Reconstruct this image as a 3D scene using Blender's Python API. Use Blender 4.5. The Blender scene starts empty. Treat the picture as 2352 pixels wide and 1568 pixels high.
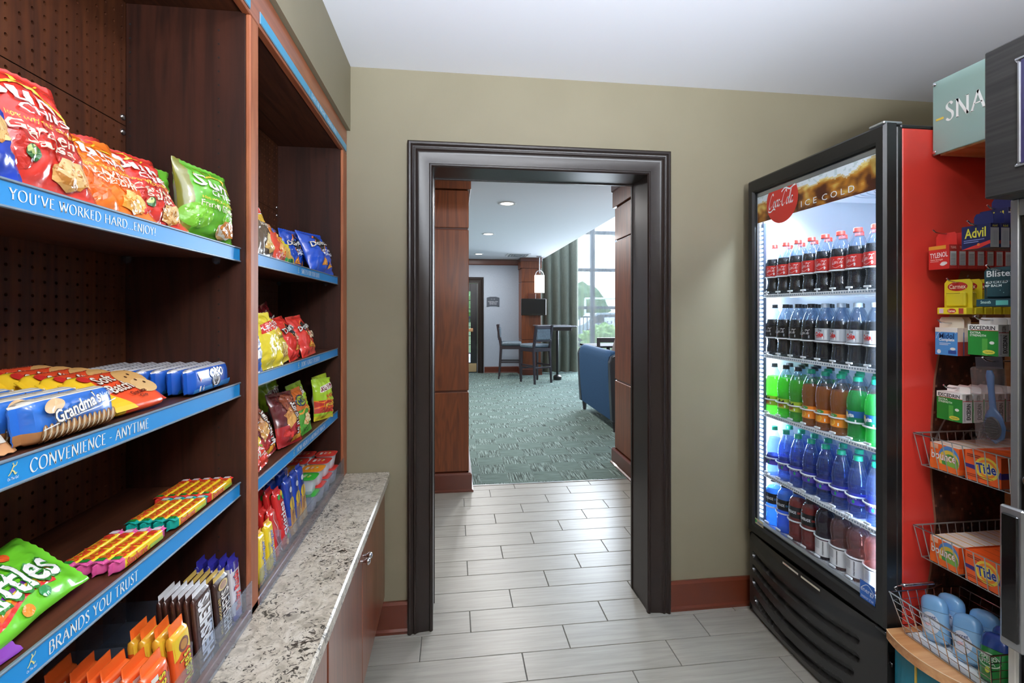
import bpy, math, random, colorsys
from mathutils import Vector, Matrix, noise
C = bpy.context.scene
COL = C.collection
PI = math.pi
R = math.radians

# ------------------------------------------------------------------ camera, world, lights, exposure
cam_d = bpy.data.cameras.new('camera')
cam = bpy.data.objects.new('camera', cam_d); COL.objects.link(cam)
cam.location = (0, 0, 1.455)
cam.rotation_euler = (R(90), 0, R(-7.03))
cam_d.sensor_width = 36.0
cam_d.lens = 1087.0 / 2352.0 * 36.0
cam_d.shift_y = (715.0 - 784.0) / 2352.0
cam_d.clip_start = 0.02
cam_d.clip_end = 400
C.camera = cam
C.view_settings.view_transform = 'Standard'
C.view_settings.look = 'None'
C.view_settings.gamma = 1
C.view_settings.use_curve_mapping = False
C.view_settings.exposure = 0.0
C.cycles.use_denoising = True
C.cycles.max_bounces = 10
C.cycles.diffuse_bounces = 5
C.cycles.glossy_bounces = 4
C.cycles.transmission_bounces = 6
C.cycles.transparent_max_bounces = 24
C.cycles.sample_clamp_indirect = 6
C.cycles.caustics_reflective = False
C.cycles.caustics_refractive = False

wd = bpy.data.worlds.new('sky'); C.world = wd; wd.use_nodes = True
_n = wd.node_tree.nodes; _l = wd.node_tree.links
_n.clear()
_bg = _n.new('ShaderNodeBackground'); _out = _n.new('ShaderNodeOutputWorld')
_tc = _n.new('ShaderNodeTexCoord'); _sp = _n.new('ShaderNodeSeparateXYZ'); _cr = _n.new('ShaderNodeValToRGB')
_l.new(_tc.outputs['Generated'], _sp.inputs[0]); _l.new(_sp.outputs[2], _cr.inputs[0])
_cr.color_ramp.elements[0].color = (0.80, 0.88, 1.0, 1); _cr.color_ramp.elements[1].color = (0.45, 0.65, 1.0, 1)
_l.new(_cr.outputs[0], _bg.inputs[0]); _bg.inputs[1].default_value = 3.2
_l.new(_bg.outputs[0], _out.inputs[0])

def lamp(name, kind, loc, energy, color=(1, 1, 1), rot=(0, 0, 0), **kw):
    d = bpy.data.lights.new(name, kind); d.energy = energy; d.color = color
    for k, v in kw.items(): setattr(d, k, v)
    o = bpy.data.objects.new(name, d); COL.objects.link(o); o.location = loc; o.rotation_euler = rot
    return o
# shop: two ceiling fixtures behind the camera, their own lamps (the fixtures are built further down)
SHOP_LAMPS = [(0.55, -0.75, 2.36), (0.35, 0.62, 2.40)]
lamp('shop_lamp', 'POINT', (0.55, -0.75, 2.33), 42, (1.0, 0.97, 0.93), shadow_soft_size=0.16)
lamp('shop_lamp', 'AREA', (0.55, 0.10, 2.535), 18, (1.0, 0.97, 0.93), shape='DISK', size=0.22)
lamp('shop_lamp', 'AREA', (0.55, 1.10, 2.535), 2.5, (1.0, 0.96, 0.92), shape='DISK', size=0.16)
lamp('added_uplight_lamp', 'AREA', (0.40, -1.05, 1.70), 225, (0.84, 0.91, 1.0), (R(180 - 34), 0, 0), shape='DISK', size=0.30, spread=R(118))  # unseen uplight added behind the camera to brighten the shop ceiling
# daylight: a sun behind the building lights the terrace outside the far windows
lamp('sun', 'SUN', (6, 20, 12), 3.0, (1, 0.97, 0.92), (R(-20), R(38), 0), angle=R(1))
# recessed downlights of the lobby and the hallway
CANS = [(0.606, 5.362), (0.549, 7.507), (0.537, 10.148), (-1.6, 5.4), (-1.6, 7.5), (0.55, 3.25), (-1.2, 3.2), (2.2, 3.2)]
for cx, cy in CANS:
    lamp('recessed_lamp', 'AREA', (cx, cy, 2.66), 36 if cy > 4 else 9, (1.0, 0.97, 0.95), shape='DISK', size=0.13)
lamp('window_daylight', 'AREA', (4.2, 11.2, 2.9), 1400, (0.80, 0.90, 1.0), (R(90), 0, R(180)), shape='RECTANGLE', size=4.2, size_y=4.6)

# ------------------------------------------------------------------ helpers
def lin(h):
    if isinstance(h, str):
        h = h.lstrip('#'); c = [int(h[i:i+2], 16) / 255 for i in (0, 2, 4)]
    else: c = list(h)
    return tuple(((x / 12.92) if x <= 0.04045 else ((x + 0.055) / 1.055) ** 2.4) for x in c) + (1.0,)

MATS = {}
class NT:
    def __init__(s, name):
        s.m = bpy.data.materials.new(name); s.m.use_nodes = True
        s.n = s.m.node_tree.nodes; s.l = s.m.node_tree.links
        s.b = s.n['Principled BSDF']; s.o = s.n['Material Output']
    def new(s, t, **kw):
        x = s.n.new('ShaderNode' + t)
        for k, v in kw.items():
            if hasattr(x, k): setattr(x, k, v)
        return x
    def link(s, a, b): s.l.new(a, b)
    def coord(s, kind='Object', scale=(1, 1, 1), rot=(0, 0, 0), loc=(0, 0, 0)):
        t = s.new('TexCoord'); m = s.new('Mapping')
        m.inputs['Scale'].default_value = scale; m.inputs['Rotation'].default_value = rot; m.inputs['Location'].default_value = loc
        s.link(t.outputs[kind], m.inputs['Vector']); return m.outputs[0]
    def noise(s, vec, scale=5, detail=4, rough=0.5, dist=0):
        x = s.new('TexNoise'); x.inputs['Scale'].default_value = scale; x.inputs['Detail'].default_value = detail
        x.inputs['Roughness'].default_value = rough; x.inputs['Distortion'].default_value = dist
        if vec is not None: s.link(vec, x.inputs['Vector'])
        return x.outputs['Fac']
    def ramp(s, fac, stops):
        x = s.new('ValToRGB'); e = x.color_ramp.elements
        while len(e) < len(stops): e.new(0.5)
        for k, (p, c) in enumerate(stops): e[k].position = p; e[k].color = lin(c) if isinstance(c, str) else c
        s.link(fac, x.inputs[0]); return x.outputs[0]
    def mix(s, fac, a, b, mode='MIX'):
        x = s.new('MixRGB', blend_type=mode)
        for k, v in ((0, fac), (1, a), (2, b)):
            if hasattr(v, 'is_linked') or hasattr(v, 'links'): s.link(v, x.inputs[k])
            elif k == 0: x.inputs[0].default_value = v
            else: x.inputs[k].default_value = lin(v) if isinstance(v, str) else v
        return x.outputs[0]
    def math(s, op, a, b=None):
        x = s.new('Math', operation=op)
        for k, v in ((0, a), (1, b)):
            if v is None: continue
            if hasattr(v, 'links'): s.link(v, x.inputs[k])
            else: x.inputs[k].default_value = v
        return x.outputs[0]
    def bump(s, h, strength=0.2, dist=0.002):
        x = s.new('Bump'); x.inputs['Strength'].default_value = strength; x.inputs['Distance'].default_value = dist
        s.link(h, x.inputs['Height']); s.link(x.outputs[0], s.b.inputs['Normal'])
    def set(s, **kw):
        for k, v in kw.items():
            k = k.replace('_', ' ')
            if hasattr(v, 'links'): s.link(v, s.b.inputs[k])
            else: s.b.inputs[k].default_value = v
        return s

def mat(name, col, rough=0.5, metal=0.0, spec=0.5, coat=0.0, emit=None, es=0.0):
    if name in MATS: return MATS[name]
    t = NT(name); t.set(Base_Color=lin(col), Roughness=rough, Metallic=metal, Specular_IOR_Level=spec, Coat_Weight=coat)
    if emit: t.set(Emission_Color=lin(emit), Emission_Strength=es)
    MATS[name] = t.m; return t.m

def wood(name, dark, light, axis, rough=0.35, sc=1.0, coat=0.25, rings=1.0, spec=.5):
    t = NT(name)
    s = [38 * sc, 38 * sc, 38 * sc]; s['xyz'.index(axis)] = 1.6 * sc
    s2 = [9 * sc, 9 * sc, 9 * sc]; s2['xyz'.index(axis)] = 0.8 * sc
    v = t.coord('Object', tuple(s)); v2 = t.coord('Object', tuple(s2))
    fine = t.noise(v, 3.0, 6, 0.65); broad = t.noise(v2, 1.0, 3, 0.5, 1.2 * rings)
    w = t.math('SINE', t.math('MULTIPLY', broad, 38.0)); w = t.math('MULTIPLY', w, 0.12)
    f = t.math('ADD', t.math('ADD', t.math('MULTIPLY', fine, 0.7), t.math('MULTIPLY', broad, 0.3)), w)
    c = t.ramp(f, [(0.25, dark), (0.75, light)])
    t.set(Base_Color=c, Roughness=rough, Coat_Weight=coat, Coat_Roughness=0.15, Specular_IOR_Level=spec)
    t.bump(fine, 0.08, 0.001); MATS[name] = t.m; return t.m

def attr_mat(name, rough, coat=0.0, metal=0.0, bump=0.0, bs=60, spec=0.5):
    t = NT(name); a = t.new('Attribute'); a.attribute_name = 'Col'
    t.set(Base_Color=a.outputs['Color'], Roughness=rough, Coat_Weight=coat, Coat_Roughness=0.06, Metallic=metal, Specular_IOR_Level=spec)
    if bump: t.bump(t.noise(t.coord('Object'), bs, 3, 0.5), bump, 0.004)
    MATS[name] = t.m; return t.m

def clear(name, tint, refl=1.0, rough=0.03, opac=0.0, dcol='#ffffff'):
    """thin clear plastic or glass: transparent, with a fresnel gloss and a little body colour"""
    t = NT(name); t.n.remove(t.b)
    tr = t.new('BsdfTransparent'); tr.inputs[0].default_value = lin(tint)
    gl = t.new('BsdfGlossy'); gl.inputs['Roughness'].default_value = rough
    fr = t.new('Fresnel'); fr.inputs[0].default_value = 1.45
    ge = t.new('NewGeometry'); k = t.math('MULTIPLY', t.math('MULTIPLY', fr.outputs[0], refl), t.math('SUBTRACT', 1.0, ge.outputs['Backfacing']))
    mx = t.new('MixShader'); t.link(k, mx.inputs[0]); t.link(tr.outputs[0], mx.inputs[1]); t.link(gl.outputs[0], mx.inputs[2])
    last = mx.outputs[0]
    if opac:
        d = t.new('BsdfDiffuse'); d.inputs[0].default_value = lin(dcol)
        tl = t.new('BsdfTranslucent'); tl.inputs[0].default_value = lin(dcol)
        m1 = t.new('MixShader'); m1.inputs[0].default_value = 0.5; t.link(d.outputs[0], m1.inputs[1]); t.link(tl.outputs[0], m1.inputs[2])
        m2 = t.new('MixShader'); m2.inputs[0].default_value = opac; t.link(last, m2.inputs[1]); t.link(m1.outputs[0], m2.inputs[2])
        last = m2.outputs[0]
    t.link(last, t.o.inputs[0]); MATS[name] = t.m; return t.m

class MB:
    def __init__(s): s.v = []; s.f = []; s.c = []; s.mi = []
    def add(s, verts, faces, col=None, mi=0):
        o = len(s.v); s.v += [tuple(p) for p in verts]
        for k, f in enumerate(faces):
            s.f.append(tuple(i + o for i in f)); s.c.append(col[k] if isinstance(col, list) else col); s.mi.append(mi)
        return s
    def box(s, x0, x1, y0, y1, z0, z1, ch=0.0, col=None, mi=0):
        if x0 > x1: x0, x1 = x1, x0
        if y0 > y1: y0, y1 = y1, y0
        if z0 > z1: z0, z1 = z1, z0
        if ch <= 0:
            v = [(x, y, z) for x in (x0, x1) for y in (y0, y1) for z in (z0, z1)]
            f = [(0, 1, 3, 2), (4, 6, 7, 5), (0, 4, 5, 1), (2, 3, 7, 6), (0, 2, 6, 4), (1, 5, 7, 3)]
            return s.add(v, f, col, mi)
        c = min(ch, (x1 - x0) / 2.01, (y1 - y0) / 2.01, (z1 - z0) / 2.01)
        v = []; idx = {}
        X = (x0, x1); Y = (y0, y1); Z = (z0, z1); sg = (1, -1)
        for i in (0, 1):
            for j in (0, 1):
                for k in (0, 1):
                    a = (X[i], Y[j] + sg[j] * c, Z[k] + sg[k] * c); b = (X[i] + sg[i] * c, Y[j], Z[k] + sg[k] * c); d = (X[i] + sg[i] * c, Y[j] + sg[j] * c, Z[k])
                    for t, p in (('x', a), ('y', b), ('z', d)): idx[(i, j, k, t)] = len(v); v.append(p)
        f = []; g = idx
        for i in (0, 1):
            q = [g[(i, 0, 0, 'x')], g[(i, 1, 0, 'x')], g[(i, 1, 1, 'x')], g[(i, 0, 1, 'x')]]; f.append(q if i else q[::-1])
            q = [g[(0, i, 0, 'y')], g[(1, i, 0, 'y')], g[(1, i, 1, 'y')], g[(0, i, 1, 'y')]]; f.append(q[::-1] if i else q)
            q = [g[(0, 0, i, 'z')], g[(1, 0, i, 'z')], g[(1, 1, i, 'z')], g[(0, 1, i, 'z')]]; f.append(q if i else q[::-1])
            for j in (0, 1):
                q = [g[(i, j, 0, 'x')], g[(i, j, 1, 'x')], g[(i, j, 1, 'y')], g[(i, j, 0, 'y')]]; f.append(q if (i ^ j) else q[::-1])
                q = [g[(i, 0, j, 'x')], g[(i, 1, j, 'x')], g[(i, 1, j, 'z')], g[(i, 0, j, 'z')]]; f.append(q[::-1] if (i ^ j) else q)
                q = [g[(0, i, j, 'y')], g[(1, i, j, 'y')], g[(1, i, j, 'z')], g[(0, i, j, 'z')]]; f.append(q if (i ^ j) else q[::-1])
                for k in (0, 1):
                    q = [g[(i, j, k, 'x')], g[(i, j, k, 'y')], g[(i, j, k, 'z')]]; f.append(q[::-1] if (i ^ j ^ k) else q)
        return s.add(v, f, col, mi)
    def tube(s, pts, r, n=6, closed=False, col=None, mi=0, caps=True):
        P = [Vector(p) for p in pts]; m = len(P); rr = r if isinstance(r, (list, tuple)) else [r] * m
        v = []; prev = None
        for i in range(m):
            if closed: d = P[(i + 1) % m] - P[i - 1]
            else: d = P[min(i + 1, m - 1)] - P[max(i - 1, 0)]
            if d.length < 1e-9: d = Vector((0, 0, 1))
            d.normalize()
            if prev is None:
                a = Vector((0, 0, 1)) if abs(d.z) < 0.9 else Vector((1, 0, 0)); u = d.cross(a).normalized()
            else:
                u = (prev - d * prev.dot(d)); u = u.normalized() if u.length > 1e-6 else d.orthogonal().normalized()
            prev = u; w = d.cross(u)
            for k in range(n):
                a = 2 * PI * k / n; v.append(P[i] + (u * math.cos(a) + w * math.sin(a)) * rr[i])
        f = []
        for i in range(m if closed else m - 1):
            j = (i + 1) % m
            for k in range(n): f.append((i * n + k, i * n + (k + 1) % n, j * n + (k + 1) % n, j * n + k))
        if not closed and caps: f.append(tuple(range(n))[::-1]); f.append(tuple((m - 1) * n + k for k in range(n)))
        return s.add(v, f, col, mi)
    def lathe(s, prof, n=20, c=(0, 0, 0), rad=None, col=None, mi=0, caps=True):
        v = []; m = len(prof)
        for (r, z) in prof:
            for k in range(n):
                a = 2 * PI * k / n; q = r * (rad(a, z) if rad else 1); v.append((c[0] + q * math.cos(a), c[1] + q * math.sin(a), c[2] + z))
        f = [(i * n + k, i * n + (k + 1) % n, (i + 1) * n + (k + 1) % n, (i + 1) * n + k) for i in range(m - 1) for k in range(n)]
        if caps: f.append(tuple(range(n))[::-1]); f.append(tuple((m - 1) * n + k for k in range(n)))
        return s.add(v, f, col, mi)
    def prism(s, poly, fn, a, b, col=None, mi=0):
        """poly 2D points, fn(p, t) -> 3D, swept from t=a to t=b"""
        n = len(poly); v = [fn(p, a) for p in poly] + [fn(p, b) for p in poly]
        f = [tuple(range(n)), tuple(range(n, 2 * n))[::-1]] + [(i, n + i, n + (i + 1) % n, (i + 1) % n) for i in range(n)]
        return s.add(v, f, col, mi)
    def mesh(s, name, mats, off=(0, 0, 0), smooth=None):
        me = bpy.data.meshes.new(name)
        ox, oy, oz = off
        me.from_pydata([(x - ox, y - oy, z - oz) for x, y, z in s.v], [], s.f)
        for m in (mats if isinstance(mats, (list, tuple)) else [mats]): me.materials.append(m)
        if any(s.mi): me.polygons.foreach_set('material_index', s.mi)
        if any(c is not None for c in s.c):
            at = me.color_attributes.new('Col', 'FLOAT_COLOR', 'CORNER'); buf = []
            for f, c in zip(s.f, s.c):
                c = c or (0.8, 0.8, 0.8, 1)
                buf += list(c) * len(f)
            at.data.foreach_set('color', buf)
        if smooth is not None:
            me.polygons.foreach_set('use_smooth', [True] * len(s.f))
            if smooth < 179: me.set_sharp_from_angle(angle=R(smooth))
        me.update(); return me

def fixn(me):
    import bmesh
    b = bmesh.new(); b.from_mesh(me); bmesh.ops.recalc_face_normals(b, faces=b.faces); b.to_mesh(me); b.free()

ORG = {}
def tagp(o, label=None, cat=None, group=None, kind=None):
    if label: o['label'] = label
    if cat: o['category'] = cat
    if group: o['group'] = group
    if kind: o['kind'] = kind
    return o
def thing(name, label, cat, loc=(0, 0, 0), group=None):
    o = bpy.data.objects.new(name, None); COL.objects.link(o); o.location = loc; o.empty_display_size = 0.05
    ORG[o.name] = tuple(loc); return tagp(o, label, cat, group)
def part(par, name, mb, m, smooth=None, label=None, kind=None, local=False, recalc=False):
    off = (0, 0, 0) if (par is None or local) else ORG.get(par.name, (0, 0, 0))
    me = mb.mesh(name, m, off, smooth)
    if recalc: fixn(me)
    o = bpy.data.objects.new(name, me); COL.objects.link(o)
    if par is not None: o.parent = par
    ORG[o.name] = off
    if label: o['label'] = label
    if kind: o['kind'] = kind
    return o
def solo(name, mb, m, label, cat, loc=(0, 0, 0), group=None, smooth=None, recalc=False):
    me = mb.mesh(name, m, loc, smooth)
    if recalc: fixn(me)
    o = bpy.data.objects.new(name, me); COL.objects.link(o); o.location = loc; ORG[o.name] = tuple(loc)
    return tagp(o, label, cat, group)
def struct(name, mb, m, smooth=None, parent=None):
    o = part(parent, name, mb, m, smooth)
    if parent is None: o['kind'] = 'structure'
    return o
def kids(o): return [c for c in COL.objects if c.parent == o]
KID = {}
def dup(root, mtx=None, label=None, group=None):
    if root.name not in KID: KID[root.name] = [(c, kids(c)) for c in kids(root)]
    r = root.copy(); COL.objects.link(r)
    if mtx is not None: r.matrix_world = mtx
    if label: r['label'] = label
    if group: r['group'] = group
    for c, gs in KID[root.name]:
        d = c.copy(); COL.objects.link(d); d.parent = r
        for g in gs:
            e = g.copy(); COL.objects.link(e); e.parent = d
    return r
def pose(x, y, z, yaw=0, lean=0, roll=0):
    """yaw about z, then lean back (top towards local -x), then roll in the plane of the front"""
    return Matrix.Translation((x, y, z)) @ Matrix.Rotation(R(yaw), 4, 'Z') @ Matrix.Rotation(R(-lean), 4, 'Y') @ Matrix.Rotation(R(roll), 4, 'X')

# ------------------------------------------------------------------ lettering
_tc = {}
def text_polys(s, offset=0.0, res=2):
    k = (s, offset, res)
    if k in _tc: return _tc[k]
    cu = bpy.data.curves.new('txt', 'FONT'); cu.body = s; cu.size = 1; cu.offset = offset; cu.resolution_u = res; cu.fill_mode = 'FRONT'
    ob = bpy.data.objects.new('txt', cu); me = ob.to_mesh()
    vs = [(v.co.x, v.co.y) for v in me.vertices]; tris = []
    for p in me.polygons:
        q = list(p.vertices)
        for i in range(1, len(q) - 1): tris.append((vs[q[0]], vs[q[i]], vs[q[i + 1]]))
    ob.to_mesh_clear(); bpy.data.objects.remove(ob); bpy.data.curves.remove(cu)
    _tc[k] = tris; return tris

def catmull(P, n=5):
    out = []
    for i in range(len(P) - 1):
        p0 = P[max(i - 1, 0)]; p1 = P[i]; p2 = P[i + 1]; p3 = P[min(i + 2, len(P) - 1)]
        for k in range(n):
            t = k / n; t2 = t * t; t3 = t2 * t
            out.append(tuple(0.5 * ((2 * p1[a]) + (-p0[a] + p2[a]) * t + (2 * p0[a] - 5 * p1[a] + 4 * p2[a] - p3[a]) * t2 + (-p0[a] + 3 * p1[a] - 3 * p2[a] + p3[a]) * t3) for a in range(len(p1))))
    out.append(tuple(P[-1])); return out
def stroke(P, wmax, wmin, nib):
    """a pen stroke as triangles; width follows the pen's nib angle"""
    tris = []; L = []; Rr = []
    m = len(P)
    for i in range(m):
        a = P[max(i - 1, 0)]; b = P[min(i + 1, m - 1)]; dx = b[0] - a[0]; dy = b[1] - a[1]; d = math.hypot(dx, dy) or 1
        w = max(wmin, wmax * abs(math.sin(math.atan2(dy, dx) - nib))) / 2
        nx, ny = -dy / d * w, dx / d * w
        L.append((P[i][0] + nx, P[i][1] + ny)); Rr.append((P[i][0] - nx, P[i][1] - ny))
    for i in range(m - 1): tris += [(Rr[i], Rr[i + 1], L[i + 1]), (Rr[i], L[i + 1], L[i])]
    return tris
SERIF = {
 'A': (.78, [['l', (.04, 0), (.39, 1)], ['l', (.37, 1), (.72, 0)], ['l', (.17, .36), (.6, .36)]], [(.06, 0), (.72, 0)]),
 'B': (.62, [['l', (.12, 0), (.12, 1)], ['c', (.12, 1), (.4, .97), (.48, .77), (.4, .57), (.12, .53)], ['c', (.12, .53), (.46, .5), (.56, .27), (.44, .04), (.12, 0)]], []),
 'C': (.76, [['c', (.7, .82), (.5, .99), (.25, .93), (.07, .5), (.25, .07), (.5, .01), (.72, .18)]], []),
 'D': (.82, [['l', (.12, 0), (.12, 1)], ['c', (.12, 1), (.5, .97), (.73, .5), (.5, .03), (.12, 0)]], []),
 'E': (.56, [['l', (.12, 0), (.12, 1)], ['l', (.12, .98), (.5, .98)], ['l', (.12, .52), (.42, .52)], ['l', (.12, .02), (.52, .02)]], [(.12, 0), (.12, 1)]),
 'F': (.52, [['l', (.12, 0), (.12, 1)], ['l', (.12, .98), (.5, .98)], ['l', (.12, .52), (.42, .52)]], [(.12, 0), (.12, 1)]),
 'G': (.8, [['c', (.7, .82), (.5, .99), (.25, .93), (.07, .5), (.25, .07), (.5, .01), (.7, .12)], ['l', (.7, .08), (.7, .42)]], [(.68, .42)]),
 'H': (.82, [['l', (.12, 0), (.12, 1)], ['l', (.68, 0), (.68, 1)], ['l', (.12, .52), (.68, .52)]], [(.12, 0), (.12, 1), (.68, 0), (.68, 1)]),
 'I': (.3, [['l', (.15, 0), (.15, 1)]], [(.15, 0), (.15, 1)]),
 'J': (.3, [['c', (.15, 1), (.15, .3), (.14, .0), (.02, -.2)]], [(.15, 1)]),
 'K': (.72, [['l', (.12, 0), (.12, 1)], ['l', (.14, .5), (.58, 1)], ['l', (.2, .56), (.66, 0)]], [(.12, 0), (.12, 1), (.66, 0)]),
 'L': (.54, [['l', (.12, 0), (.12, 1)], ['l', (.12, .02), (.5, .02)]], [(.12, 0), (.12, 1)]),
 'M': (.94, [['l', (.1, 0), (.17, 1)], ['l', (.17, 1), (.45, .05)], ['l', (.45, .05), (.74, 1)], ['l', (.74, 1), (.82, 0)]], [(.1, 0), (.82, 0)]),
 'N': (.82, [['l', (.12, 0), (.12, 1)], ['l', (.12, 1), (.7, 0)], ['l', (.7, 0), (.7, 1)]], [(.12, 0), (.08, 1), (.7, 1)]),
 'O': (.88, [['c', (.42, 1), (.16, .87), (.06, .5), (.16, .13), (.42, 0), (.68, .13), (.78, .5), (.68, .87), (.42, 1)]], []),
 'P': (.6, [['l', (.12, 0), (.12, 1)], ['c', (.12, 1), (.44, .95), (.52, .72), (.4, .5), (.14, .46)]], [(.12, 0), (.12, 1)]),
 'R': (.68, [['l', (.12, 0), (.12, 1)], ['c', (.12, 1), (.44, .95), (.52, .74), (.4, .54), (.14, .5)], ['l', (.3, .5), (.66, 0)]], [(.12, 0), (.12, 1)]),
 'S': (.52, [['c', (.42, .86), (.28, .99), (.12, .9), (.1, .73), (.26, .55), (.42, .38), (.42, .14), (.26, .01), (.06, .13)]], []),
 'T': (.66, [['l', (.32, 0), (.32, 1)], ['l', (.02, .98), (.62, .98)]], [(.32, 0)]),
 'U': (.8, [['c', (.14, 1), (.14, .4), (.2, .08), (.4, .0), (.6, .1), (.64, .4), (.64, 1)]], [(.14, 1), (.64, 1)]),
 'V': (.76, [['l', (.06, 1), (.38, 0)], ['l', (.36, 0), (.68, 1)]], [(.07, 1), (.67, 1)]),
 'W': (1.04, [['l', (.06, 1), (.3, 0)], ['l', (.3, 0), (.52, .95)], ['l', (.5, .95), (.74, 0)], ['l', (.74, 0), (.98, 1)]], [(.07, 1), (.5, 1), (.97, 1)]),
 'X': (.7, [['l', (.06, 1), (.62, 0)], ['l', (.06, 0), (.6, 1)]], [(.08, 1), (.6, 0)]),
 'Y': (.7, [['l', (.06, 1), (.34, .5)], ['l', (.34, .5), (.62, 1)], ['l', (.34, 0), (.34, .5)]], [(.07, 1), (.61, 1), (.34, 0)]),
 'Z': (.66, [['l', (.06, .98), (.58, .98)], ['l', (.58, 1), (.06, 0)], ['l', (.06, .02), (.6, .02)]], []),
 '-': (.42, [['l', (.06, .42), (.34, .42)]], []), ' ': (.32, [], []), '.': (.24, [['l', (.1, 0), (.1, .09)]], []),
 "'": (.24, [['l', (.12, 1.02), (.08, .78)]], []), '!': (.28, [['l', (.12, .3), (.12, 1)], ['l', (.12, 0), (.12, .1)]], []),
 '?': (.5, [['c', (.08, .85), (.24, 1), (.42, .82), (.34, .6), (.2, .45), (.2, .28)], ['l', (.2, 0), (.2, .1)]], []),
}
def serif_tris(s, wmax=.15, wmin=.055):
    x = 0; out = []
    for ch in s:
        w, st, se = SERIF[ch]
        for q in st:
            P = list(q[1:]); P = catmull(P, 4) if q[0] == 'c' else P
            out += stroke([(x + a, b) for a, b in P], wmax, wmin, R(22))
        for (a, b) in se:
            y0, y1 = (b, b + .035) if b < .5 else (b - .035, b)
            out += [((x + a - .12, y0), (x + a + .12, y0), (x + a + .12, y1)), ((x + a - .12, y0), (x + a + .12, y1), (x + a - .12, y1))]
        x += w + .06
    return out
# flowing script letters for the round red emblem and the cola labels
SCRIPT = {
 'C': (.95, [[(.86, .98), (.72, 1.16), (.42, .98), (.16, .5), (.12, .12), (.34, -.04), (.66, .16)]]),
 'o': (.52, [[(.34, .52), (.14, .44), (.06, .16), (.2, .0), (.42, .1), (.46, .38), (.32, .52), (.4, .4), (.56, .42)]]),
 'c': (.46, [[(.44, .42), (.36, .54), (.14, .42), (.07, .14), (.2, .0), (.46, .14)]]),
 'a': (.58, [[(.44, .48), (.2, .5), (.06, .18), (.18, .0), (.36, .16), (.48, .5)], [(.48, .5), (.38, .14), (.44, .0), (.6, .14)]]),
 'l': (.34, [[(.02, .1), (.26, .7), (.34, 1.08), (.22, 1.1), (.1, .6), (.1, .1), (.2, .0), (.38, .14)]]),
 '-': (.3, [[(.04, .3), (.24, .36)]]),
 'k': (.52, [[(.3, 1.1), (.16, .6), (.06, 0)], [(.1, .2), (.3, .46), (.36, .3), (.18, .22), (.32, .02), (.52, .14)]]),
 'e': (.46, [[(.08, .2), (.38, .34), (.3, .52), (.1, .36), (.1, .08), (.24, .0), (.46, .14)]]),
}
def script_tris(s, swash=True):
    x = 0; out = []
    for ch in s:
        w, st = SCRIPT[ch]
        for P in st: out += stroke([(x + a + b * .25, b) for a, b in catmull(P, 5)], .17, .05, R(35))
        x += w
    if swash:
        out += stroke(catmull([(.12, -.02), (.0, -.22), (.5, -.3), (1.1, -.14), (1.5, -.2)], 5), .14, .04, R(60))
        out += stroke(catmull([(x * .55, 1.1), (x * .7, 1.34), (x * .88, 1.14), (x * 1.02, 1.3), (x * 1.1, 1.32)], 5), .14, .04, R(70))
    return out

def fit(tris, x0, y0, x1, y1, rot=0):
    """scale triangles into a box (centre, then rotate by rot degrees)"""
    xs = [p[0] for t in tris for p in t]; ys = [p[1] for t in tris for p in t]
    if not xs: return []
    a0, a1, b0, b1 = min(xs), max(xs), min(ys), max(ys)
    cx, cy = (x0 + x1) / 2, (y0 + y1) / 2; w, h = x1 - x0, y1 - y0
    c, s_ = math.cos(R(rot)), math.sin(R(rot)); out = []
    for t in tris:
        q = []
        for (px, py) in t:
            u = ((px - a0) / max(a1 - a0, 1e-6) - .5) * w; v = ((py - b0) / max(b1 - b0, 1e-6) - .5) * h
            q.append((cx + u * c - v * s_, cy + u * s_ + v * c))
        out.append(tuple(q))
    return out
def split(tris, L):
    out = []; st = list(tris)
    while st:
        a, b, c = st.pop()
        e = [(math.dist(a, b), 0), (math.dist(b, c), 1), (math.dist(c, a), 2)]; m = max(e)
        if m[0] <= L: out.append((a, b, c)); continue
        if m[1] == 0: k = ((a[0] + b[0]) / 2, (a[1] + b[1]) / 2); st += [(a, k, c), (k, b, c)]
        elif m[1] == 1: k = ((b[0] + c[0]) / 2, (b[1] + c[1]) / 2); st += [(a, b, k), (a, k, c)]
        else: k = ((c[0] + a[0]) / 2, (c[1] + a[1]) / 2); st += [(a, b, k), (k, b, c)]
    return out
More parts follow.
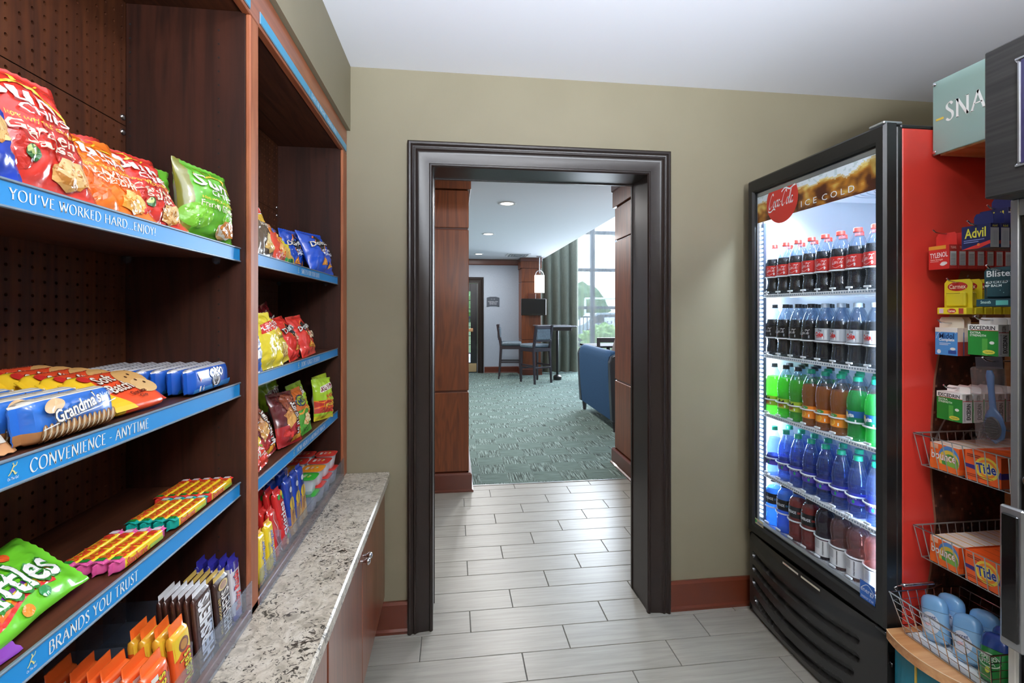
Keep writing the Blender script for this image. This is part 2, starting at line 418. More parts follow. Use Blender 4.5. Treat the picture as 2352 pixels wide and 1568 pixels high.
def layer_tris(l, w, h):
    """one printed layer in panel units (x -.5..5 of the width, y 0..1 of the height) -> triangles in metres"""
    k = l[0]
    if k == 'r':   # r,x0,y0,x1,y1,col
        _, x0, y0, x1, y1, col = l[:6]; T = [((x0, y0), (x1, y0), (x1, y1)), ((x0, y0), (x1, y1), (x0, y1))]
        return [tuple((p[0] * w, p[1] * h) for p in t) for t in T], col
    if k == 'e':   # e,cx,cy,rx,ry,col[,rot]
        _, cx, cy, rx, ry, col = l[:6]; a = R(l[6]) if len(l) > 6 else 0; n = 18
        P = []
        for i in range(n):
            u, v = rx * w * math.cos(2 * PI * i / n), ry * h * math.sin(2 * PI * i / n)
            P.append((cx * w + u * math.cos(a) - v * math.sin(a), cy * h + u * math.sin(a) + v * math.cos(a)))
        return [((cx * w, cy * h), P[i], P[(i + 1) % n]) for i in range(n)], col
    if k == 'p':   # p,[pts],col (star-shaped about its mean)
        P = [(a * w, b * h) for a, b in l[1]]; m = (sum(p[0] for p in P) / len(P), sum(p[1] for p in P) / len(P))
        return [(m, P[i], P[(i + 1) % len(P)]) for i in range(len(P))], l[2]
    if k == 's':   # s,[pts],width,col  a drawn line
        return stroke([(a * w, b * h) for a, b in catmull(l[1], 4)], l[2] * w, l[2] * w * .7, R(20)), l[3]
    if k in 'tvC':   # t,str,cx,cy,wd,ht,col[,rot[,offset]]
        _, s_, cx, cy, wd_, ht, col = l[:7]; rot = l[7] if len(l) > 7 else 0; off = l[8] if len(l) > 8 else .015
        T = text_polys(s_, off) if k == 't' else serif_tris(s_) if k == 'v' else script_tris(s_, off > 0)
        if rot in (90, -90): bw, bh = wd_ * h, ht * w
        else: bw, bh = wd_ * w, ht * h
        return fit(T, cx * w - bw / 2, cy * h - bh / 2, cx * w + bw / 2, cy * h + bh / 2, rot), col
def print_mb(layers, w, h, S, maxe=.012, eps=.0006, step=.00012):
    """printed artwork laid on a surface S(x, y, lift) -> point"""
    mb = MB()
    for i, l in enumerate(layers):
        T, col = layer_tris(l, w, h); c = lin(col)
        v = []; f = []
        for t in split(T, maxe):
            a = (t[1][0] - t[0][0]) * (t[2][1] - t[0][1]) - (t[1][1] - t[0][1]) * (t[2][0] - t[0][0])
            if a < 0: t = (t[0], t[2], t[1])
            k = len(v); v += [S(x, y, eps + i * step) for x, y in t]; f.append((k, k + 1, k + 2))
        mb.add(v, f, c)
    return mb
# ------------------------------------------------------------------ materials
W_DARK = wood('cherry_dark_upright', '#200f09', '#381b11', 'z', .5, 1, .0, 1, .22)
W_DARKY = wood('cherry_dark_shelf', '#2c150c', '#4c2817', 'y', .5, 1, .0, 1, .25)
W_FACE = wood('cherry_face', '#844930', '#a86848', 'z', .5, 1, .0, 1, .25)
W_FACEY = wood('cherry_face_rail', '#7a4028', '#9c5836', 'y', .33)
W_PEG = wood('cherry_peg_panel', '#361a0e', '#562e17', 'z', .5, 1, .05, 1, .3)
W_COL = wood('cherry_column', '#55280f', '#7e411c', 'z', .4, .5, .08, 2.0)
W_CAB = wood('cherry_cabinet', '#5f2a16', '#8a4a2c', 'z', .28, 1, .5)
W_TAN = wood('oak_laminate', '#b57a48', '#d9a877', 'x', .4, .6)
W_TRIM = mat('trim_red_brown', '#592716', .3, coat=.4)
ESP = mat('espresso_paint', '#1e1410', .34, spec=.4)
def wallmat():
    t = NT('olive_beige_wall'); n = t.noise(t.coord('Object', (1.2, 1.2, 1.2)), 2, 3); f = t.noise(t.coord('Object', (400, 400, 60)), 1, 2)
    t.set(Base_Color=t.ramp(n, [(.3, '#807862'), (.7, '#867e68')]), Roughness=.62); t.bump(f, .15, .001); MATS['wall'] = t.m; return t.m
WALL = wallmat()
def ceilm():
    t = NT('ceiling_paint'); t.set(Base_Color=lin('#f1f3fb'), Roughness=.8); t.bump(t.noise(t.coord('Object'), 260, 2), .1, .001); return t.m
CEIL = ceilm()
def tilem():
    t = NT('stone_look_tile'); inf = t.new('ObjectInfo')
    v = t.coord('Object', (1.5, 26, 1)); 
    ad = t.new('VectorMath', operation='ADD'); t.link(v, ad.inputs[0]); mu = t.new('VectorMath', operation='SCALE'); t.link(inf.outputs['Location'], mu.inputs[0]); mu.inputs['Scale'].default_value = 7.3; t.link(mu.outputs[0], ad.inputs[1])
    n = t.noise(ad.outputs[0], 2.2, 6, .6, .6)
    c = t.ramp(n, [(.28, '#88867c'), (.5, '#95928a'), (.75, '#a19e95')])
    t.set(Base_Color=c, Roughness=.34, Specular_IOR_Level=.5); t.bump(n, .05, .001); return t.m
TILE = tilem()
GROUT = mat('grout', '#5c5a54', .9)
def carpetm():
    t = NT('green_grey_carpet'); tc = t.coord('Object', (1, 1, 1)); sp = t.new('SeparateXYZ'); t.link(tc, sp.inputs[0])
    S = 0.235
    fx = t.math('FLOOR', t.math('DIVIDE', sp.outputs[0], S)); fy = t.math('FLOOR', t.math('DIVIDE', sp.outputs[1], S))
    par = t.math('FLOORED_MODULO', t.math('ADD', fx, fy), 2.0)
    a = t.noise(t.coord('Object', (95, 5, 1)), 1, 3, .7); b = t.noise(t.coord('Object', (5, 95, 1)), 1, 3, .7)
    ca = t.ramp(a, [(.36, '#363d38'), (.5, '#616f69'), (.64, '#91a39c')]); cb = t.ramp(b, [(.36, '#4e5c57'), (.64, '#74857e')])
    c = t.mix(par, cb, ca); t.set(Base_Color=c, Roughness=.95, Specular_IOR_Level=.1)
    t.bump(t.noise(t.coord('Object'), 320, 2), .4, .004); return t.m
CARPET = carpetm()
def granitem():
    t = NT('speckled_granite'); v = t.coord('Object', (1, 1, 1))
    a = t.noise(v, 26, 5, .62, 1.4); b = t.noise(v, 62, 4, .6, 1.8); d = t.noise(v, 140, 3, .6, 1.0); e = t.noise(v, 9, 3, .5, .8)
    base = t.ramp(a, [(.36, '#a29a8c'), (.5, '#c8c0b1'), (.66, '#d8d2c6')])
    g = t.mix(t.ramp(d, [(.55, (0, 0, 0, 1)), (.68, (.6, .6, .6, 1))]), base, '#9b9284')
    k = t.math('ADD', t.math('MULTIPLY', b, .75), t.math('MULTIPLY', e, .3))
    m = t.ramp(k, [(.575, (0, 0, 0, 1)), (.625, (1, 1, 1, 1))])
    c = t.mix(m, g, '#37322b'); t.set(Base_Color=c, Roughness=.3, Coat_Weight=.05); return t.m
GRAN = granitem()
STEEL = mat('brushed_steel', '#b9bcc0', .3, .9)
CHROME = mat('chrome', '#d6d8dc', .12, 1.0)
BLACK = mat('black_plastic', '#121212', .35)
BLACKG = mat('black_gloss', '#0a0a0c', .12, coat=.3)
DARKHOLE = mat('dark_hole', '#090605', .9)
WHITEP = mat('white_plastic', '#eef1f4', .35)
FOIL = attr_mat('printed_foil', .27, .5, 0, .12, 55)
CARD = attr_mat('printed_card', .45, .1)
VINYL = attr_mat('printed_vinyl', .3, .2)
ACRYL = clear('clear_acrylic', '#eef3fa', 1.2, .05, .13, '#cfdcf2')
GLASS = clear('door_glass', '#fbfdff', .5, .01)
PANE = clear('window_pane', '#f4f8fb', .7, .01)

# ------------------------------------------------------------------ the shop room
XW0, XW1, YB = -0.775, 2.62, -1.55     # left wall, right wall, wall behind the camera
YD, YH = 2.20, 2.39                    # door wall faces
HC = 2.555
m = MB().box(XW0, XW1 + .15, YB - .1, YD, HC, HC + .08); struct('ceiling', m, CEIL)
m = MB().box(XW0 - .12, XW0, YB - .1, YD, 0, HC + .08); struct('wall_left', m, WALL)
m = MB().box(XW1, XW1 + .12, YB - .1, YD, 0, HC + .08); struct('wall_right', m, WALL)
m = MB().box(XW0 - .12, XW1 + .12, YB - .1, YB, 0, HC + .08); struct('wall_back', m, WALL)
# boxed-out wall above the shelving
m = MB().box(XW0, -.46, YB, YD, 2.266, HC); struct('wall_soffit', m, WALL)
# door wall with its cased opening
OX0, OX1, OZ = -.098, .932, 2.118
m = MB()
m.box(-3.2, OX0 - .012, YD, YH, 0, 2.80); m.box(OX1 + .012, 6.6, YD, YH, 0, 2.80); m.box(OX0 - .012, OX1 + .012, YD, YH, OZ + .012, 2.80)
struct('wall_front', m, WALL)
# jamb lining and moulded casing
m = MB(); m.box(OX0 - .012, OX0, YD - .004, YH + .004, 0, OZ + .012, .001); m.box(OX1, OX1 + .012, YD - .004, YH + .004, 0, OZ + .012, .001); m.box(OX0, OX1, YD - .004, YH + .004, OZ, OZ + .012, .001)
dj = struct('door_1', m, ESP)
PROF = [(0, 0), (0, .014), (.006, .020), (.013, .020), (.017, .014), (.022, .015), (.060, .019), (.072, .024), (.076, .030), (.083, .030), (.087, .024), (.092, .026), (.098, .034), (.106, .035), (.112, .030), (.112, 0)]
def casing(yw, sgn, x0, x1, z1):
    """moulding profile swept up the left leg, across the head and down the right leg with mitres"""
    mb = MB(); v = []; n = len(PROF)
    for st in range(4):
        for (a, b) in PROF:
            x = (x0 - a) if st in (0, 1) else (x1 + a); z = (z1 + a) if st in (1, 2) else 0
            v.append((x, yw - sgn * b, z))
    f = []
    for st in range(3):
        for i in range(n):
            j = (i + 1) % n; f.append((st * n + i, st * n + j, (st + 1) * n + j, (st + 1) * n + i))
    f += [tuple(range(n)), tuple(3 * n + i for i in range(n))[::-1]]
    mb.add(v, f); return mb
part(dj, 'door_casing', casing(YD, 1, OX0 + .004, OX1 - .004, OZ - .004), ESP, 40, recalc=True)
part(dj, 'door_casing', casing(YH, -1, OX0 + .004, OX1 - .004, OZ - .004), ESP, 40, recalc=True)
# baseboards
def base_y(name, x0, x1, y, sgn, h=.14, parent=None):
    m = MB(); P = [(0, 0), (.022, 0), (.022, .012), (.016, .022), (.016, h - .012), (.010, h), (0, h)]
    m.prism([(a, b) for a, b in P], lambda p, t: (t, y - sgn * p[0], p[1]), x0, x1)
    return struct(name, m, W_TRIM, None, parent)
base_y('baseboard_left', -.36, OX0 - .108, YD, 1); base_y('baseboard_right', OX1 + .108, 2.62, YD, 1)

# ------------------------------------------------------------------ floor: planks laid in thirds
m = MB().box(-3.2, 3.6, YB - .1, 3.958, -.06, -.0035); fl = struct('floor', m, GROUT)
PITCH, TL, Y0 = .1548, .6425, 3.857
TM = {}
def tile(x0, x1, y0, y1):
    k = (round(x1 - x0, 3), round(y1 - y0, 3))
    if k not in TM:
        w, d = x1 - x0, y1 - y0; TM[k] = MB().box(-w / 2, w / 2, -d / 2, d / 2, -.006, 0, .0012).mesh('tile', TILE)
    o = bpy.data.objects.new('tile', TM[k]); COL.objects.link(o); o.parent = fl; o.location = ((x0 + x1) / 2, (y0 + y1) / 2, 0)
G = .0042
rest = MB(); cnt = 0
for k in range(-1, 36):
    ya, yb = Y0 - PITCH * (k + 1) + G / 2, Y0 - PITCH * k - G / 2
    if k == -1: yb = 3.955
    j = .501 - .212 * ((k - 2) % 3)
    i0 = -6
    for i in range(-6, 6):
        a, b = j + TL * i + G / 2, j + TL * (i + 1) - G / 2
        if b < -3.2 or a > 3.6: continue
        yc = (ya + yb) / 2
        if yc > YH: ok = a < 2.2 and b > -.9
        elif yc > YD - .05: ok = b > OX0 and a < OX1
        else: ok = b > -.75 and a < 2.0 and yc > .3
        if yc <= YD + .02 and (b < -.78 or a > 2.62): continue
        a, b = max(a, -3.2), min(b, 3.6)
        if ok: tile(a, b, ya, yb); cnt += 1
        else: rest.box(a, b, ya, yb, -.006, 0, .0012)
part(fl, 'distant_tiles', rest, TILE, kind='stuff')
m = MB().box(-3.2, 6.6, 3.958, 11.5, -.06, .004); struct('floor_carpet', m, CARPET)
m = MB().box(-1.2, 3.0, 3.953, 3.962, -.01, .0055, .001); struct('trim_1', m, STEEL)

# ------------------------------------------------------------------ hallway and lobby shell
LZ = 2.686
LOBW = NT('blue_grey_wallpaper'); LOBW.set(Base_Color=LOBW.ramp(LOBW.noise(LOBW.coord('Object', (160, 160, 160)), 1, 4, .7), [(.3, '#8a93a0'), (.7, '#a7b0bb')]), Roughness=.8); LOBW = LOBW.m
m = MB().box(-3.2, 2.08, YH, 11.6, LZ, LZ + .1); m.box(2.08, 6.6, YH, 3.6, LZ, LZ + .1); m.box(1.98, 2.08, 3.6, 11.6, LZ + .1, 5.6); struct('ceiling_lobby', m, CEIL)
m = MB().box(1.98, 6.7, 3.5, 11.8, 5.6, 5.7); struct('ceiling_atrium', m, CEIL)
m = MB().box(2.08, 6.6, 3.5, 3.6, LZ, 5.6); m.box(6.6, 6.7, YH, 11.7, 0, 5.6); struct('wall_lobby_right', m, LOBW)
m = MB().box(-3.3, -3.2, YH, 11.6, 0, LZ + .1); struct('wall_lobby_left', m, LOBW)
DX0, DX1, DZ = -.25, .60, 2.16     # far glazed door opening
FY = 11.18
m = MB(); m.box(-3.2, DX0, FY, FY + .2, 0, LZ); m.box(DX1, 1.98, FY, FY + .2, 0, LZ); m.box(DX0, DX1, FY, FY + .2, DZ, LZ); struct('wall_lobby_far', m, LOBW)
base_y('baseboard_far', .72, 1.60, FY, 1, .15)
m = MB(); m.prism([(0, 2.55), (.02, 2.55), (.03, 2.57), (.04, 2.66), (.05, LZ), (0, LZ)], lambda p, t: (t, FY - p[0], p[1]), -3.2, 1.53); struct('trim_2', m, W_TRIM)
# far door
m = MB(); m.box(DX0 - .0, DX0 + .04, FY - .0, FY + .2, 0, DZ); m.box(DX1 - .04, DX1, FY, FY + .2, 0, DZ); m.box(DX0 + .04, DX1 - .04, FY, FY + .2, DZ - .04, DZ)
fd = struct('door_2', m, ESP)
part(fd, 'door_casing', casing(FY, 1, DX0 + .01, DX1 - .01, DZ - .01), ESP, 40, recalc=True)
def door_leaf():
    x0, x1, z1 = DX0 + .045, DX1 - .045, DZ - .045; y0, y1 = FY + .03, FY + .075; st = .16
    m = MB(); m.box(x0, x0 + st, y0, y1, .01, z1, .003); m.box(x1 - st, x1, y0, y1, .01, z1, .003); m.box(x0 + st, x1 - st, y0, y1, 1.93, z1, .003); m.box(x0 + st, x1 - st, y0, y1, .01, .25, .003)
    part(fd, 'door_leaf', m, mat('door_black_paint', '#101218', .25, coat=.4))
    gx0, gx1 = x0 + st, x1 - st
    m = MB().box(gx0 + .001, gx1 - .001, y0 + .018, y0 + .024, .25, 1.93); part(fd, 'glass_pane', m, PANE)
    m = MB()
    for k in range(1, 8): m.box(gx0, gx1, y0 + .008, y0 + .034, .25 + k * .21 - .008, .25 + k * .21 + .008)
    for k in (1, 2): m.box(gx0 + (gx1 - gx0) * k / 3 - .006, gx0 + (gx1 - gx0) * k / 3 + .006, y0 + .008, y0 + .034, .25, 1.93)
    part(fd, 'glazing_bars', m, ESP)
    m = MB(); m.box(x0 + .04, x1 - .02, y0 - .004, y0, .03, .23, .002); part(fd, 'kick_plate', m, mat('brass_plate', '#c9ad85', .3, .8))
    m = MB(); m.box(x0 + .1, x1 - .1, y0 - .05, y0 - .02, .98, 1.05, .008); m.box(x1 - .16, x1 - .1, y0 - .03, y0, .97, 1.06, .004); m.box(x0 + .1, x0 + .16, y0 - .03, y0, .97, 1.06, .004); part(fd, 'push_bar', m, mat('push_bar_brass', '#c79a72', .35, .5))
door_leaf()
# wooden columns
def column(name, label, x0, x1, y0, y1, top, proud=.025, seams=(.805, 2.126), group=None):
    t = thing(name, label, 'column', ((x0 + x1) / 2, (y0 + y1) / 2, 0), group)
    zs = [.148] + list(seams) + [2.446]
    m = MB().box(x0 + .014, x1 - .014, y0 + .014, y1 - .014, 0, top); part(t, 'core', m, W_TRIM)
    for a, b in zip(zs[:-1], zs[1:]):
        m = MB().box(x0, x1, y0, y1, a + .008, b - .008, .004); part(t, 'panel', m, W_COL)
    P = [(0, 0), (proud + .012, 0), (proud + .012, .012), (proud, .02), (proud, .135), (proud - .012, .148), (0, .148)]
    m = MB(); v = []; n = len(P)
    for st, (sx, sy) in enumerate(((0, 0), (1, 0), (1, 1), (0, 1))):
        for a, b in P: v.append(((x1 + a) if sx else (x0 - a), (y1 + a) if sy else (y0 - a), b))
    m.add(v, [(st * n + i, st * n + (i + 1) % n, ((st + 1) % 4) * n + (i + 1) % n, ((st + 1) % 4) * n + i) for st in range(4) for i in range(n)])
    part(t, 'plinth', m, W_TRIM, recalc=True)
    m = MB().box(x0 - .018, x1 + .018, y0 - .018, y1 + .018, 2.446, 2.60, .003); part(t, 'frieze', m, W_COL)
    m = MB(); m.box(x0 - .03, x1 + .03, y0 - .03, y1 + .03, 2.595, top, .01); part(t, 'crown', m, W_TRIM)
    return t
column('wood_column', 'square cherry wood column beside the left edge of the doorway', -.62, .122, 3.865, 4.6, LZ)
column('wood_column', 'cherry wood column beyond the right edge of the doorway', 1.535, 2.25, 3.70, 4.385, LZ)
column('wood_column', 'narrow cherry wood column behind the wall screen and bar stools', 1.54, 1.985, 10.70, 11.18, LZ)
# window wall: mullions with panes, one object each
WY = 11.5
m = MB(); m.box(1.98, 2.2, WY - .32, WY + .1, 0, 5.6); m.box(6.4, 6.6, WY, WY + .1, 0, 5.6); struct('wall_window_side', m, LOBW)
m = MB(); MX = [2.2, 2.83, 3.46, 4.09, 4.72, 5.35, 5.98, 6.4]; MZ = [0, .575, 1.51, 2.457, 3.393, 4.33, 5.56]
ALU = mat('dark_aluminium', '#3e4650', .4, .3)
for x in MX: m.box(x - (.05 if x in (3.46, 4.72) else .02), x + (.05 if x in (3.46, 4.72) else .02), WY, WY + .1, 0, 5.6)
for z in MZ: m.box(2.2, 6.4, WY + .005, WY + .095, z, z + .075)
wn = struct('window_1', m, ALU)
for i in range(len(MX) - 1):
    for j in range(len(MZ) - 1):
        part(wn, 'pane', MB().box(MX[i] + .02, MX[i + 1] - .02, WY + .045, WY + .051, MZ[j] + .07, MZ[j + 1]), PANE)
# curtains
def curtain(x0, x1, y, z0, z1, amp, n, m, name, label, k=10, seed=0):
    mb = MB(); N = n * k; v = []
    rnd = random.Random(seed); ph = [rnd.uniform(.7, 1.3) for _ in range(n + 1)]
    for i in range(N + 1):
        x = x0 + (x1 - x0) * i / N; a = amp * ph[min(i // k, n)] * math.sin(2 * PI * i / k)
        for z, q in ((z0, 1.15), (z0 + (z1 - z0) * .5, 1.0), (z1, .7)): v.append((x + .3 * amp * math.cos(2 * PI * i / k) * q, y + a * q, z))
    f = [(i * 3 + j, (i + 1) * 3 + j, (i + 1) * 3 + j + 1, i * 3 + j + 1) for i in range(N) for j in range(2)]
    mb.add(v, f); return solo(name, mb, m, label, 'curtain', (x0, y, z0), smooth=180)
DRAPE = NT('olive_drape'); DRAPE.set(Base_Color=DRAPE.ramp(DRAPE.noise(DRAPE.coord('Object', (300, 300, 20)), 1, 2), [(.3, '#5c5f52'), (.7, '#6e7164')]), Roughness=.9); DRAPE = DRAPE.m
SHEER = clear('sheer_voile', '#ffffff', 0.0, .5, .34, '#ece8e6')
curtain(2.06, 2.93, 11.02, .02, 5.5, .06, 4, DRAPE, 'long_curtain', 'heavy olive grey floor-length curtain beside the tall window', seed=3)
curtain(2.9, 6.3, 11.28, .03, 5.5, .022, 22, SHEER, 'sheer_curtain', 'translucent white sheer curtain across the tall far window', seed=5)
# ceiling fittings
canm = mat('can_trim', '#f4f4f6', .4)
GLOWL = mat('lamp_lens', '#ffffff', .4, emit='#fff4ea', es=9.0)
LAB = {0: 'recessed round ceiling light nearest the doorway, beyond it', 1: 'recessed ceiling light, the middle one of the lobby row', 2: 'recessed ceiling light farthest away, near the far wall'}
proto = None
for k, (x, y) in enumerate(CANS):
    if k > 2 and k not in (5,): pass
    t = thing('recessed_light', LAB.get(k, {3: 'recessed ceiling light over the lobby carpet left of the doorway view', 4: 'recessed ceiling light deep in the left part of the lobby', 5: 'recessed hallway ceiling light just behind the doorway head', 6: 'recessed hallway ceiling light left of the doorway', 7: 'recessed hallway ceiling light right of the doorway'}[k] if k > 2 else ''), 'ceiling light', (x, y, LZ), 'recessed ceiling lights')
    m = MB(); m.lathe([(.070, -.001), (.105, -.001), (.105, -.006), (.098, -.010), (.072, -.006), (.070, -.001)], 24, (x, y, LZ), caps=False); part(t, 'trim_ring', m, canm, 60, recalc=True)
    m = MB(); m.lathe([(.0705, -.0015), (.0705, -.003)], 24, (x, y, LZ)); part(t, 'lens', m, GLOWL)
t = thing('ceiling_vent', 'square white ceiling air vent in front of the wall screen', 'vent', (1.39, 10.2, LZ))
m = MB(); m.box(1.14, 1.64, 9.95, 10.45, LZ - .012, LZ, .003); part(t, 'frame', m, canm)
for q in range(3):
    s_ = .2 - q * .055; m = MB()
    for a, b, c_, d in ((-s_, s_, -s_, -s_ + .02), (-s_, s_, s_ - .02, s_), (-s_, -s_ + .02, -s_, s_), (s_ - .02, s_, -s_, s_)): m.box(1.39 + a, 1.39 + b, 10.2 + c_, 10.2 + d, LZ - .022, LZ - .011)
    part(t, 'louvre', m, mat('vent_grey', '#8d9298', .5))
# the shop's own ceiling fixtures (above and behind the camera)
for (x, y, r_, h_) in ((.55, -.75, .19, .1),):
    t = thing('drum_light', 'round drum ceiling light behind the viewpoint', 'ceiling light', (x, y, HC))
    m = MB(); m.lathe([(r_, 0), (r_, -.025), (r_ - .02, -.03), (r_ - .02, 0)], 28, (x, y, HC), caps=False); part(t, 'rim', m, canm, 50, recalc=True)
for (x, y, r_) in ((.55, .10, .115), (.55, 1.10, .085)):
    t = thing('recessed_light', 'recessed round light in the shop ceiling above the viewpoint' if y < .5 else 'small recessed light in the shop ceiling before the doorway', 'ceiling light', (x, y, HC))
    m = MB(); m.lathe([(r_, -.001), (r_ + .03, -.001), (r_ + .03, -.006), (r_ + .02, -.01), (r_, -.006), (r_, -.001)], 24, (x, y, HC), caps=False); part(t, 'trim_ring', m, canm, 60, recalc=True)

t = thing('added_uplight', 'added floor uplight brightening the ceiling, unseen behind the viewpoint', 'floor lamp', (.40, -1.07, 0))  # stand and bowl made up to carry the added ceiling uplight
part(t, 'base', MB().lathe([(.14, 0), (.14, .015), (.02, .03)], 24, (.40, -1.07, 0)), STEEL, 40); part(t, 'pole', MB().tube([(.40, -1.07, .02), (.40, -1.07, 1.61)], .012, 8), STEEL, 60)
part(t, 'bowl', MB().lathe([(.02, 1.60), (.10, 1.63), (.19, 1.69), (.185, 1.69), (.09, 1.64)], 28, (.40, -1.07, 0), caps=False), STEEL, 60)
# ------------------------------------------------------------------ lobby furniture
ESPW = mat('espresso_wood', '#2c2228', .35, coat=.3)
SEATF = NT('slate_leather'); SEATF.set(Base_Color=SEATF.ramp(SEATF.noise(SEATF.coord('Object'), 30, 3), [(.3, '#4d5a62'), (.7, '#62707a')]), Roughness=.5); SEATF = SEATF.m
def rounded(mb, x0, x1, y0, y1, z0, z1, r=.02, col=None): return mb.box(x0, x1, y0, y1, z0, z1, r, col)
def bar_stool(name, label, x, y, yaw):
    """back towards local +x ... seat faces local -x"""
    t = thing(name, label, 'bar stool', (0, 0, 0)); W = .46; D = .46; SH = .74
    for sx in (-1, 1):
        for sy in (-1, 1):
            m = MB(); xt, yt = sx * (D / 2 - .025), sy * (W / 2 - .025); xb = xt + sx * (.045 if sx > 0 else .01)
            r0 = .014; v = []
            for (xx, yy, zz, rr) in ((xb, yt + sy * .008, 0, .016), (xt, yt, SH - .06, .022)):
                v += [(xx - rr, yy - rr, zz), (xx + rr, yy - rr, zz), (xx + rr, yy + rr, zz), (xx - rr, yy + rr, zz)]
            if sx > 0:
                v += [(D / 2 + .055 - .018, yt - .022, 1.17), (D / 2 + .055 + .018, yt - .022, 1.17), (D / 2 + .055 + .018, yt + .022, 1.17), (D / 2 + .055 - .018, yt + .022, 1.17)]
            n = len(v) // 4; f = [(0, 3, 2, 1), ((n - 1) * 4, (n - 1) * 4 + 1, (n - 1) * 4 + 2, (n - 1) * 4 + 3)]
            for i in range(n - 1):
                for k in range(4): f.append((i * 4 + k, i * 4 + (k + 1) % 4, (i + 1) * 4 + (k + 1) % 4, (i + 1) * 4 + k))
            m.add(v, f); part(t, 'leg', m, ESPW)
    m = MB(); m.box(-D / 2, D / 2, -W / 2, W / 2, SH - .1, SH - .03, .006); part(t, 'seat_frame', m, ESPW)
    m = MB(); m.box(-D / 2 - .01, D / 2 - .03, -W / 2 - .005, W / 2 + .005, SH - .03, SH + .05, .025); part(t, 'seat', m, SEATF)
    m = MB(); m.box(D / 2 + .012, D / 2 + .05, -W / 2 + .02, W / 2 - .02, 1.10, 1.17, .005); m.box(D / 2 - .005, D / 2 + .035, -W / 2 + .02, W / 2 - .02, .84, .88, .004); part(t, 'back_rail', m, ESPW)
    m = MB(); m.box(D / 2 - .015, D / 2 + .05, -W / 2 + .05, W / 2 - .05, .875, 1.105, .015); part(t, 'backrest', m, SEATF)
    for (a, b, c_, d, z) in ((-D / 2 + .01, -D / 2 + .03, -W / 2 + .03, W / 2 - .03, .27), (D / 2 - .0, D / 2 + .02, -W / 2 + .03, W / 2 - .03, .3), (-D / 2 + .02, D / 2, -W / 2 + .015, -W / 2 + .035, .34), (-D / 2 + .02, D / 2, W / 2 - .035, W / 2 - .015, .34)):
        m = MB(); m.box(a, b, c_, d, z, z + .035, .003); part(t, 'stretcher', m, ESPW)
    t.matrix_world = Matrix.Translation((x, y, .004)) @ Matrix.Rotation(R(yaw), 4, 'Z'); return t
bar_stool('bar_stool', 'dark wooden bar stool nearest the doorway, its upholstered back to us', 1.67, 9.60, -62)
bar_stool('bar_stool', 'dark wooden bar stool seen side-on by the far wall', 1.24, 10.32, 172)
t = thing('bar_table', 'tall dark table with a single post by the olive curtain', 'table', (2.19, 9.95, 0))
m = MB(); m.box(1.78, 2.55, 9.62, 10.60, 1.12, 1.155, .012); part(t, 'tabletop', m, mat('table_top', '#6b6a70', .25, coat=.4))
m = MB(); m.box(1.86, 2.47, 9.72, 10.50, 1.05, 1.12, .004); part(t, 'apron', m, ESPW)
m = MB(); m.lathe([(.03, .02), (.028, .1), (.028, 1.05)], 14, (2.19, 9.88, .004)); part(t, 'post', m, BLACK, 40)
m = MB(); m.lathe([(.09, 0), (.09, .07), (.06, .1), (.03, .11)], 18, (2.19, 9.88, .004)); part(t, 'foot', m, BLACK, 40)
t = thing('pendant_lamp', 'small pendant lamp with white cylinder shade over the bar table', 'lamp', (1.896, 10.38, LZ))
m = MB().lathe([(.07, 0), (.07, -.018), (.03, -.026), (.012, -.03)], 20, (1.896, 10.38, LZ)); part(t, 'canopy', m, STEEL, 40)
m = MB().tube([(1.896, 10.38, LZ - .02), (1.896, 10.38, 2.30)], .011, 8); part(t, 'stem', m, STEEL, 60)
m = MB().tube([(1.896 + .09 * math.cos(a), 10.38, 2.265 + .1 * math.sin(a)) for a in [PI * k / 10 for k in range(11)]], .009, 6); part(t, 'yoke', m, STEEL, 60)
m = MB().lathe([(.112, 1.87), (.112, 2.26)], 28, (1.896, 10.38, 0), caps=True); part(t, 'shade', m, mat('lit_shade', '#fff8ee', .5, emit='#fff4e6', es=.7), 60)
# wall screen on the column, wall sign, bracket box
t = thing('wall_screen', 'black flat screen mounted on the narrow far column', 'screen', (1.80, 10.62, 1.36))
m = MB(); m.box(1.515, 2.085, 10.56, 10.62, 1.365, 1.745, .01); part(t, 'bezel', m, BLACKG)
m = MB(); m.box(1.54, 2.06, 10.5585, 10.5605, 1.40, 1.72); part(t, 'screen', m, mat('screen_off', '#020203', .3))
m = MB(); m.box(1.72, 1.86, 10.62, 10.70, 1.48, 1.62); part(t, 'wall_bracket', m, BLACK)
solo('control_box', MB().box(1.68, 1.86, 10.655, 10.70, 1.74, 1.87, .006), W_TRIM, 'small dark red box on the far column above the screen', 'box', (1.77, 10.67, 1.74))
t = thing('wall_sign', 'small dark grey rule sign on the blue far wall', 'sign', (.925, FY, 1.68))
P = [(-.15, -.115), (-.07, -.095), (.07, -.095), (.15, -.115), (.15, .1), (.07, .122), (-.07, .122), (-.15, .1)]
m = MB(); m.prism([(a, b) for a, b in P], lambda p, q: (.925 + p[0], q, 1.68 + p[1]), FY - .012, FY); part(t, 'plate', m, mat('sign_slate', '#3f4650', .4), recalc=True)
pm = print_mb([('t', 'GLASSWARE & CHINA', 0, .52, .86, .09, '#b9bec6'), ('t', 'PROHIBITED IN', 0, .38, .6, .08, '#b9bec6'), ('t', 'THE POOL AREA', 0, .25, .62, .08, '#b9bec6'), ('t', 'S ---- R', 0, .8, .34, .07, '#b9bec6')], .28, .215, lambda x, y, e: (.925 + x, FY - .012 - e, 1.575 + y), 9)
part(t, 'lettering', pm, CARD)
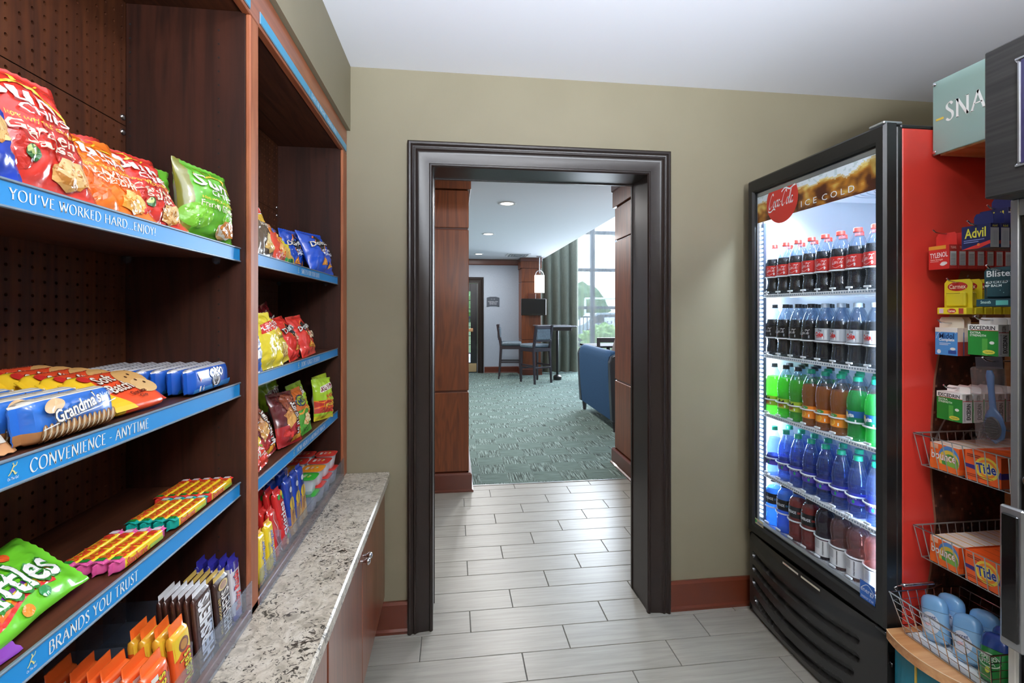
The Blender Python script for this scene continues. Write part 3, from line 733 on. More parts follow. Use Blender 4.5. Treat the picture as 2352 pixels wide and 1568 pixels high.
# armchair / loveseat
NAVY = NT('slate_blue_upholstery'); NAVY.set(Base_Color=NAVY.ramp(NAVY.noise(NAVY.coord('Object', (90, 90, 90)), 2, 3), [(.3, '#243d5a'), (.7, '#345475')]), Roughness=.85, Specular_IOR_Level=.2); NAVY = NAVY.m
NAVYD = mat('dark_leather_arm', '#2d3138', .45)
t = thing('loveseat', 'slate blue loveseat turned away, with dark leather sides and tapered feet', 'sofa', (2.3, 6.14, 0))
def soft(mb, x0, x1, y0, y1, z0, z1, r, bulge=0): return mb.box(x0, x1, y0, y1, z0, z1, r)
def back_mb():
    mb = MB(); v = []; n = 14; m_ = 10
    prof = [(1.915, .13), (1.885, .14), (1.86, .4), (1.845, .7), (1.842, .86), (1.855, .93), (1.89, .965), (1.95, .97), (2.0, .94), (2.03, .85), (2.05, .5), (2.05, .14)]
    ys = [5.52, 5.55, 5.8, 6.1, 6.4, 6.7, 6.8, 6.83]
    for y in ys:
        e = .97 if y in (5.52, 6.83) else 1.0
        for (x, z) in prof: v.append((1.94 + (x - 1.94) * e, y, z * (e if z > .5 else 1)))
    k = len(prof); f = [(i * k + j, i * k + (j + 1) % k, (i + 1) * k + (j + 1) % k, (i + 1) * k + j) for i in range(len(ys) - 1) for j in range(k)]
    f += [tuple(range(k))[::-1], tuple((len(ys) - 1) * k + j for j in range(k))]
    mb.add(v, f); return mb
part(t, 'backrest', back_mb(), NAVY, 50, recalc=True)
def arm(y0, y1):
    mb = MB(); P = [(1.875, .14), (1.855, .5), (1.845, .84), (1.87, .91), (1.93, .935), (1.99, .92), (2.04, .86), (2.07, .72), (2.11, .665), (2.2, .645), (2.7, .64), (2.78, .62), (2.80, .56), (2.80, .14)]
    return mb.prism(P, lambda p, q: (p[0], q, p[1]), y0, y1)
part(t, 'arm', arm(5.42, 5.52), NAVYD, recalc=True, label='dark leather side'); part(t, 'arm', arm(6.83, 6.93), NAVYD, recalc=True, label='dark leather side')
part(t, 'seat', MB().box(2.05, 2.76, 5.53, 6.82, .14, .38, .02), NAVY)
for a in (5.53, 6.18): part(t, 'seat_cushion', MB().box(2.04, 2.80, a, a + .64, .38, .52, .05), NAVY)
part(t, 'piping', MB().tube([(1.868, 5.42, .16), (1.838, 5.42, .84), (1.865, 5.42, .925), (1.93, 5.42, .945), (2.0, 5.42, .925)], .006, 6), NAVYD)
for (x, y) in ((1.93, 5.50), (1.93, 6.84), (2.72, 5.50), (2.72, 6.84)):
    part(t, 'foot', MB().lathe([(.022, 0), (.038, .14)], 4, (x, y, .004)), ESPW)
def cushion(name, label, loc, size, rotz, lean, m):
    mb = MB(); n = 12; v = []; f = []
    for s_ in (1, -1):
        for i in range(n + 1):
            for j in range(n + 1):
                a, b = i / n * 2 - 1, j / n * 2 - 1; th = ((1 - abs(a) ** 2.5) * (1 - abs(b) ** 2.5)) ** .45
                q = 1 - .08 * (1 - abs(a * b)); v.append((s_ * th * .06, a * size / 2 * q, b * size / 2 * q))
    k = (n + 1) ** 2
    for s_ in (0, 1):
        for i in range(n):
            for j in range(n):
                q = (s_ * k + i * (n + 1) + j, s_ * k + (i + 1) * (n + 1) + j, s_ * k + (i + 1) * (n + 1) + j + 1, s_ * k + i * (n + 1) + j + 1); f.append(q if s_ == 0 else q[::-1])
    mb.add(v, f); o = solo(name, mb, m, label, 'cushion', smooth=180); o.matrix_world = Matrix.Translation(loc) @ Matrix.Rotation(R(rotz), 4, 'Z') @ Matrix.Rotation(R(lean), 4, 'Y') @ Matrix.Rotation(R(45), 4, 'X'); return o
cushion('throw_cushion', 'taupe throw cushion peeking over the back of the loveseat', (2.17, 5.95, .85), .48, 8, -12, mat('taupe_fabric', '#8d7f78', .8))
# dining chairs and table by the window
def side_chair(label, x, y, yaw):
    t = thing('dining_chair', label, 'chair', (0, 0, 0))
    for sx in (-1, 1):
        for sy in (-1, 1): part(t, 'leg', MB().box(sx * .2 - .02, sx * .2 + .02, sy * .2 - .02, sy * .2 + .02, 0, .44 if sx < 0 else .46, .003), ESPW)
    part(t, 'seat', MB().box(-.23, .22, -.23, .23, .44, .5, .012), SEATF)
    m = MB(); m.box(.19, .225, -.22, -.16, .46, .95, .004); m.box(.19, .225, .16, .22, .46, .95, .004); m.box(.19, .225, -.16, .16, .86, .95, .004); m.box(.19, .225, -.16, .16, .56, .68, .004)
    part(t, 'backrest', m, ESPW); t.matrix_world = Matrix.Translation((x, y, .004)) @ Matrix.Rotation(R(yaw), 4, 'Z')
side_chair('dark wooden dining chair with open back in front of the window, left one', 2.95, 8.95, -95)
side_chair('dark wooden dining chair beside the column edge, right one of the pair', 3.55, 8.75, -85)
t = thing('dining_table', 'dark low dining table between the window chairs', 'table', (3.2, 9.6, 0))
part(t, 'tabletop', MB().box(2.75, 3.75, 9.25, 10.15, .72, .755, .008), mat('matte_dark_top', '#1e191c', .8, spec=.1)); part(t, 'pedestal', MB().lathe([(.25, 0), (.24, .03), (.05, .06), (.04, .72)], 16, (3.25, 9.7, .004)), BLACK, 40)

# ------------------------------------------------------------------ terrace and landscape outside
GRASS = NT('lawn'); GRASS.set(Base_Color=GRASS.ramp(GRASS.noise(GRASS.coord('Object'), 3, 5), [(.3, '#6d8a4e'), (.7, '#9ab377')]), Roughness=.95); GRASS = GRASS.m
m = MB().box(-40, 60, 11.72, 17, -.12, -.02); struct('ground_terrace', m, mat('pale_paving', '#b9b4ac', .9))
m = MB().box(-60, 90, 17, 120, -.14, -.04); struct('ground_lawn', m, GRASS)
t = thing('terrace_fence', 'dark metal railing fence outside the far window', 'fence', (4, 15.2, 0))
part(t, 'rail', MB().box(-6, 12, 15.18, 15.22, 1.25, 1.30), ALU); part(t, 'rail', MB().box(-6, 12, 15.18, 15.22, .1, .14), ALU)
for x in (-5.9, -3, 0, 3, 6, 9, 11.9): part(t, 'post', MB().box(x - .03, x + .03, 15.17, 15.23, -.03, 1.3), ALU)
bm_ = MB().box(-.011, .011, -.011, .011, .0, 1.12).mesh('baluster', ALU)
for k in range(90):
    o = bpy.data.objects.new('baluster', bm_); COL.objects.link(o); o.parent = t; o.location = (-2.5 + k * .125 - 4, 0, .13)
def blob(name, label, cat, c, r, m, seed=0, sub=3, rough=.35, leaf=0, trunk=None, group=None):
    import bmesh
    b = bmesh.new(); bmesh.ops.create_icosphere(b, subdivisions=sub, radius=1)
    for v in b.verts:
        n = 1 + rough * (noise.noise(v.co * 2.1 + Vector((seed, 0, 0))) + .5 * noise.noise(v.co * 5.3 + Vector((0, seed, 0))))
        v.co = Vector((v.co.x * r[0] * n, v.co.y * r[1] * n, v.co.z * r[2] * n))
    me = bpy.data.meshes.new(name); b.to_mesh(me); b.free(); me.materials.append(m)
    if trunk:
        t = thing(name, label, cat, (c[0], c[1], 0), group)
        o = bpy.data.objects.new('crown', me); COL.objects.link(o); o.parent = t; o.location = (0, 0, c[2])
        part(t, 'trunk', MB().lathe([(trunk, 0), (trunk * .7, c[2])], 8, (c[0], c[1], -.05)), mat('bark', '#5d5148', .9))
        return t
    o = bpy.data.objects.new(name, me); COL.objects.link(o); o.location = c; return tagp(o, label, cat, group)
LEAF = NT('leafy_green'); LEAF.set(Base_Color=LEAF.ramp(LEAF.noise(LEAF.coord('Object'), 7, 6, .7), [(.35, '#3c5a35'), (.6, '#7c9a63')]), Roughness=.9); LEAF = LEAF.m
LEAF2 = NT('lime_green'); LEAF2.set(Base_Color=LEAF2.ramp(LEAF2.noise(LEAF2.coord('Object'), 22, 5, .7), [(.35, '#7da24a'), (.6, '#b9d67e')]), Roughness=.9); LEAF2 = LEAF2.m
blob('shrub', 'round lime green shrub outside the window beyond the chairs', 'shrub', (4.15, 12.9, .55), (.62, .5, .5), LEAF2, 3, 4, .5)
blob('shrub', 'low green shrub outside at the left end of the window', 'shrub', (3.0, 13.2, .3), (.5, .4, .35), LEAF, 8, 4, .5)
rnd = random.Random(4)
for k in range(12):
    x = -26 + k * 9.0 + rnd.uniform(-.6, .6); y = 66 + rnd.uniform(-4, 6); hh = rnd.uniform(3.2, 4.4)
    blob('tree', 'leafy tree in the distant tree line beyond the lawn', 'tree', (x, y, hh * .62), (3.4, 3, hh * .75), LEAF, k * 3.1, 3, .45, trunk=.3, group='distant tree line')
blob('young_tree', 'slim young tree just outside the left window panes', 'tree', (3.75, 15.9, 2.0), (.35, .35, 1.2), LEAF, 55, 3, .9, trunk=.05)
t = thing('goal_frame', 'white goal frame on the far lawn outside the window', 'goal', (9, 34, 0))
part(t, 'crossbar', MB().tube([(8.5, 30, 2.3), (13.3, 30, 2.3)], .07, 6), WHITEP)
for x in (8.5, 13.3): part(t, 'post', MB().tube([(x, 30, 0), (x, 30, 2.3)], .07, 6), WHITEP)
t = thing('light_pole', 'tall thin light pole standing far outside the window', 'lamp post', (15.6, 44, 0))
part(t, 'pole', MB().tube([(15.6, 44, 0), (15.6, 44, 8.8)], .1, 6), STEEL); part(t, 'lamp_head', MB().box(15.1, 16.1, 43.9, 44.1, 8.7, 8.85), STEEL)
t = thing('banner', 'white banner on the terrace fence outside the window', 'banner', (4.75, 15.15, 0))
part(t, 'cloth', MB().box(4.95, 5.3, 15.165, 15.1795, .45, 1.26), WHITEP)
pm = print_mb([('t', 'U', 0, .82, .5, .14, '#4c555e'), ('t', 'O', 0, .60, .5, .14, '#4c555e'), ('t', 'U', 0, .38, .5, .14, '#4c555e'), ('t', 'O', 0, .16, .5, .14, '#4c555e')], .35, .77, lambda x, y, e: (5.125 + x, 15.1645 - e, .45 + y), 9)
part(t, 'lettering', pm, CARD)
def car(x, y, label, col):
    t = thing('parked_car', label, 'car', (x, y, 0)); pm_ = mat('car_paint_' + col[1:], col, .25, coat=.8)
    P = [(-2.1, .35), (-2.15, .75), (-1.6, .88), (-1.0, 1.38), (.6, 1.42), (1.2, .95), (2.0, .85), (2.15, .6), (2.1, .35)]
    part(t, 'body', MB().prism(P, lambda p, q: (x + p[0], q, p[1]), y - .85, y + .85), pm_, recalc=True)
    part(t, 'windows', MB().prism([(-1.35, .93), (-.95, 1.3), (.55, 1.34), (1.0, .96)], lambda p, q: (x + p[0], q, p[1]), y - .86, y + .86), BLACKG, recalc=True)
    for a in (-1.35, 1.35):
        for b in (-.8, .8): part(t, 'wheel', MB().lathe([(.32, -.1), (.33, 0), (.32, .1)], 16), BLACK, 40, local=True).matrix_local = Matrix.Translation((a, b, .33)) @ Matrix.Rotation(R(90), 4, 'X')
car(7.4, 21.5, 'silver car parked on the lawn side beyond the terrace railing', '#9aa3ad')
t = thing('traffic_cone', 'orange traffic cone beyond the terrace railing', 'cone', (5.0, 15.9, 0))
part(t, 'body', MB().lathe([(.2, .03), (.04, .95), (.03, 1.0)], 14, (4.72, 15.9, 0)), mat('cone_orange', '#f0602a', .5), 50); part(t, 'foot', MB().box(4.45, 4.99, 15.63, 16.17, 0, .03), BLACK)
# ------------------------------------------------------------------ granite counter and base cabinets on the left
t = thing('base_cabinet', 'cherry wood base cabinet under the granite counter on the left', 'cabinet', (-.55, 1.1, 0))
part(t, 'body', MB().box(XW0 + .002, -.325, .0, 2.176, .175, .688, .001), W_CAB)
part(t, 'toe_kick', MB().box(XW0 + .002, -.40, .0, 2.176, 0, .175), BLACK)
for k, (a, b) in enumerate(((1.652, 2.172), (1.214, 1.646), (.776, 1.200), (.34, .770), (.02, .334))):
    part(t, 'door', MB().box(-.325, -.306, a, b, .179, .672, .0015), W_CAB)
    d = COL.objects[-1]
for y in (1.668, 1.630, .80):
    m = MB(); m.lathe([(.006, 0), (.005, .012), (.011, .018), (.012, .024), (.008, .029), (0.001, .03)], 14); o = part(t, 'knob', m, CHROME, 50, local=True); o.matrix_local = Matrix.Translation((-.306 + .55, y - 1.1, .62)) @ Matrix.Rotation(R(90), 4, 'Y')
solo('granite_counter', MB().box(XW0 + .002, -.286, -.02, 2.196, .692, .73, .005), GRAN, 'speckled cream and black granite counter slab along the left wall', 'counter', (-.5, 1.1, .69))

# ------------------------------------------------------------------ display shelving
FX, BX, LX = -.475, -.744, -.498
sh = thing('display_shelving', 'tall dark cherry shelving unit with blue shelf strips along the left wall', 'shelving', (-.6, 1.2, .731))
for (a, b) in ((.243, .287), (1.182, 1.229), (2.123, 2.176)):
    part(sh, 'upright', MB().box(BX, FX - .012, a, b, .732, 2.16, .001), W_DARK)
    part(sh, 'upright_face', MB().box(FX - .012, FX, a, b + (.02 if a > 2 else 0), .732, 2.156, .003), W_FACE)
part(sh, 'top_rail', MB().box(FX - .02, FX, .243, 2.196, 2.156, 2.264, .002), W_FACEY)
part(sh, 'top_panel', MB().box(BX, FX - .02, .243, 2.176, 2.16, 2.18, .001), W_DARKY)
part(sh, 'base_rail', MB().box(FX - .012, FX, .287, 2.123, .732, .752, .002), W_FACEY)
part(sh, 'base_panel', MB().box(BX, FX - .012, .287, 2.123, .732, .745), mat('black_tray', '#17161a', .35))
part(sh, 'side_filler', MB().box(FX - .03, FX - .002, 2.176, 2.197, .732, 2.156), W_FACE)
def pegs(y0, y1, z0, z1, ry0):
    mb = MB(); S = .0254; r = .0033; ny = int((y1 - max(y0, ry0)) / S); nz = int((z1 - z0) / S); Y = y1 - ny * S; Z = z1 - nz * S
    n = 8
    for i in range(ny):
        for j in range(nz):
            cy, cz = Y + (i + .5) * S, Z + (j + .5) * S
            v = [(BX, cy - S / 2, cz - S / 2), (BX, cy + S / 2, cz - S / 2), (BX, cy + S / 2, cz + S / 2), (BX, cy - S / 2, cz + S / 2)]
            ang = [-3 * PI / 4 + 2 * PI * k / n for k in range(n)]
            v += [(BX, cy + r * math.cos(a), cz + r * math.sin(a)) for a in ang] + [(BX - .005, cy + r * math.cos(a), cz + r * math.sin(a)) for a in ang]
            f = [(0, 1, 5), (0, 5, 4), (1, 6, 5), (1, 2, 7), (1, 7, 6), (2, 8, 7), (2, 3, 9), (2, 9, 8), (3, 10, 9), (3, 0, 11), (3, 11, 10), (0, 4, 11)]
            f = [(0, 1, 6), (0, 6, 5), (0, 5, 4), (1, 2, 8), (1, 8, 7), (1, 7, 6), (2, 3, 10), (2, 10, 9), (2, 9, 8), (3, 0, 4), (3, 4, 11), (3, 11, 10)]
            f += [(4 + k, 4 + (k + 1) % n, 12 + (k + 1) % n, 12 + k) for k in range(n)]
            mb.add(v, f)
    if Y > y0 + .001: mb.add([(BX, y0, z0), (BX, Y, z0), (BX, Y, z1), (BX, y0, z1)], [(0, 1, 2, 3)])
    if Z > z0 + .001: mb.add([(BX, Y, z0), (BX, y1, z0), (BX, y1, Z), (BX, Y, Z)], [(0, 1, 2, 3)])
    return mb
for (a, b, ry) in ((.287, 1.182, .50), (1.229, 2.123, 1.70)):
    for (z0, z1) in ((.745, 1.272), (1.274, 1.877), (1.879, 2.16)):
        part(sh, 'pegboard_panel', pegs(a, b, z0, z1, ry), W_PEG)
part(sh, 'backing', MB().box(BX - .012, BX - .0055, .287, 2.123, .745, 2.16), DARKHOLE)
def screw(y, z, p):
    m = MB().lathe([(.0075, 0), (.007, .002), (.004, .0035), (.001, .004)], 10); o = part(p, 'screw', m, CHROME, 60, local=True); o.matrix_local = Matrix.Translation((BX + .6, y - 1.2, z - .731)) @ Matrix.Rotation(R(90), 4, 'Y')
for y in (1.172, 2.113):
    for z in (1.895, 1.861): screw(y, z, sh)
def pins(y, s, xs, z0, z1):
    mb = MB()
    for x in xs:
        z = z0
        while z < z1:
            mb.prism([(.0024 * math.cos(a), .0024 * math.sin(a)) for a in [2 * PI * k / 6 for k in range(6)]], lambda p, q: (x + p[0], q, z + p[1]), y, y - s * .0006); z += .032
    return mb
part(sh, 'pin_holes', pins(1.182, 1, (-.735, -.545), .8, 2.12), DARKHOLE, kind='stuff')
part(sh, 'pin_holes', pins(2.123, 1, (-.735, -.545), .8, 2.12), DARKHOLE, kind='stuff')
LABELB = mat('label_blue', '#1a86cc', .42, spec=.35)
LABELT = mat('label_teal_blue', '#1b93c0', .3, coat=.2)
CHAN = mat('label_channel', '#7b8d9c', .42, .4)
LTXT = CARD
def runner(cx, cz, h, S):
    """small pale yellow running figure of the shop emblem with its line of writing under it"""
    L = []
    def st(P, w): L.append(('tri', stroke([(cx + a * h, cz + b * h) for a, b in catmull(P, 4)], w * h, w * h * .6, R(20)), '#e4dc8e'))
    st([(.12, .86), (.0, .62), (-.16, .34), (-.3, .22)], .12); st([(.3, .8), (.1, .72), (-.02, .64)], .09); st([(.34, .98), (.28, .8)], .07)
    st([(-.02, .5), (.12, .38), (.2, .2), (.32, .3)], .10); L.append(('tri', fit(text_polys('o', .05), cx - .02 * h, cz + .88 * h, cx + .08 * h, cz + 1.0 * h), '#e4dc8e'))
    L.append(('tri', fit(text_polys('On The Go!', .01), cx - .38 * h, cz - .12 * h, cx + .42 * h, cz + .08 * h), '#e8eef2'))
    return L
def flat_print(items, S):
    mb = MB(); 
    for i, (kd, T, col) in enumerate(items):
        v = []; f = []
        for t_ in T:
            a = (t_[1][0] - t_[0][0]) * (t_[2][1] - t_[0][1]) - (t_[1][1] - t_[0][1]) * (t_[2][0] - t_[0][0])
            if a < 0: t_ = (t_[0], t_[2], t_[1])
            k = len(v); v += [S(x, y, .0005 + i * .00005) for x, y in t_]; f.append((k, k + 1, k + 2))
        mb.add(v, f, lin(col))
    return mb
def shelf(y0, y1, ztop, text, ty0, ty1, run_y, drop=.0, style=None, cap=.0155, serif=True):
    p = part(sh, 'shelf', MB().box(BX + .001, LX - .004, y0 + .001, y1 - .001, ztop - .022, ztop - .002, .001), W_DARKY)
    m = MB(); m.box(LX - .004, LX - .001, y0 + .001, y1 - .001, ztop - .031, ztop + .001, .0008); m.box(LX - .001, LX + .003, y0 + .001, y1 - .001, ztop - .0315, ztop - .028, .001); m.box(LX - .001, LX + .003, y0 + .001, y1 - .001, ztop - .001, ztop + .0025, .001)
    q = part(p, 'label_channel', m, CHAN); 
    m = MB().box(LX - .001, LX + .001, y0 + .004, y1 - .004, ztop - .0285, ztop - .0005); part(p, 'label_strip', m, LABELB)
    items = []
    zc = ztop - .0147
    if text: items.append(('tri', fit(serif_tris(text) if serif else text_polys(text, .01), ty0, zc - cap / 2, ty1, zc + cap / 2), '#eef3f5'))
    if run_y is not None: items += runner(run_y, zc - .006, .017 if serif else .014, None)
    if items: part(p, 'lettering', flat_print(items, lambda x, y, e: (LX + .001 + e, x, y)), CARD)
    for (xx, yy) in ((-.735, y0 + .012), (-.545, y0 + .012), (-.735, y1 - .012), (-.545, y1 - .012)):
        part(p, 'shelf_clip', MB().lathe([(.003, -.016), (.009, -.010), (.009, 0)], 8, (xx, yy, ztop - .022)), ACRYL)
    return p
shelf(.287, 1.182, 1.602, "YOU'VE WORKED HARD...ENJOY!", .597, .861, .57, cap=.0165)
shelf(.287, 1.182, 1.287, "CONVENIENCE - ANYTIME", .624, .843, .602, cap=.0175)
shelf(.287, 1.182, 1.053, "BRANDS YOU TRUST", .651, .817, .626, cap=.0175)
shelf(1.229, 2.123, 1.602, "SWEETS FOR YOUR SUITE", 1.63, 1.84, 1.60, serif=True, cap=.0165)
shelf(1.229, 2.123, 1.295, "DON'T FORGET DESSERT!", 1.63, 1.84, 1.60, serif=True, cap=.0165)
shelf(1.229, 2.123, 1.026, "HOW ABOUT A MIDNIGHT SNACK?", 1.585, 1.92, 1.555, serif=True, cap=.0165)
# strips on the top rail
def top_strip(y0, y1, text, ty0, ty1, ry):
    p = part(sh, 'header_strip', MB().box(FX, FX + .003, y0, y1, 2.163, 2.193, .0008), CHAN)
    part(p, 'label_strip', MB().box(FX + .003, FX + .0036, y0 + .003, y1 - .003, 2.165, 2.191), LABELT)
    part(p, 'lettering', flat_print([('tri', fit(serif_tris(text), ty0, 2.1695, ty1, 2.1865), '#dfeef2')] + runner(ry, 2.172, .015, None), lambda x, y, e: (FX + .0036 + e, x, y)), CARD)
top_strip(1.232, 2.175, 'DAY OR NIGHT - GRAB A BITE', 1.655, 1.99, 1.625)
top_strip(.29, 1.176, 'DAY OR NIGHT - GRAB A BITE', .56, .86, .52)
# clear fronts and dividers of the bottom bins
for (a, b) in ((.289, 1.180), (1.231, 2.121)):
    part(sh, 'acrylic_front', MB().box(FX + .001, FX + .005, a, b, .732, .822, .001), ACRYL)
y = .37
k = 0
while y < 1.16: part(sh, 'acrylic_divider', MB().box(BX + .004, FX - .014, y, y + .0025, .746, .832), ACRYL); y += .0735
for y in (1.345, 1.42, 1.50, 1.585, 1.71): part(sh, 'acrylic_divider', MB().box(BX + .004, FX - .014, y, y + .0025, .746, .832), ACRYL)

# ------------------------------------------------------------------ the drinks cooler
CX, CY0, CY1 = 1.41, 1.395, 2.135
fr = thing('drinks_cooler', 'tall black and red glass-door drinks cooler full of bottles', 'cooler', (1.8, 1.765, 0))
WLINE = mat('white_liner', '#e9f1fa', .4)
COKER = NT('red_side_panel'); COKER.set(Base_Color=lin('#d03a30'), Roughness=.38, Coat_Weight=.25); COKER = COKER.m
part(fr, 'side_panel', MB().box(1.476, 2.15, CY0 + .002, CY0 + .012, .40, 2.062, .002), COKER, label='glossy red side panel')
part(fr, 'side_panel', MB().box(1.476, 2.15, CY1 - .012, CY1 - .002, .40, 2.062, .002), COKER)
part(fr, 'lower_body', MB().box(1.47, 2.15, CY0 + .002, CY1 - .002, .02, .40, .003), BLACK)
part(fr, 'top_panel', MB().box(1.470, 2.15, CY0 + .002, CY1 - .002, 2.062, 2.075, .003), BLACK)
part(fr, 'cabinet_edge', MB().box(1.455, 1.476, CY0 + .002, CY0 + .034, .40, 2.068, .003), BLACK); part(fr, 'cabinet_edge', MB().box(1.455, 1.476, CY1 - .034, CY1 - .002, .40, 2.068, .003), BLACK)
part(fr, 'cabinet_edge', MB().box(1.455, 1.476, CY0 + .034, CY1 - .034, 2.02, 2.068, .003), BLACK)
m = MB(); m.box(2.08, 2.13, CY0 + .012, CY1 - .012, .41, 2.06); m.box(1.476, 2.08, CY0 + .014, CY0 + .03, .41, 2.06); m.box(1.476, 2.08, CY1 - .03, CY1 - .014, .41, 2.06); m.box(1.476, 2.08, CY0 + .03, CY1 - .03, 2.03, 2.06); m.box(1.476, 2.08, CY0 + .03, CY1 - .03, .41, .440)
part(fr, 'inner_liner', m, WLINE)
m = MB(); m.box(1.62, 2.05, 1.50, 2.03, 1.965, 2.03, .02); ec = part(fr, 'evaporator_cover', m, WLINE)
for r_ in (.03, .055, .08, .105, .13, .155): part(ec, 'fan_guard_ring', MB().tube([(1.80 + r_ * math.cos(a), 1.72 + r_ * math.sin(a), 1.955) for a in [2 * PI * k / 28 for k in range(28)]], .0022, 5, closed=True), mat('grey_wire', '#aab6c4', .4))
part(ec, 'fan_guard_cross', MB().box(1.645, 1.955, 1.717, 1.723, 1.955, 1.96), WHITEP)
# door: mitred frame, glass, header panel, light strips
def mitre_frame(x0, x1, y0, y1, z0, z1, w):
    mb = MB(); out = [(y0, z0), (y1, z0), (y1, z1), (y0, z1)]; inn = [(y0 + w, z0 + w + .008), (y1 - w, z0 + w + .008), (y1 - w, z1 - w - .02), (y0 + w, z1 - w - .02)]
    c = .008
    def ring(x, P, s): return [(x, a + (s if a < (y0 + y1) / 2 else -s), b + (s if b < (z0 + z1) / 2 else -s)) for a, b in P]
    rs = [ring(x1, out, 0), ring(x0 + c, out, 0), ring(x0, out, c), ring(x0, inn, -c), ring(x0 + c, inn, 0), ring(x1, inn, 0)]
    v = [p for r_ in rs for p in r_]; f = [(i * 4 + k, i * 4 + (k + 1) % 4, (i + 1) * 4 + (k + 1) % 4, (i + 1) * 4 + k) for i in range(5) for k in range(4)] + [(20 + k, 20 + (k + 1) % 4, (k + 1) % 4, k) for k in range(4)]
    mb.add(v, f); return mb
dr = part(fr, 'door', mitre_frame(CX, CX + .043, CY0 + .002, CY1 - .004, .402, 2.078, .042), BLACK, recalc=True)
GZ0, GZ1, GY0, GY1 = .455, 2.015, 1.438, 2.088
part(dr, 'glass', MB().box(CX + .012, CX + .016, GY0, GY1, GZ0 - .004, GZ1), GLASS)
part(dr, 'inner_rim', mitre_frame(CX + .018, CX + .04, GY0 - .002, GY1 + .002, GZ0 - .004, GZ1 + .004, .012), STEEL, recalc=True)
m = MB(); m.box(1.62, 1.66, CY0 + .2, CY0 + .22, 2.078, 2.09); m.box(CX + .005, CX + .075, CY0 + .01, CY0 + .07, 2.078, 2.088, .003); part(fr, 'top_hinge', m, STEEL)
# header picture: amber drink with ice and bubbles, red disc, lettering
HX = CX + .020; HY0, HY1, HZ0, HZ1 = GY0 + .002, GY1 - .002, 1.872, 2.012
mb = MB(); NY, NZ = 110, 26
def hcol(y, z):
    u = (y - HY0) / (HY1 - HY0); w = (z - HZ0) / (HZ1 - HZ0)
    top = .70 + .22 * noise.noise(Vector((u * 7, 1.3, 0))) + .08 * noise.noise(Vector((u * 22, 4, 0)))
    n = .5 + .9 * noise.noise(Vector((u * 9, w * 3.2, 2))) + .45 * noise.noise(Vector((u * 26, w * 8, 5)))
    if w > top: return (.86, .92, .95, 1) if noise.noise(Vector((u * 30, w * 9, 0))) < .28 else (.66, .76, .76, 1)
    n = max(0, min(1, n - .04 + (w - .45) * 1.25))
    a = Vector((.10, .025, .008)); b = Vector((.52, .20, .02)); c = Vector((.86, .62, .16))
    q = a.lerp(b, min(1, n * 1.9)) if n < .53 else b.lerp(c, (n - .53) / .47)
    if top - w < .06: q = q.lerp(Vector((.9, .85, .55)), .5)
    return (q.x, q.y, q.z, 1)
for i in range(NY):
    for j in range(NZ):
        a, b = HY0 + (HY1 - HY0) * i / NY, HY0 + (HY1 - HY0) * (i + 1) / NY; c, d = HZ0 + (HZ1 - HZ0) * j / NZ, HZ0 + (HZ1 - HZ0) * (j + 1) / NZ
        mb.add([(HX, a, c), (HX, a, d), (HX, b, d), (HX, b, c)], [(0, 1, 2, 3)], hcol((a + b) / 2, (c + d) / 2))
mb.box(HX + .0005, HX + .004, HY0, HY1, HZ0, HZ1, col=lin('#ffffff'))
HP = attr_mat('header_picture', .35, .3)
hp = part(dr, 'header_panel', mb, HP)
items = []
dcy, dcz, dr_ = 1.916, 1.944, .1
P = [(dcy + dr_ * math.cos(2 * PI * k / 48), min(HZ1 + .0, dcz + dr_ * math.sin(2 * PI * k / 48))) for k in range(48)]
mir = lambda T: [tuple((2 * 0 - p[0], p[1]) for p in t_) for t_ in T]     # text reads from the -x side: mirror y
items.append(('tri', [((-dcy, dcz), (-P[k][0], P[k][1]), (-P[(k + 1) % 48][0], P[(k + 1) % 48][1])) for k in range(48)], '#d8352b'))
items.append(('tri', fit(script_tris('Coca-Cola'), -dcy - .089, dcz - .042, -dcy + .085, dcz + .052), '#ffffff'))
items.append(('tri', fit(text_polys('I C E', .0), -1.80, 1.8865, -1.715, 1.911), '#ffffff'))
items.append(('tri', fit(text_polys('C O L D', .0), -1.688, 1.8865, -1.536, 1.911), '#ffffff'))
part(dr, 'header_lettering', flat_print(items, lambda x, y, e: (HX - .001 - e, -x, y)), CARD)
items = [('tri', [((-2.094, .452), (-2.03, .452), (-2.03, .478)), ((-2.094, .452), (-2.03, .478), (-2.094, .478))], '#d9d4b0'), ('tri', fit(text_polys('imbera', .02), -2.072, .457, -2.034, .472), '#2b4c9b'),
         ('tri', [((-2.083 + .008 * math.cos(a), .465 + .008 * math.sin(a)), (-2.083 + .008 * math.cos(a + .7), .465 + .008 * math.sin(a + .7)), (-2.083, .465)) for a in [.7 * k for k in range(9)]], '#3c9a52'),
         ('tri', [((-1.505, .452), (-1.445, .452), (-1.445, .515)), ((-1.505, .452), (-1.445, .515), (-1.505, .515))], '#2a63b8'), ('tri', fit(text_polys('energy', .0), -1.502, .474, -1.448, .49), '#e8f2fb'), ('tri', stroke(catmull([(-1.50, .488), (-1.475, .508), (-1.45, .49)], 5), .003, .002, 0), '#e8f2fb'), ('tri', fit(text_polys('ENERGY STAR', .0), -1.50, .457, -1.45, .465), '#e8f2fb')]
part(dr, 'door_sticker', flat_print(items[3:], lambda x, y, e: (CX + .0115 - e, -x, y)), CARD); part(dr, 'door_sticker', flat_print(items[:3], lambda x, y, e: (CX + .0115 - e, -x, y)), CARD)
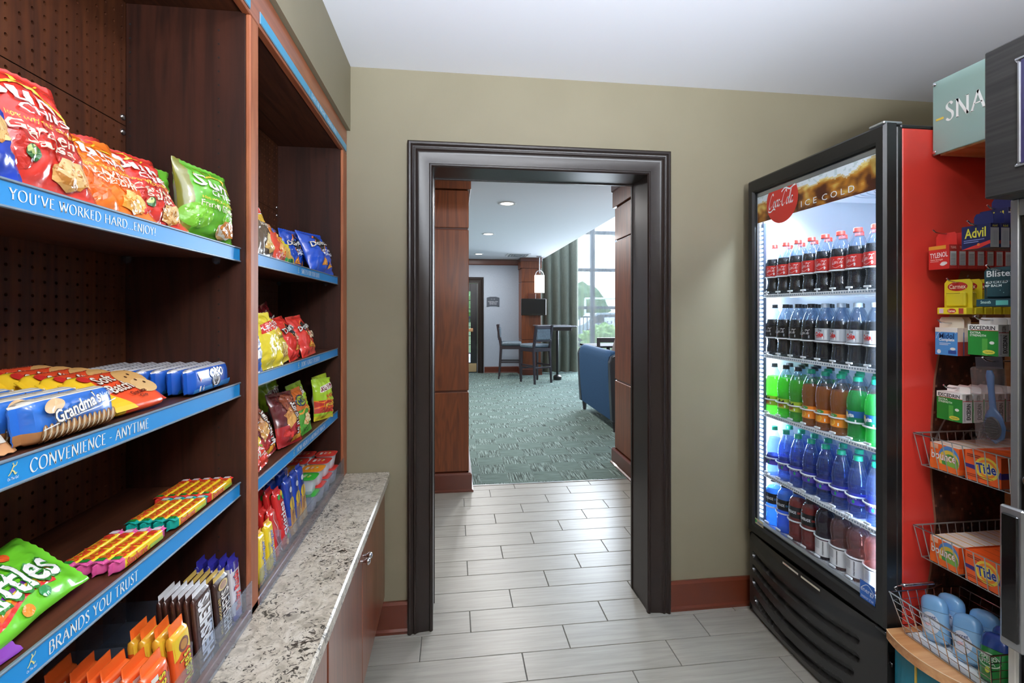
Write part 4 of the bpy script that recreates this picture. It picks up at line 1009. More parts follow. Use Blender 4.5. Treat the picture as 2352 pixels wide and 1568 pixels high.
# light strips
LEDM = mat('led_dots', '#ffffff', .4, emit='#d8ecff', es=40.0)
for yy, sg in ((GY1 - .014, -1), (GY0 + .012, 1)):
    st = part(fr, 'light_strip', MB().box(1.447, 1.462, yy - .010, yy + .010, .47, 1.87, .002), mat('strip_grey', '#67748a', .3, .4))
    mm = MB()
    for k in range(68): mm.box(1.4435, 1.4475, yy - .0045, yy + .0045, .485 + k * .0202, .485 + k * .0202 + .009, .001)
    part(st, 'led_dots', mm, LEDM, kind='stuff')
lamp('cooler_strip_lamp', 'AREA', (1.462, GY1 - .014, 1.17), 24, (.72, .87, 1.0), (R(90), 0, R(-120)), shape='RECTANGLE', size=.02, size_y=1.4)
lamp('cooler_strip_lamp', 'AREA', (1.462, GY0 + .014, 1.17), 24, (.72, .87, 1.0), (R(90), 0, R(-60)), shape='RECTANGLE', size=.02, size_y=1.4)
lamp('cooler_top_lamp', 'AREA', (1.50, 1.765, 1.96), 8, (.75, .88, 1.0), (0, R(20), 0), shape='RECTANGLE', size=.05, size_y=.5)
# shelves with slats, channel, column guards
SZ = [1.528, 1.249, .974, .692, .460]
BXC = 1.492; PY = .0772
BYS = [2.053 - k * PY for k in range(8)]
WIRE = mat('white_wire', '#f2f6fa', .35)
def cooler_shelf(z, gz, ring):
    p = part(fr, 'shelf', MB().box(1.448, 1.452, 1.437, 2.09, z - .010, z + .006, .001), WIRE)
    m = MB()
    for k in range(60): yy = 1.44 + k * .0108; m.box(1.452, 2.06, yy, yy + .0045, z - .002, z + .001)
    for xx in (1.6, 1.8, 2.0): m.box(xx, xx + .008, 1.437, 2.09, z - .006, z - .002)
    part(p, 'wire_slats', m, WIRE, kind='stuff')
    m = MB()
    for k in range(54): yy = 1.445 + k * .0118; m.box(1.4472, 1.4479, yy, yy + .006, z - .0045, z + .0015)
    part(p, 'channel_holes', m, mat('hole_grey', '#8497a8', .6), kind='stuff')
    for yb in BYS:
        m = MB(); rr = .0385; pts = [(1.64, yb + rr, z + ring)] + [(BXC - rr * math.sin(a), yb + rr * math.cos(a), z + ring) for a in [PI * k / 12 for k in range(13)]] + [(1.64, yb - rr, z + ring)]
        m.tube(pts, .0032, 6); part(p, 'bottle_guard', m, WIRE, 60)
        m = MB(); m.box(1.444, 1.452, yb - .022, yb + .004, z + .012, z + .019, .001); m.box(1.446, 1.450, yb - .010, yb - .007, z, z + .012); part(p, 'stop_tab', m, WIRE)
    return p
for z, rg in zip(SZ, (.085, .085, .072, .082, .088)): cooler_shelf(z, 0, rg)
# grille: moulded front with curved slots
SL = [(.301, .024, 1.50, 2.10), (.238, .029, 1.50, 2.10), (.174, .038, 1.52, 2.10), (.100, .040, 1.56, 2.08)]
def gx(y, z):
    u = (y - 1.765) / .37
    x = CX + .012 - .022 * (1 - u * u) ** .8 if abs(u) < 1 else CX + .012
    brow = .362 - .05 * (1 - u * u) ** 1.0
    d = z - brow
    x += .010 * max(0, min(1, d / .035)) if d > 0 else 0
    if z < .06: x += .018 * (1 - z / .06)
    for z0, sag, ya, yb in SL:
        c_, hw = (ya + yb) / 2, (yb - ya) / 2; q = (y - c_) / hw
        if abs(q) > 1.06: continue
        zc = z0 - sag * (1 - min(1, q * q)); hh = .0125
        ex = max(0, abs(y - c_) - (hw - .012))
        dd = math.hypot((z - zc) / hh, ex / .012)
        if dd < 1.25: x += .020 * max(0, min(1, (1.25 - dd) / .45))
    return x
mb = MB(); NY, NZ = 130, 88; v = []
for i in range(NY + 1):
    for j in range(NZ + 1):
        y, z = CY0 + .004 + (CY1 - CY0 - .008) * i / NY, .018 + .372 * j / NZ; v.append((gx(y, z), y, z))
f = [(i * (NZ + 1) + j, i * (NZ + 1) + j + 1, (i + 1) * (NZ + 1) + j + 1, (i + 1) * (NZ + 1) + j) for i in range(NY) for j in range(NZ)]
mb.add(v, f)
for yy in (CY0 + .004, CY1 - .004): mb.box(CX + .012, 1.472, yy - .001, yy + .001, .018, .39)
mb.box(CX + .022, 1.472, CY0 + .004, CY1 - .004, .386, .392)
gr = part(fr, 'grille', mb, mat('charcoal_plastic', '#1d1c1b', .33, coat=.15), 40)
items = [('tri', [((-1.885, .3685), (-1.79, .3685), (-1.79, .3765)), ((-1.885, .3685), (-1.79, .3765), (-1.885, .3765))], '#e6e0d2'), ('tri', fit(text_polys('CAUTION', .03), -1.875, .3705, -1.85, .3745), '#c8432c'), ('tri', [((-1.775, .369), (-1.675, .369), (-1.675, .377)), ((-1.775, .369), (-1.675, .377), (-1.775, .377))], '#dcd8c4')]
part(gr, 'warning_sticker', flat_print(items[2:], lambda x, y, e: (gx(-x, y) - .0015 - e, -x, y)), CARD); part(gr, 'warning_sticker', flat_print(items[:2], lambda x, y, e: (gx(-x, y) - .0015 - e, -x, y)), CARD)
part(fr, 'lower_hinge', MB().box(CX + .0, 1.465, CY0 - .001, CY0 + .04, .388, .400, .002), BLACKG)
m = MB(); m.box(1.428, 1.462, CY0 - .006, CY0 + .003, .285, .30, .002); m.box(1.425, 1.466, CY0 + .0005, CY0 + .003, .29, .33); part(fr, 'side_notch', m, BLACKG)
# picture on the red side panel: a wet dark bottle with part of the script
def side_pic():
    L = [(1.700, 1.610), (1.66, 1.50), (1.650, 1.437), (1.608, 1.321), (1.590, 1.228), (1.584, 1.145), (1.579, 1.076), (1.574, .965), (1.580, .873), (1.593, .757), (1.574, .585), (1.558, .510), (1.556, .42)]
    mb = MB(); NZ = 150; NX = 70
    def xl(z):
        for (xa, za), (xb, zb) in zip(L[:-1], L[1:]):
            if zb <= z <= za: return xb + (xa - xb) * (z - zb) / (za - zb)
        return 1.6
    for j in range(NZ):
        z0, z1 = .41 + 1.2 * j / NZ, .41 + 1.2 * (j + 1) / NZ
        for i in range(NX):
            a0, a1 = xl(min(z0, 1.609)), xl(min(z1, 1.609)); b = 2.12
            f0, f1 = i / NX, (i + 1) / NX
            P = [(a0 + (b - a0) * f0, z0), (a0 + (b - a0) * f1, z0), (a1 + (b - a1) * f1, z1), (a1 + (b - a1) * f0, z1)]
            x, z = P[0]; n = .5 + .7 * noise.noise(Vector((x * 14, z * 9, 1))) + .5 * noise.noise(Vector((x * 60, z * 45, 3)))
            a = Vector((.012, .004, .003)); c = Vector((.16, .05, .025)); q = a.lerp(c, max(0, min(1, n * n * .9)))
            if z > 1.43: q = q.lerp(Vector((.42, .2, .09)) if n < .75 else Vector((.75, .72, .66)), .8)
            if i == 0 and z < 1.43: q = Vector((.30, .13, .08))
            if noise.noise(Vector((x * 110, z * 110, 7))) > .52: q = q.lerp(Vector((.38, .2, .14)), .4)
            mb.add([(p[0], CY0 + .0008, p[1]) for p in P], [(0, 1, 2, 3)], (q.x, q.y, q.z, 1))
    return mb
sp = part(fr, 'side_picture', side_pic(), CARD)
part(sp, 'script_lettering', flat_print([('tri', fit(script_tris('Coke', False), 1.585, .97, 1.86, 1.15, 0), '#8d8580')], lambda x, y, e: (x, CY0 + .0004 - e, y)), CARD)

# ------------------------------------------------------------------ bottles
SHELL = clear('bottle_plastic', '#d9e4ee', 1.7, .06, .05, '#e8f2ff')
def prof_scale(P, s): return [(r, z * s) for r, z in P]
COLA_P = [(.024, 0), (.031, .003), (.0345, .012), (.0352, .03), (.0325, .048), (.0305, .062), (.0322, .076), (.0358, .088), (.0362, .10), (.0362, .135), (.0355, .150), (.0325, .168), (.027, .186), (.0205, .203), (.0152, .214), (.0142, .222)]
MIST_P = [(.024, 0), (.031, .003), (.0345, .012), (.0350, .03), (.0335, .05), (.0330, .09), (.0340, .10), (.0362, .115), (.0366, .13), (.0362, .145), (.0335, .165), (.028, .185), (.021, .203), (.0152, .214), (.0142, .222)]
SPRT_P = [(.024, 0), (.031, .003), (.034, .012), (.0335, .035), (.032, .055), (.0345, .066), (.0350, .078), (.0350, .115), (.0362, .125), (.0368, .140), (.0345, .158), (.028, .182), (.021, .203), (.0152, .214), (.0142, .222)]
WATR_P = [(.024, 0), (.0305, .003), (.0325, .012), (.0328, .03), (.031, .042), (.0328, .055), (.0328, .09), (.031, .10), (.033, .11), (.0338, .125), (.032, .145), (.0265, .168), (.0195, .190), (.0146, .202), (.0142, .210)]
SPOR_P = [(.028, 0), (.0345, .004), (.0365, .014), (.0365, .03), (.035, .033), (.0365, .04), (.0365, .085), (.034, .092), (.0365, .10), (.0368, .150), (.035, .165), (.030, .178), (.0225, .188), (.0205, .195), (.0205, .202)]
VITA_P = [(.026, 0), (.0335, .003), (.0360, .012), (.0362, .09), (.0355, .10), (.0325, .108), (.0345, .117), (.0372, .135), (.0374, .150), (.0355, .167), (.030, .182), (.0225, .192), (.0205, .197), (.0205, .206)]
def rat(P, z):
    for (r0, z0), (r1, z1) in zip(P[:-1], P[1:]):
        if z0 <= z <= z1: return r0 + (r1 - r0) * (z - z0) / max(z1 - z0, 1e-6)
    return P[-1][0]
def cap_mb(z, r, h, ribs=True):
    return MB().lathe([(r * .98, 0), (r, .001), (r, h * .22), (r * .955, h * .26), (r * .955, h * .9), (r * .85, h)], 30, (0, 0, z), rad=(lambda a, zz: 1 + .02 * math.cos(15 * a * 2)) if ribs else None)
BM = {}
def drink(key, name, label, P, fill, liqm, lab, capc, capr=.0152, caph=.017, glow=None, ribz=(), petal=True):
    """lab = (z0, z1, band colour, layers)"""
    t = thing(name, label, 'bottle')
    rad = (lambda a, z: 1 - (.10 * (1 - z / .02) * (.5 + .5 * math.cos(5 * a)) if z < .02 else 0) - (.012 if any(abs(z - q) < .0015 for q in ribz) else 0)) if petal else None
    Pd = []
    for (r0, z0), (r1, z1) in zip(P[:-1], P[1:]):
        n = 3 if z1 - z0 > .01 else 1
        for k in range(n): Pd.append((r0 + (r1 - r0) * k / n, z0 + (z1 - z0) * k / n))
    Pd.append(P[-1])
    part(t, 'bottle', MB().lathe(Pd, 30, rad=rad), SHELL, 60)
    L = [(r - .0012, max(z, .0015)) for r, z in Pd if z < fill] + [(rat(P, fill) - .0012, fill)]
    part(t, 'liquid', MB().lathe(L, 24, rad=rad), liqm, 60)
    z0, z1, lc, lay = lab
    n = 30; zs = [z0 + (z1 - z0) * k / 4 for k in range(5)]
    m = MB(); m.lathe([(rat(P, z) + .0007, z) for z in zs], n, caps=False, col=lin(lc))
    def S(x, y, e):
        r = rat(P, z0 + y) + .0007; a = x / .036; return ((r + e) * math.cos(a), (r + e) * math.sin(a), z0 + y)
    pm = print_mb(lay, .113, z1 - z0, S, .006, .0004, .0001)
    lb = part(t, 'label', m, VINYL, 60); part(lb, 'label_print', pm, VINYL)
    part(t, 'cap', cap_mb(P[-1][1] - .002, capr, caph), capc, 50)
    return t
COLA = mat('cola_liquid', '#120a09', .08, coat=.2)
GRNL = clear('green_soda', '#98e8a0', .5, .08, .55, '#2ee05c'); YGRL = clear('yellow_green_soda', '#d0ff9a', .5, .08, .52, '#7cf048'); ORNL = clear('orange_soda', '#ffcf9a', .5, .08, .55, '#ff9a3c')
WATL = clear('still_water', '#c8d8f8', .8, .04, .09, '#a8c0f4'); BLUL = clear('blue_sports_drink', '#9fd2ff', .5, .06, .6, '#74beff'); REDL = clear('red_sports_drink', '#ff9a8a', .5, .06, .7, '#d83c30'); PNKL = clear('amber_pink_drink', '#ffcdbd', .6, .04, .4, '#c87468'); PURL = clear('purple_drink', '#b07a90', .6, .04, .75, '#43152c')
CR, CBK, CGY, CGN, CWH = mat('cap_red', '#d23a31', .35), mat('cap_black', '#1d1f24', .35), mat('cap_silver', '#aeb9c6', .3, .2), mat('cap_green', '#17997a', .35), clear('cap_clear', '#eef4f8', .8, .1, .45, '#e4ebf0')
def nut(x, col='#ffffff'): return [('r', x, .1, x + .04, .34, col)]
LA = {
 'cola': ('bottle of cola with red label and red cap', COLA_P, .168, COLA, (.089, .137, '#c8302b', [('C', 'Coca-Cola', .0, .6, .34, .5, '#ffffff'), ('s', [(-.16, .22), (-.05, .1), (.1, .28), (.16, .2)], .012, '#ffffff')] + nut(.10) + [('C', 'Coca-Cola', .46, .6, .3, .5, '#ffffff')]), CR),
 'zero': ('bottle of dark cola with black label and black cap', COLA_P, .168, COLA, (.089, .137, '#131316', [('C', 'Coca-Cola', .0, .6, .34, .5, '#f4f4f6'), ('r', -.14, .2, -.1, .3, '#b5302a')] + nut(.12, '#9aa0a8') + [('C', 'Coca-Cola', .46, .6, .3, .5, '#f4f4f6')]), CBK),
 'diet': ('bottle of cola with silver label and silver cap', COLA_P, .168, COLA, (.089, .137, '#c2c9d2', [('t', 'Diet', -.02, .84, .12, .2, '#26262c', 0), ('t', 'Coke', -.05, .5, .28, .4, '#c8302b', 0, .05), ('s', [(-.17, .2), (0, .28), (.12, .3)], .02, '#c8302b')] + nut(.05) + [('r', .12, .08, .2, .9, '#e8ecf0')]), CGY),
 'lime': ('bottle of yellow-green soda with dark cap', MIST_P, .178, YGRL, (.045, .088, '#a8c43a', [('p', [(-.2, .55), (-.05, .98), (.0, .6), (.12, .9), (.15, .5), (0, .7)], '#23301c'), ('t', 'DEW', -.02, .3, .26, .3, '#b03324', 0, .04)] + nut(.14)), CBK),
 'orange': ('bottle of orange soda with green cap', MIST_P, .172, ORNL, (.035, .086, '#f2912e', [('e', -.04, .34, .13, .26, '#f6c65a'), ('e', -.04, .34, .1, .2, '#f0a02e'), ('e', .02, .86, .14, .13, '#4c9a4a'), ('t', 'Orange', -.02, .85, .14, .14, '#e9f2e0', 0), ('t', 'MIST', -.05, .66, .24, .2, '#27306e', 0, .04)] + nut(.17)), CGN),
 'lemon': ('bottle of green lemon-lime soda with green cap', SPRT_P, .182, GRNL, (.066, .113, '#1c7f5a', [('r', -.5, .5, .5, 1, '#2a62a8'), ('e', -.14, .72, .06, .2, '#f4e04a'), ('t', 'Sprite', -.02, .6, .27, .44, '#ffffff', 8, .04)] + nut(.14)), CGN),
 'water': ('bottle of water with purple-blue label and teal cap', WATR_P, .172, WATL, (.050, .092, '#3a3fa0', [('r', -.5, .0, .5, .42, '#5a49b8'), ('t', 'DASANI', .0, .62, .36, .3, '#ffffff', 0, .0), ('e', .08, .26, .045, .16, '#2a9a6a')]), CGN),
 'bluesport': ('wide bottle of blue sports drink with black shoulder label', SPOR_P, .172, BLUL, (.102, .149, '#14161c', [('t', 'POWERADE', .0, .5, .42, .26, '#e8edf2', 0, .02), ('t', 'ION4', .3, .5, .1, .2, '#5aaef0', 0)]), CBK),
 'redsport': ('wide bottle of red sports drink with black shoulder label', SPOR_P, .172, REDL, (.102, .149, '#14161c', [('t', 'POWERADE', .0, .5, .42, .26, '#e8edf2', 0, .02), ('t', 'ION4', .3, .5, .1, .2, '#e0483a', 0)]), CBK),
 'purple': ('bottle of dark purple vitamin drink with round shoulder and white label', VITA_P, .178, PURL, (.015, .089, '#f3f4f6', [('r', -.5, .86, .5, 1, '#5c2340'), ('t', 'vitaminwater', .16, .45, .75, .05, '#2c2630', 90, .02)] + [('r', -.16, .75 - k * .06, .06, .77 - k * .06, '#a9a5ad') for k in range(7)]), CWH),
 'amber': ('bottle of amber-pink vitamin drink with round shoulder and white label', VITA_P, .178, PNKL, (.015, .089, '#f3f4f6', [('r', -.5, .86, .5, 1, '#4a4248'), ('t', 'vitaminwater', .16, .45, .75, .05, '#2c2630', 90, .02)] + [('r', -.16, .75 - k * .06, .06, .77 - k * .06, '#a9a5ad') for k in range(7)]), CWH),
}
ROWS = [('top', ['cola'] * 8, 2), ('second', ['zero'] * 4 + ['diet'] * 4, 3), ('third', ['lime'] * 3 + ['orange'] * 3 + ['lemon'] * 2, 3), ('fourth', ['water'] * 8, 3), ('bottom', ['bluesport'] * 2 + ['redsport'] * 2 + ['purple'] + ['amber'] * 3, 2)]
ORDW = ['farthest from us', 'second from the far side', 'third from the far side', 'fourth from the far side', 'fourth from the near side', 'third from the near side', 'second from the near side', 'nearest us']
BPROT = {}
rnd = random.Random(11)
for si, (sw, kinds, nr) in enumerate(ROWS):
    for r_ in range(nr):
        for c_, kd in enumerate(kinds):
            kk = kd
            if sw == 'second' and r_ > 0 : kk = 'zero' if c_ < 6 or r_ == 1 else 'diet'
            if sw == 'third' and r_ > 0: kk = 'lime' if c_ < 3 else 'orange'
            if kk == 'diet' and r_ > 0: kk = 'zero'
            d = LA[kk]; lab = d[0].replace('bottle of', 'bottle of') + ', %s row of the %s cooler shelf, %s' % (('front', 'second', 'third')[r_], sw, ORDW[c_])
            words = lab.split()
            lab = '%s, %s shelf, %s row, %s' % (d[0], sw, ('front', 'second', 'third')[r_], ORDW[c_])
            if len(lab.split()) > 16: lab = lab.replace(' with round shoulder and white label', '').replace(' from the far side', ' from far side').replace(' from the near side', ' from near side').replace(' and red cap', '').replace(' and black cap', '').replace(' and silver cap', '').replace(' and teal cap', '').replace('wide ', '').replace('farthest from us', 'farthest').replace('nearest us', 'nearest')
            if len(lab.split()) > 16: lab = lab.replace(' vitamin', '').replace(' with black shoulder label', '')
            if len(lab.split()) > 16: lab = lab.replace(' lemon-lime', '').replace('with green cap', 'green cap')
            x = BXC + r_ * .078 + rnd.uniform(0, .002); y = BYS[c_] + rnd.uniform(-.001, .001)
            M_ = Matrix.Translation((x, y, SZ[si] + .0012)) @ Matrix.Rotation(R(180 + rnd.uniform(-14, 14) + (18 if kk in ('cola', 'zero') else 8)), 4, 'Z')
            grp = {'cola': 'colas', 'zero': 'dark colas', 'diet': 'silver label colas', 'lime': 'yellow-green sodas', 'orange': 'orange sodas', 'lemon': 'lemon-lime sodas', 'water': 'water bottles', 'bluesport': 'blue sports drinks', 'redsport': 'red sports drinks', 'purple': 'purple vitamin drinks', 'amber': 'amber vitamin drinks'}[kk] + ' in the cooler'
            if kk not in BPROT:
                o = drink(kk, 'drink_bottle', lab, d[1], d[2], d[3], d[4], d[5], **(dict(capr=.0205, caph=.022, petal=False) if kk in ('bluesport', 'redsport', 'purple', 'amber') else {}))
                o['group'] = grp; o.matrix_world = M_; BPROT[kk] = o
            else: dup(BPROT[kk], M_, lab, grp)
# ------------------------------------------------------------------ right side: freezer cabinet, rack, round console
FRX, FRB, FRY = 1.300, 1.375, 1.018
MET = NT('dark_brushed_metal'); MET.set(Base_Color=MET.ramp(MET.noise(MET.coord('Object', (3, 3, 120)), 1, 3), [(.3, '#2c2b2b'), (.7, '#3a3938')]), Roughness=.4, Metallic=.55); MET = MET.m
SILV = mat('silver_frame', '#aeb2b8', .28, .85)
fz = thing('upright_freezer', 'black and steel upright freezer at the right edge with a box header', 'freezer', (1.6, .75, 0))
part(fz, 'body', MB().box(FRB + .03, 1.845, .42, FRY, .02, 1.7315, .003), BLACK)
m = MB(); m.box(FRB, FRB + .03, FRY - .018, FRY, .02, 1.7315, .002); m.box(FRB, FRB + .03, .42, .438, .02, 1.7315, .002); m.box(FRB, FRB + .03, .438, FRY - .018, 1.69, 1.7315, .002); m.box(FRB, FRB + .03, .438, FRY - .018, .02, .10, .002)
part(fz, 'door_frame', m, SILV)
part(fz, 'door_panel', MB().box(FRB + .006, FRB + .03, .438, FRY - .018, .10, 1.69, .002), BLACKG)
part(fz, 'door_window', MB().box(FRB + .001, FRB + .007, .49, FRY - .045, 1.02, 1.655, .003), mat('smoked_glass', '#050507', .06, coat=1))
hd = part(fz, 'header_box', MB().box(FRX, 1.56, .42, FRY, 1.7315, 2.093, .004), MET)
m = MB(); m.tube([(FRX - .001, y, z) for y, z in ((FRY - .075, 1.80), (FRY - .068, 1.793), (.50, 1.793), (.49, 1.80), (.49, 2.03), (.50, 2.04), (FRY - .068, 2.04), (FRY - .075, 2.03))], .0035, 6, closed=True); part(hd, 'screen_rim', m, SILV, 60)
part(hd, 'screen', MB().box(FRX - .0015, FRX + .001, .495, FRY - .078, 1.797, 2.036), mat('violet_screen', '#2b2748', .15, coat=.5))
h = part(fz, 'door_handle', MB().box(FRB - .048, FRB - .034, FRY - .062, FRY - .012, .645, .985, .004), SILV)
part(h, 'grip', MB().box(FRB - .053, FRB - .047, FRY - .054, FRY - .019, .665, .968, .003), BLACKG)
for z in (.715, .925): part(h, 'handle_mount', MB().lathe([(.009, 0), (.009, .036)], 12), SILV, 40, local=True).matrix_local = Matrix.Translation((FRB - .036 - 1.6, FRY - .036 - .75, z)) @ Matrix.Rotation(R(90), 4, 'Y')
m = MB().lathe([(.015, 0), (.015, .006), (.012, .009), (.008, .009), (.007, .005), (.001, .005)], 18); part(fz, 'lock', m, CHROME, 40, local=True).matrix_local = Matrix.Translation((FRB + .004 - 1.6, FRY - .042 - .75, 1.045)) @ Matrix.Rotation(R(-90), 4, 'Y')
part(fz, 'kick_strip', MB().box(FRB - .012, FRB, FRY - .02, FRY - .004, .02, .64, .002), mat('pale_edge_strip', '#c3c2bb', .5))

rk = thing('snack_rack', 'oak laminate wall rack with a glass sign header and peg hooks', 'rack', (1.86, 1.0, 0))
part(rk, 'backboard', MB().box(1.853, 1.875, .45, 1.388, .42, 1.972, .001), W_TAN)
part(rk, 'header_board', MB().box(1.606, 1.875, 1.03, 1.388, 1.972, 2.20, .001), W_TAN)
GSIGN = clear('sign_glass', '#c9e6e2', .7, .08, .9, '#c9e4e0')
sg = part(rk, 'glass_sign', MB().box(1.583, 1.589, 1.03, 1.392, 1.973, 2.214, .001), GSIGN)
for (y, z) in ((1.384, 1.981), (1.384, 2.204), (1.045, 1.981), (1.045, 2.204)):
    part(sg, 'standoff_bolt', MB().lathe([(.0045, -.03), (.0045, 0), (.006, .001), (.006, .004), (.003, .0055), (.001, .006)], 12), CHROME, 40, local=True).matrix_local = Matrix.Translation((1.583 - 1.86, y - 1.0, z)) @ Matrix.Rotation(R(-90), 4, 'Y')
items = [('tri', fit(serif_tris('SNACKS'), -1.350, 2.067, -1.120, 2.131), '#f6fbfb'), ('tri', [((-1.381, 2.082), (-1.356, 2.082), (-1.356, 2.089)), ((-1.381, 2.082), (-1.356, 2.089), (-1.381, 2.089))], '#e0c552')]
part(sg, 'lettering', flat_print(items, lambda x, y, e: (1.5825 - e, -x, y)), CARD)

cs = thing('round_console', 'low teal console with a round oak laminate top beside the cooler', 'console table', (1.65, 1.2, 0))
def arc(cx, cy, r, xb, ya, yb, n=22):
    a0 = math.asin((ya - cy) / r); a1 = math.asin(max(-1, (yb - cy) / r))
    P = [(cx - r * math.cos(a0 + (a1 - a0) * k / n), cy + r * math.sin(a0 + (a1 - a0) * k / n)) for k in range(n + 1)]
    return P + [(xb, yb), (xb, ya)]
P = arc(1.625, 1.275, .247, 1.852, 1.386, 1.035)
part(cs, 'top', MB().prism(P, lambda p, q: (p[0], p[1], q), .388, .418), W_TAN, recalc=True)
part(cs, 'top_edge', MB().tube([(p[0], p[1], .4175) for p in P[:23]], .0012, 5), mat('worn_edge', '#f0d9b8', .5))
P2 = arc(1.640, 1.275, .235, 1.850, 1.38, 1.045)
part(cs, 'body', MB().prism(P2, lambda p, q: (p[0], p[1], q), .0, .388), mat('teal_laminate', '#127c94', .4), recalc=True)
for k in (5, 13): part(cs, 'edge_strip', MB().box(P2[k][0] - .003, P2[k][0] + .003, P2[k][1] - .003, P2[k][1] + .003, .0, .387), mat('yellow_strip', '#d9b74a', .5))

# ------------------------------------------------------------------ goods on the right
def box_goods(name, label, cat, w, h, d, cols, front=(), side=(), top=(), tab=None, tcols=None, topsh=None):
    """cols: front, near side, top, other; origin bottom centre; front is local +x, near side local +y"""
    t = thing(name, label, cat); cf, cs_, ct, co = [lin(c) for c in cols]; c = .0008
    m = MB(); x0, x1, y0, y1 = -d / 2, d / 2, -w / 2, w / 2
    m.add([(x0, y0, 0), (x0, y1, 0), (x0, y1, h), (x0, y0, h)], [(3, 2, 1, 0)], co); m.add([(x1, y0, 0), (x1, y1, 0), (x1, y1, h), (x1, y0, h)], [(0, 1, 2, 3)], cf)
    m.add([(x0, y0, 0), (x1, y0, 0), (x1, y0, h), (x0, y0, h)], [(0, 1, 2, 3)], co); m.add([(x0, y1, 0), (x1, y1, 0), (x1, y1, h), (x0, y1, h)], [(3, 2, 1, 0)], cs_)
    m.add([(x0, y0, h), (x1, y0, h), (x1, y1, h), (x0, y1, h)], [(0, 1, 2, 3)], ct); m.add([(x0, y0, 0), (x1, y0, 0), (x1, y1, 0), (x0, y1, 0)], [(3, 2, 1, 0)], co)
    if tab:
        tw, th, tc = tab[:3]; P = [(-tw / 2, 0), (tw / 2, 0), (tw / 2, th * .75), (tw / 2 - .006, th), (-tw / 2 + .006, th), (-tw / 2, th * .75)]
        xb = x0 + .0012 if len(tab) < 4 else tab[3]
        m.prism([(a, b) for a, b in P], lambda p, q: (q, p[0], h - .001 + p[1]), xb - .0012, xb, col=lin(tc))
    part(t, 'carton', m, CARD, recalc=True)
    if front: part(t, 'front_print', print_mb(front, w, h, lambda x, y, e: (x1 + e, x, y), 9, .0003, .00006), CARD)
    if side: part(t, 'side_print', print_mb(side, d, h, lambda x, y, e: (-x, y1 + e, y), 9, .0003, .00006), CARD)
    if top: part(t, 'top_print', print_mb(top, w, d, lambda x, y, e: (x1 - y, x, h + e), 9, .0003, .00006), CARD)
    return t
ORD = ['front', 'second', 'third', 'fourth', 'fifth', 'sixth', 'seventh', 'eighth', 'ninth', 'tenth']
def queue(proto, x, y, z, n, pitch, labf, group, yaw=180, jit=.6, lean=0):
    for k in range(n):
        M_ = pose(x + k * pitch, y + rnd.uniform(-.001, .001), z, yaw + rnd.uniform(-jit, jit), lean)
        if k == 0: proto.matrix_world = M_; proto['label'] = labf(0); proto['group'] = group
        else: dup(proto, M_, labf(k), group)
def hook(x, y, z, label, xb=1.852):
    t = thing('peg_hook', label, 'hook', (xb, y, z), 'peg hooks')
    part(t, 'rod', MB().tube([(xb, y, z), (x + .01, y, z), (x - .012, y, z + .004), (x - .022, y, z + .012)], .0024, 8), CHROME, 60)
    part(t, 'base_plate', MB().box(xb - .003, xb, y - .012, y + .012, z - .02, z + .012, .001), CHROME)
bar = lambda c='#ffffff', y0=.18, y1=.62: [('r', -.38, y0, .38, y1, c)] + [('r', -.3, y0 + .03 + k * .045 * (y1 - y0) / .44, .3, y0 + .05 + k * .045 * (y1 - y0) / .44, '#5d6068') for k in range(8)]
# red tablets, column A
p = box_goods('tablet_box', '', 'medicine box', .064, .076, .029, ('#c9302a', '#b5302c', '#d8433a', '#a92823'),
    [('r', -.5, .84, .35, .99, '#e0a03a'), ('t', 'TYLENOL', .0, .60, .86, .22, '#ffffff', 3, .018), ('t', 'Extra Strength', -.1, .40, .6, .09, '#ffd9cf', 0, .02), ('e', .26, .24, .16, .07, '#f6ece8'), ('e', .2, .2, .14, .06, '#ffffff'), ('r', -.42, .32, .0, .34, '#f2b8ae')],
    bar('#d9e4e6', .14, .72) + [('t', 'TYLENOL', 0, .88, .7, .1, '#ffd9cf')], (), (.064, .042, '#d23a34'))
queue(p, 1.560, 1.340, 1.590, 8, .0335, lambda k: 'red tablet box hanging left of the blue ones, %s on its hook' % ORD[k], 'red tablet boxes')
hook(1.545, 1.340, 1.704, 'chrome peg hook holding the red tablet boxes')
# navy tablets, column B
def navy(): return box_goods('tablet_box', '', 'medicine box', .074, .066, .027, ('#141a4a', '#e6ebf2', '#1d2560', '#10153a'),
    [('t', 'Advil', -.02, .68, .74, .42, '#e8e04a', 0, .018), ('r', -.42, .36, .3, .39, '#8f9ad0'), ('r', -.42, .28, .1, .31, '#8f9ad0'), ('p', [(-.5, .0), (.1, .0), (.5, .16), (.5, .3)], '#c8302b'), ('e', .1, .16, .05, .06, '#d87a3a')],
    [('r', -.5, .82, .5, 1, '#1d2560'), ('t', 'Advil', 0, .9, .6, .1, '#e8e04a')] + [('r', -.2 + .1 * k, .1, -.18 + .1 * k, .7, '#a9b3c6') for k in range(5)], (), (.05, .036, '#1a2158'))
p = navy(); queue(p, 1.475, 1.164, 1.632, 5, .034, lambda k: 'navy tablet box with yellow lettering, %s on the lower hook' % ORD[k], 'navy tablet boxes, lower hook')
q = navy(); 
queue(q, 1.60, 1.215, 1.690, 4, .034, lambda k: 'navy tablet box above the others, %s on the upper hook' % ORD[k], 'navy tablet boxes, upper hook')
hook(1.455, 1.164, 1.698, 'chrome peg hook through the navy tablet boxes'); hook(1.585, 1.215, 1.757, 'upper chrome peg hook of the navy boxes')
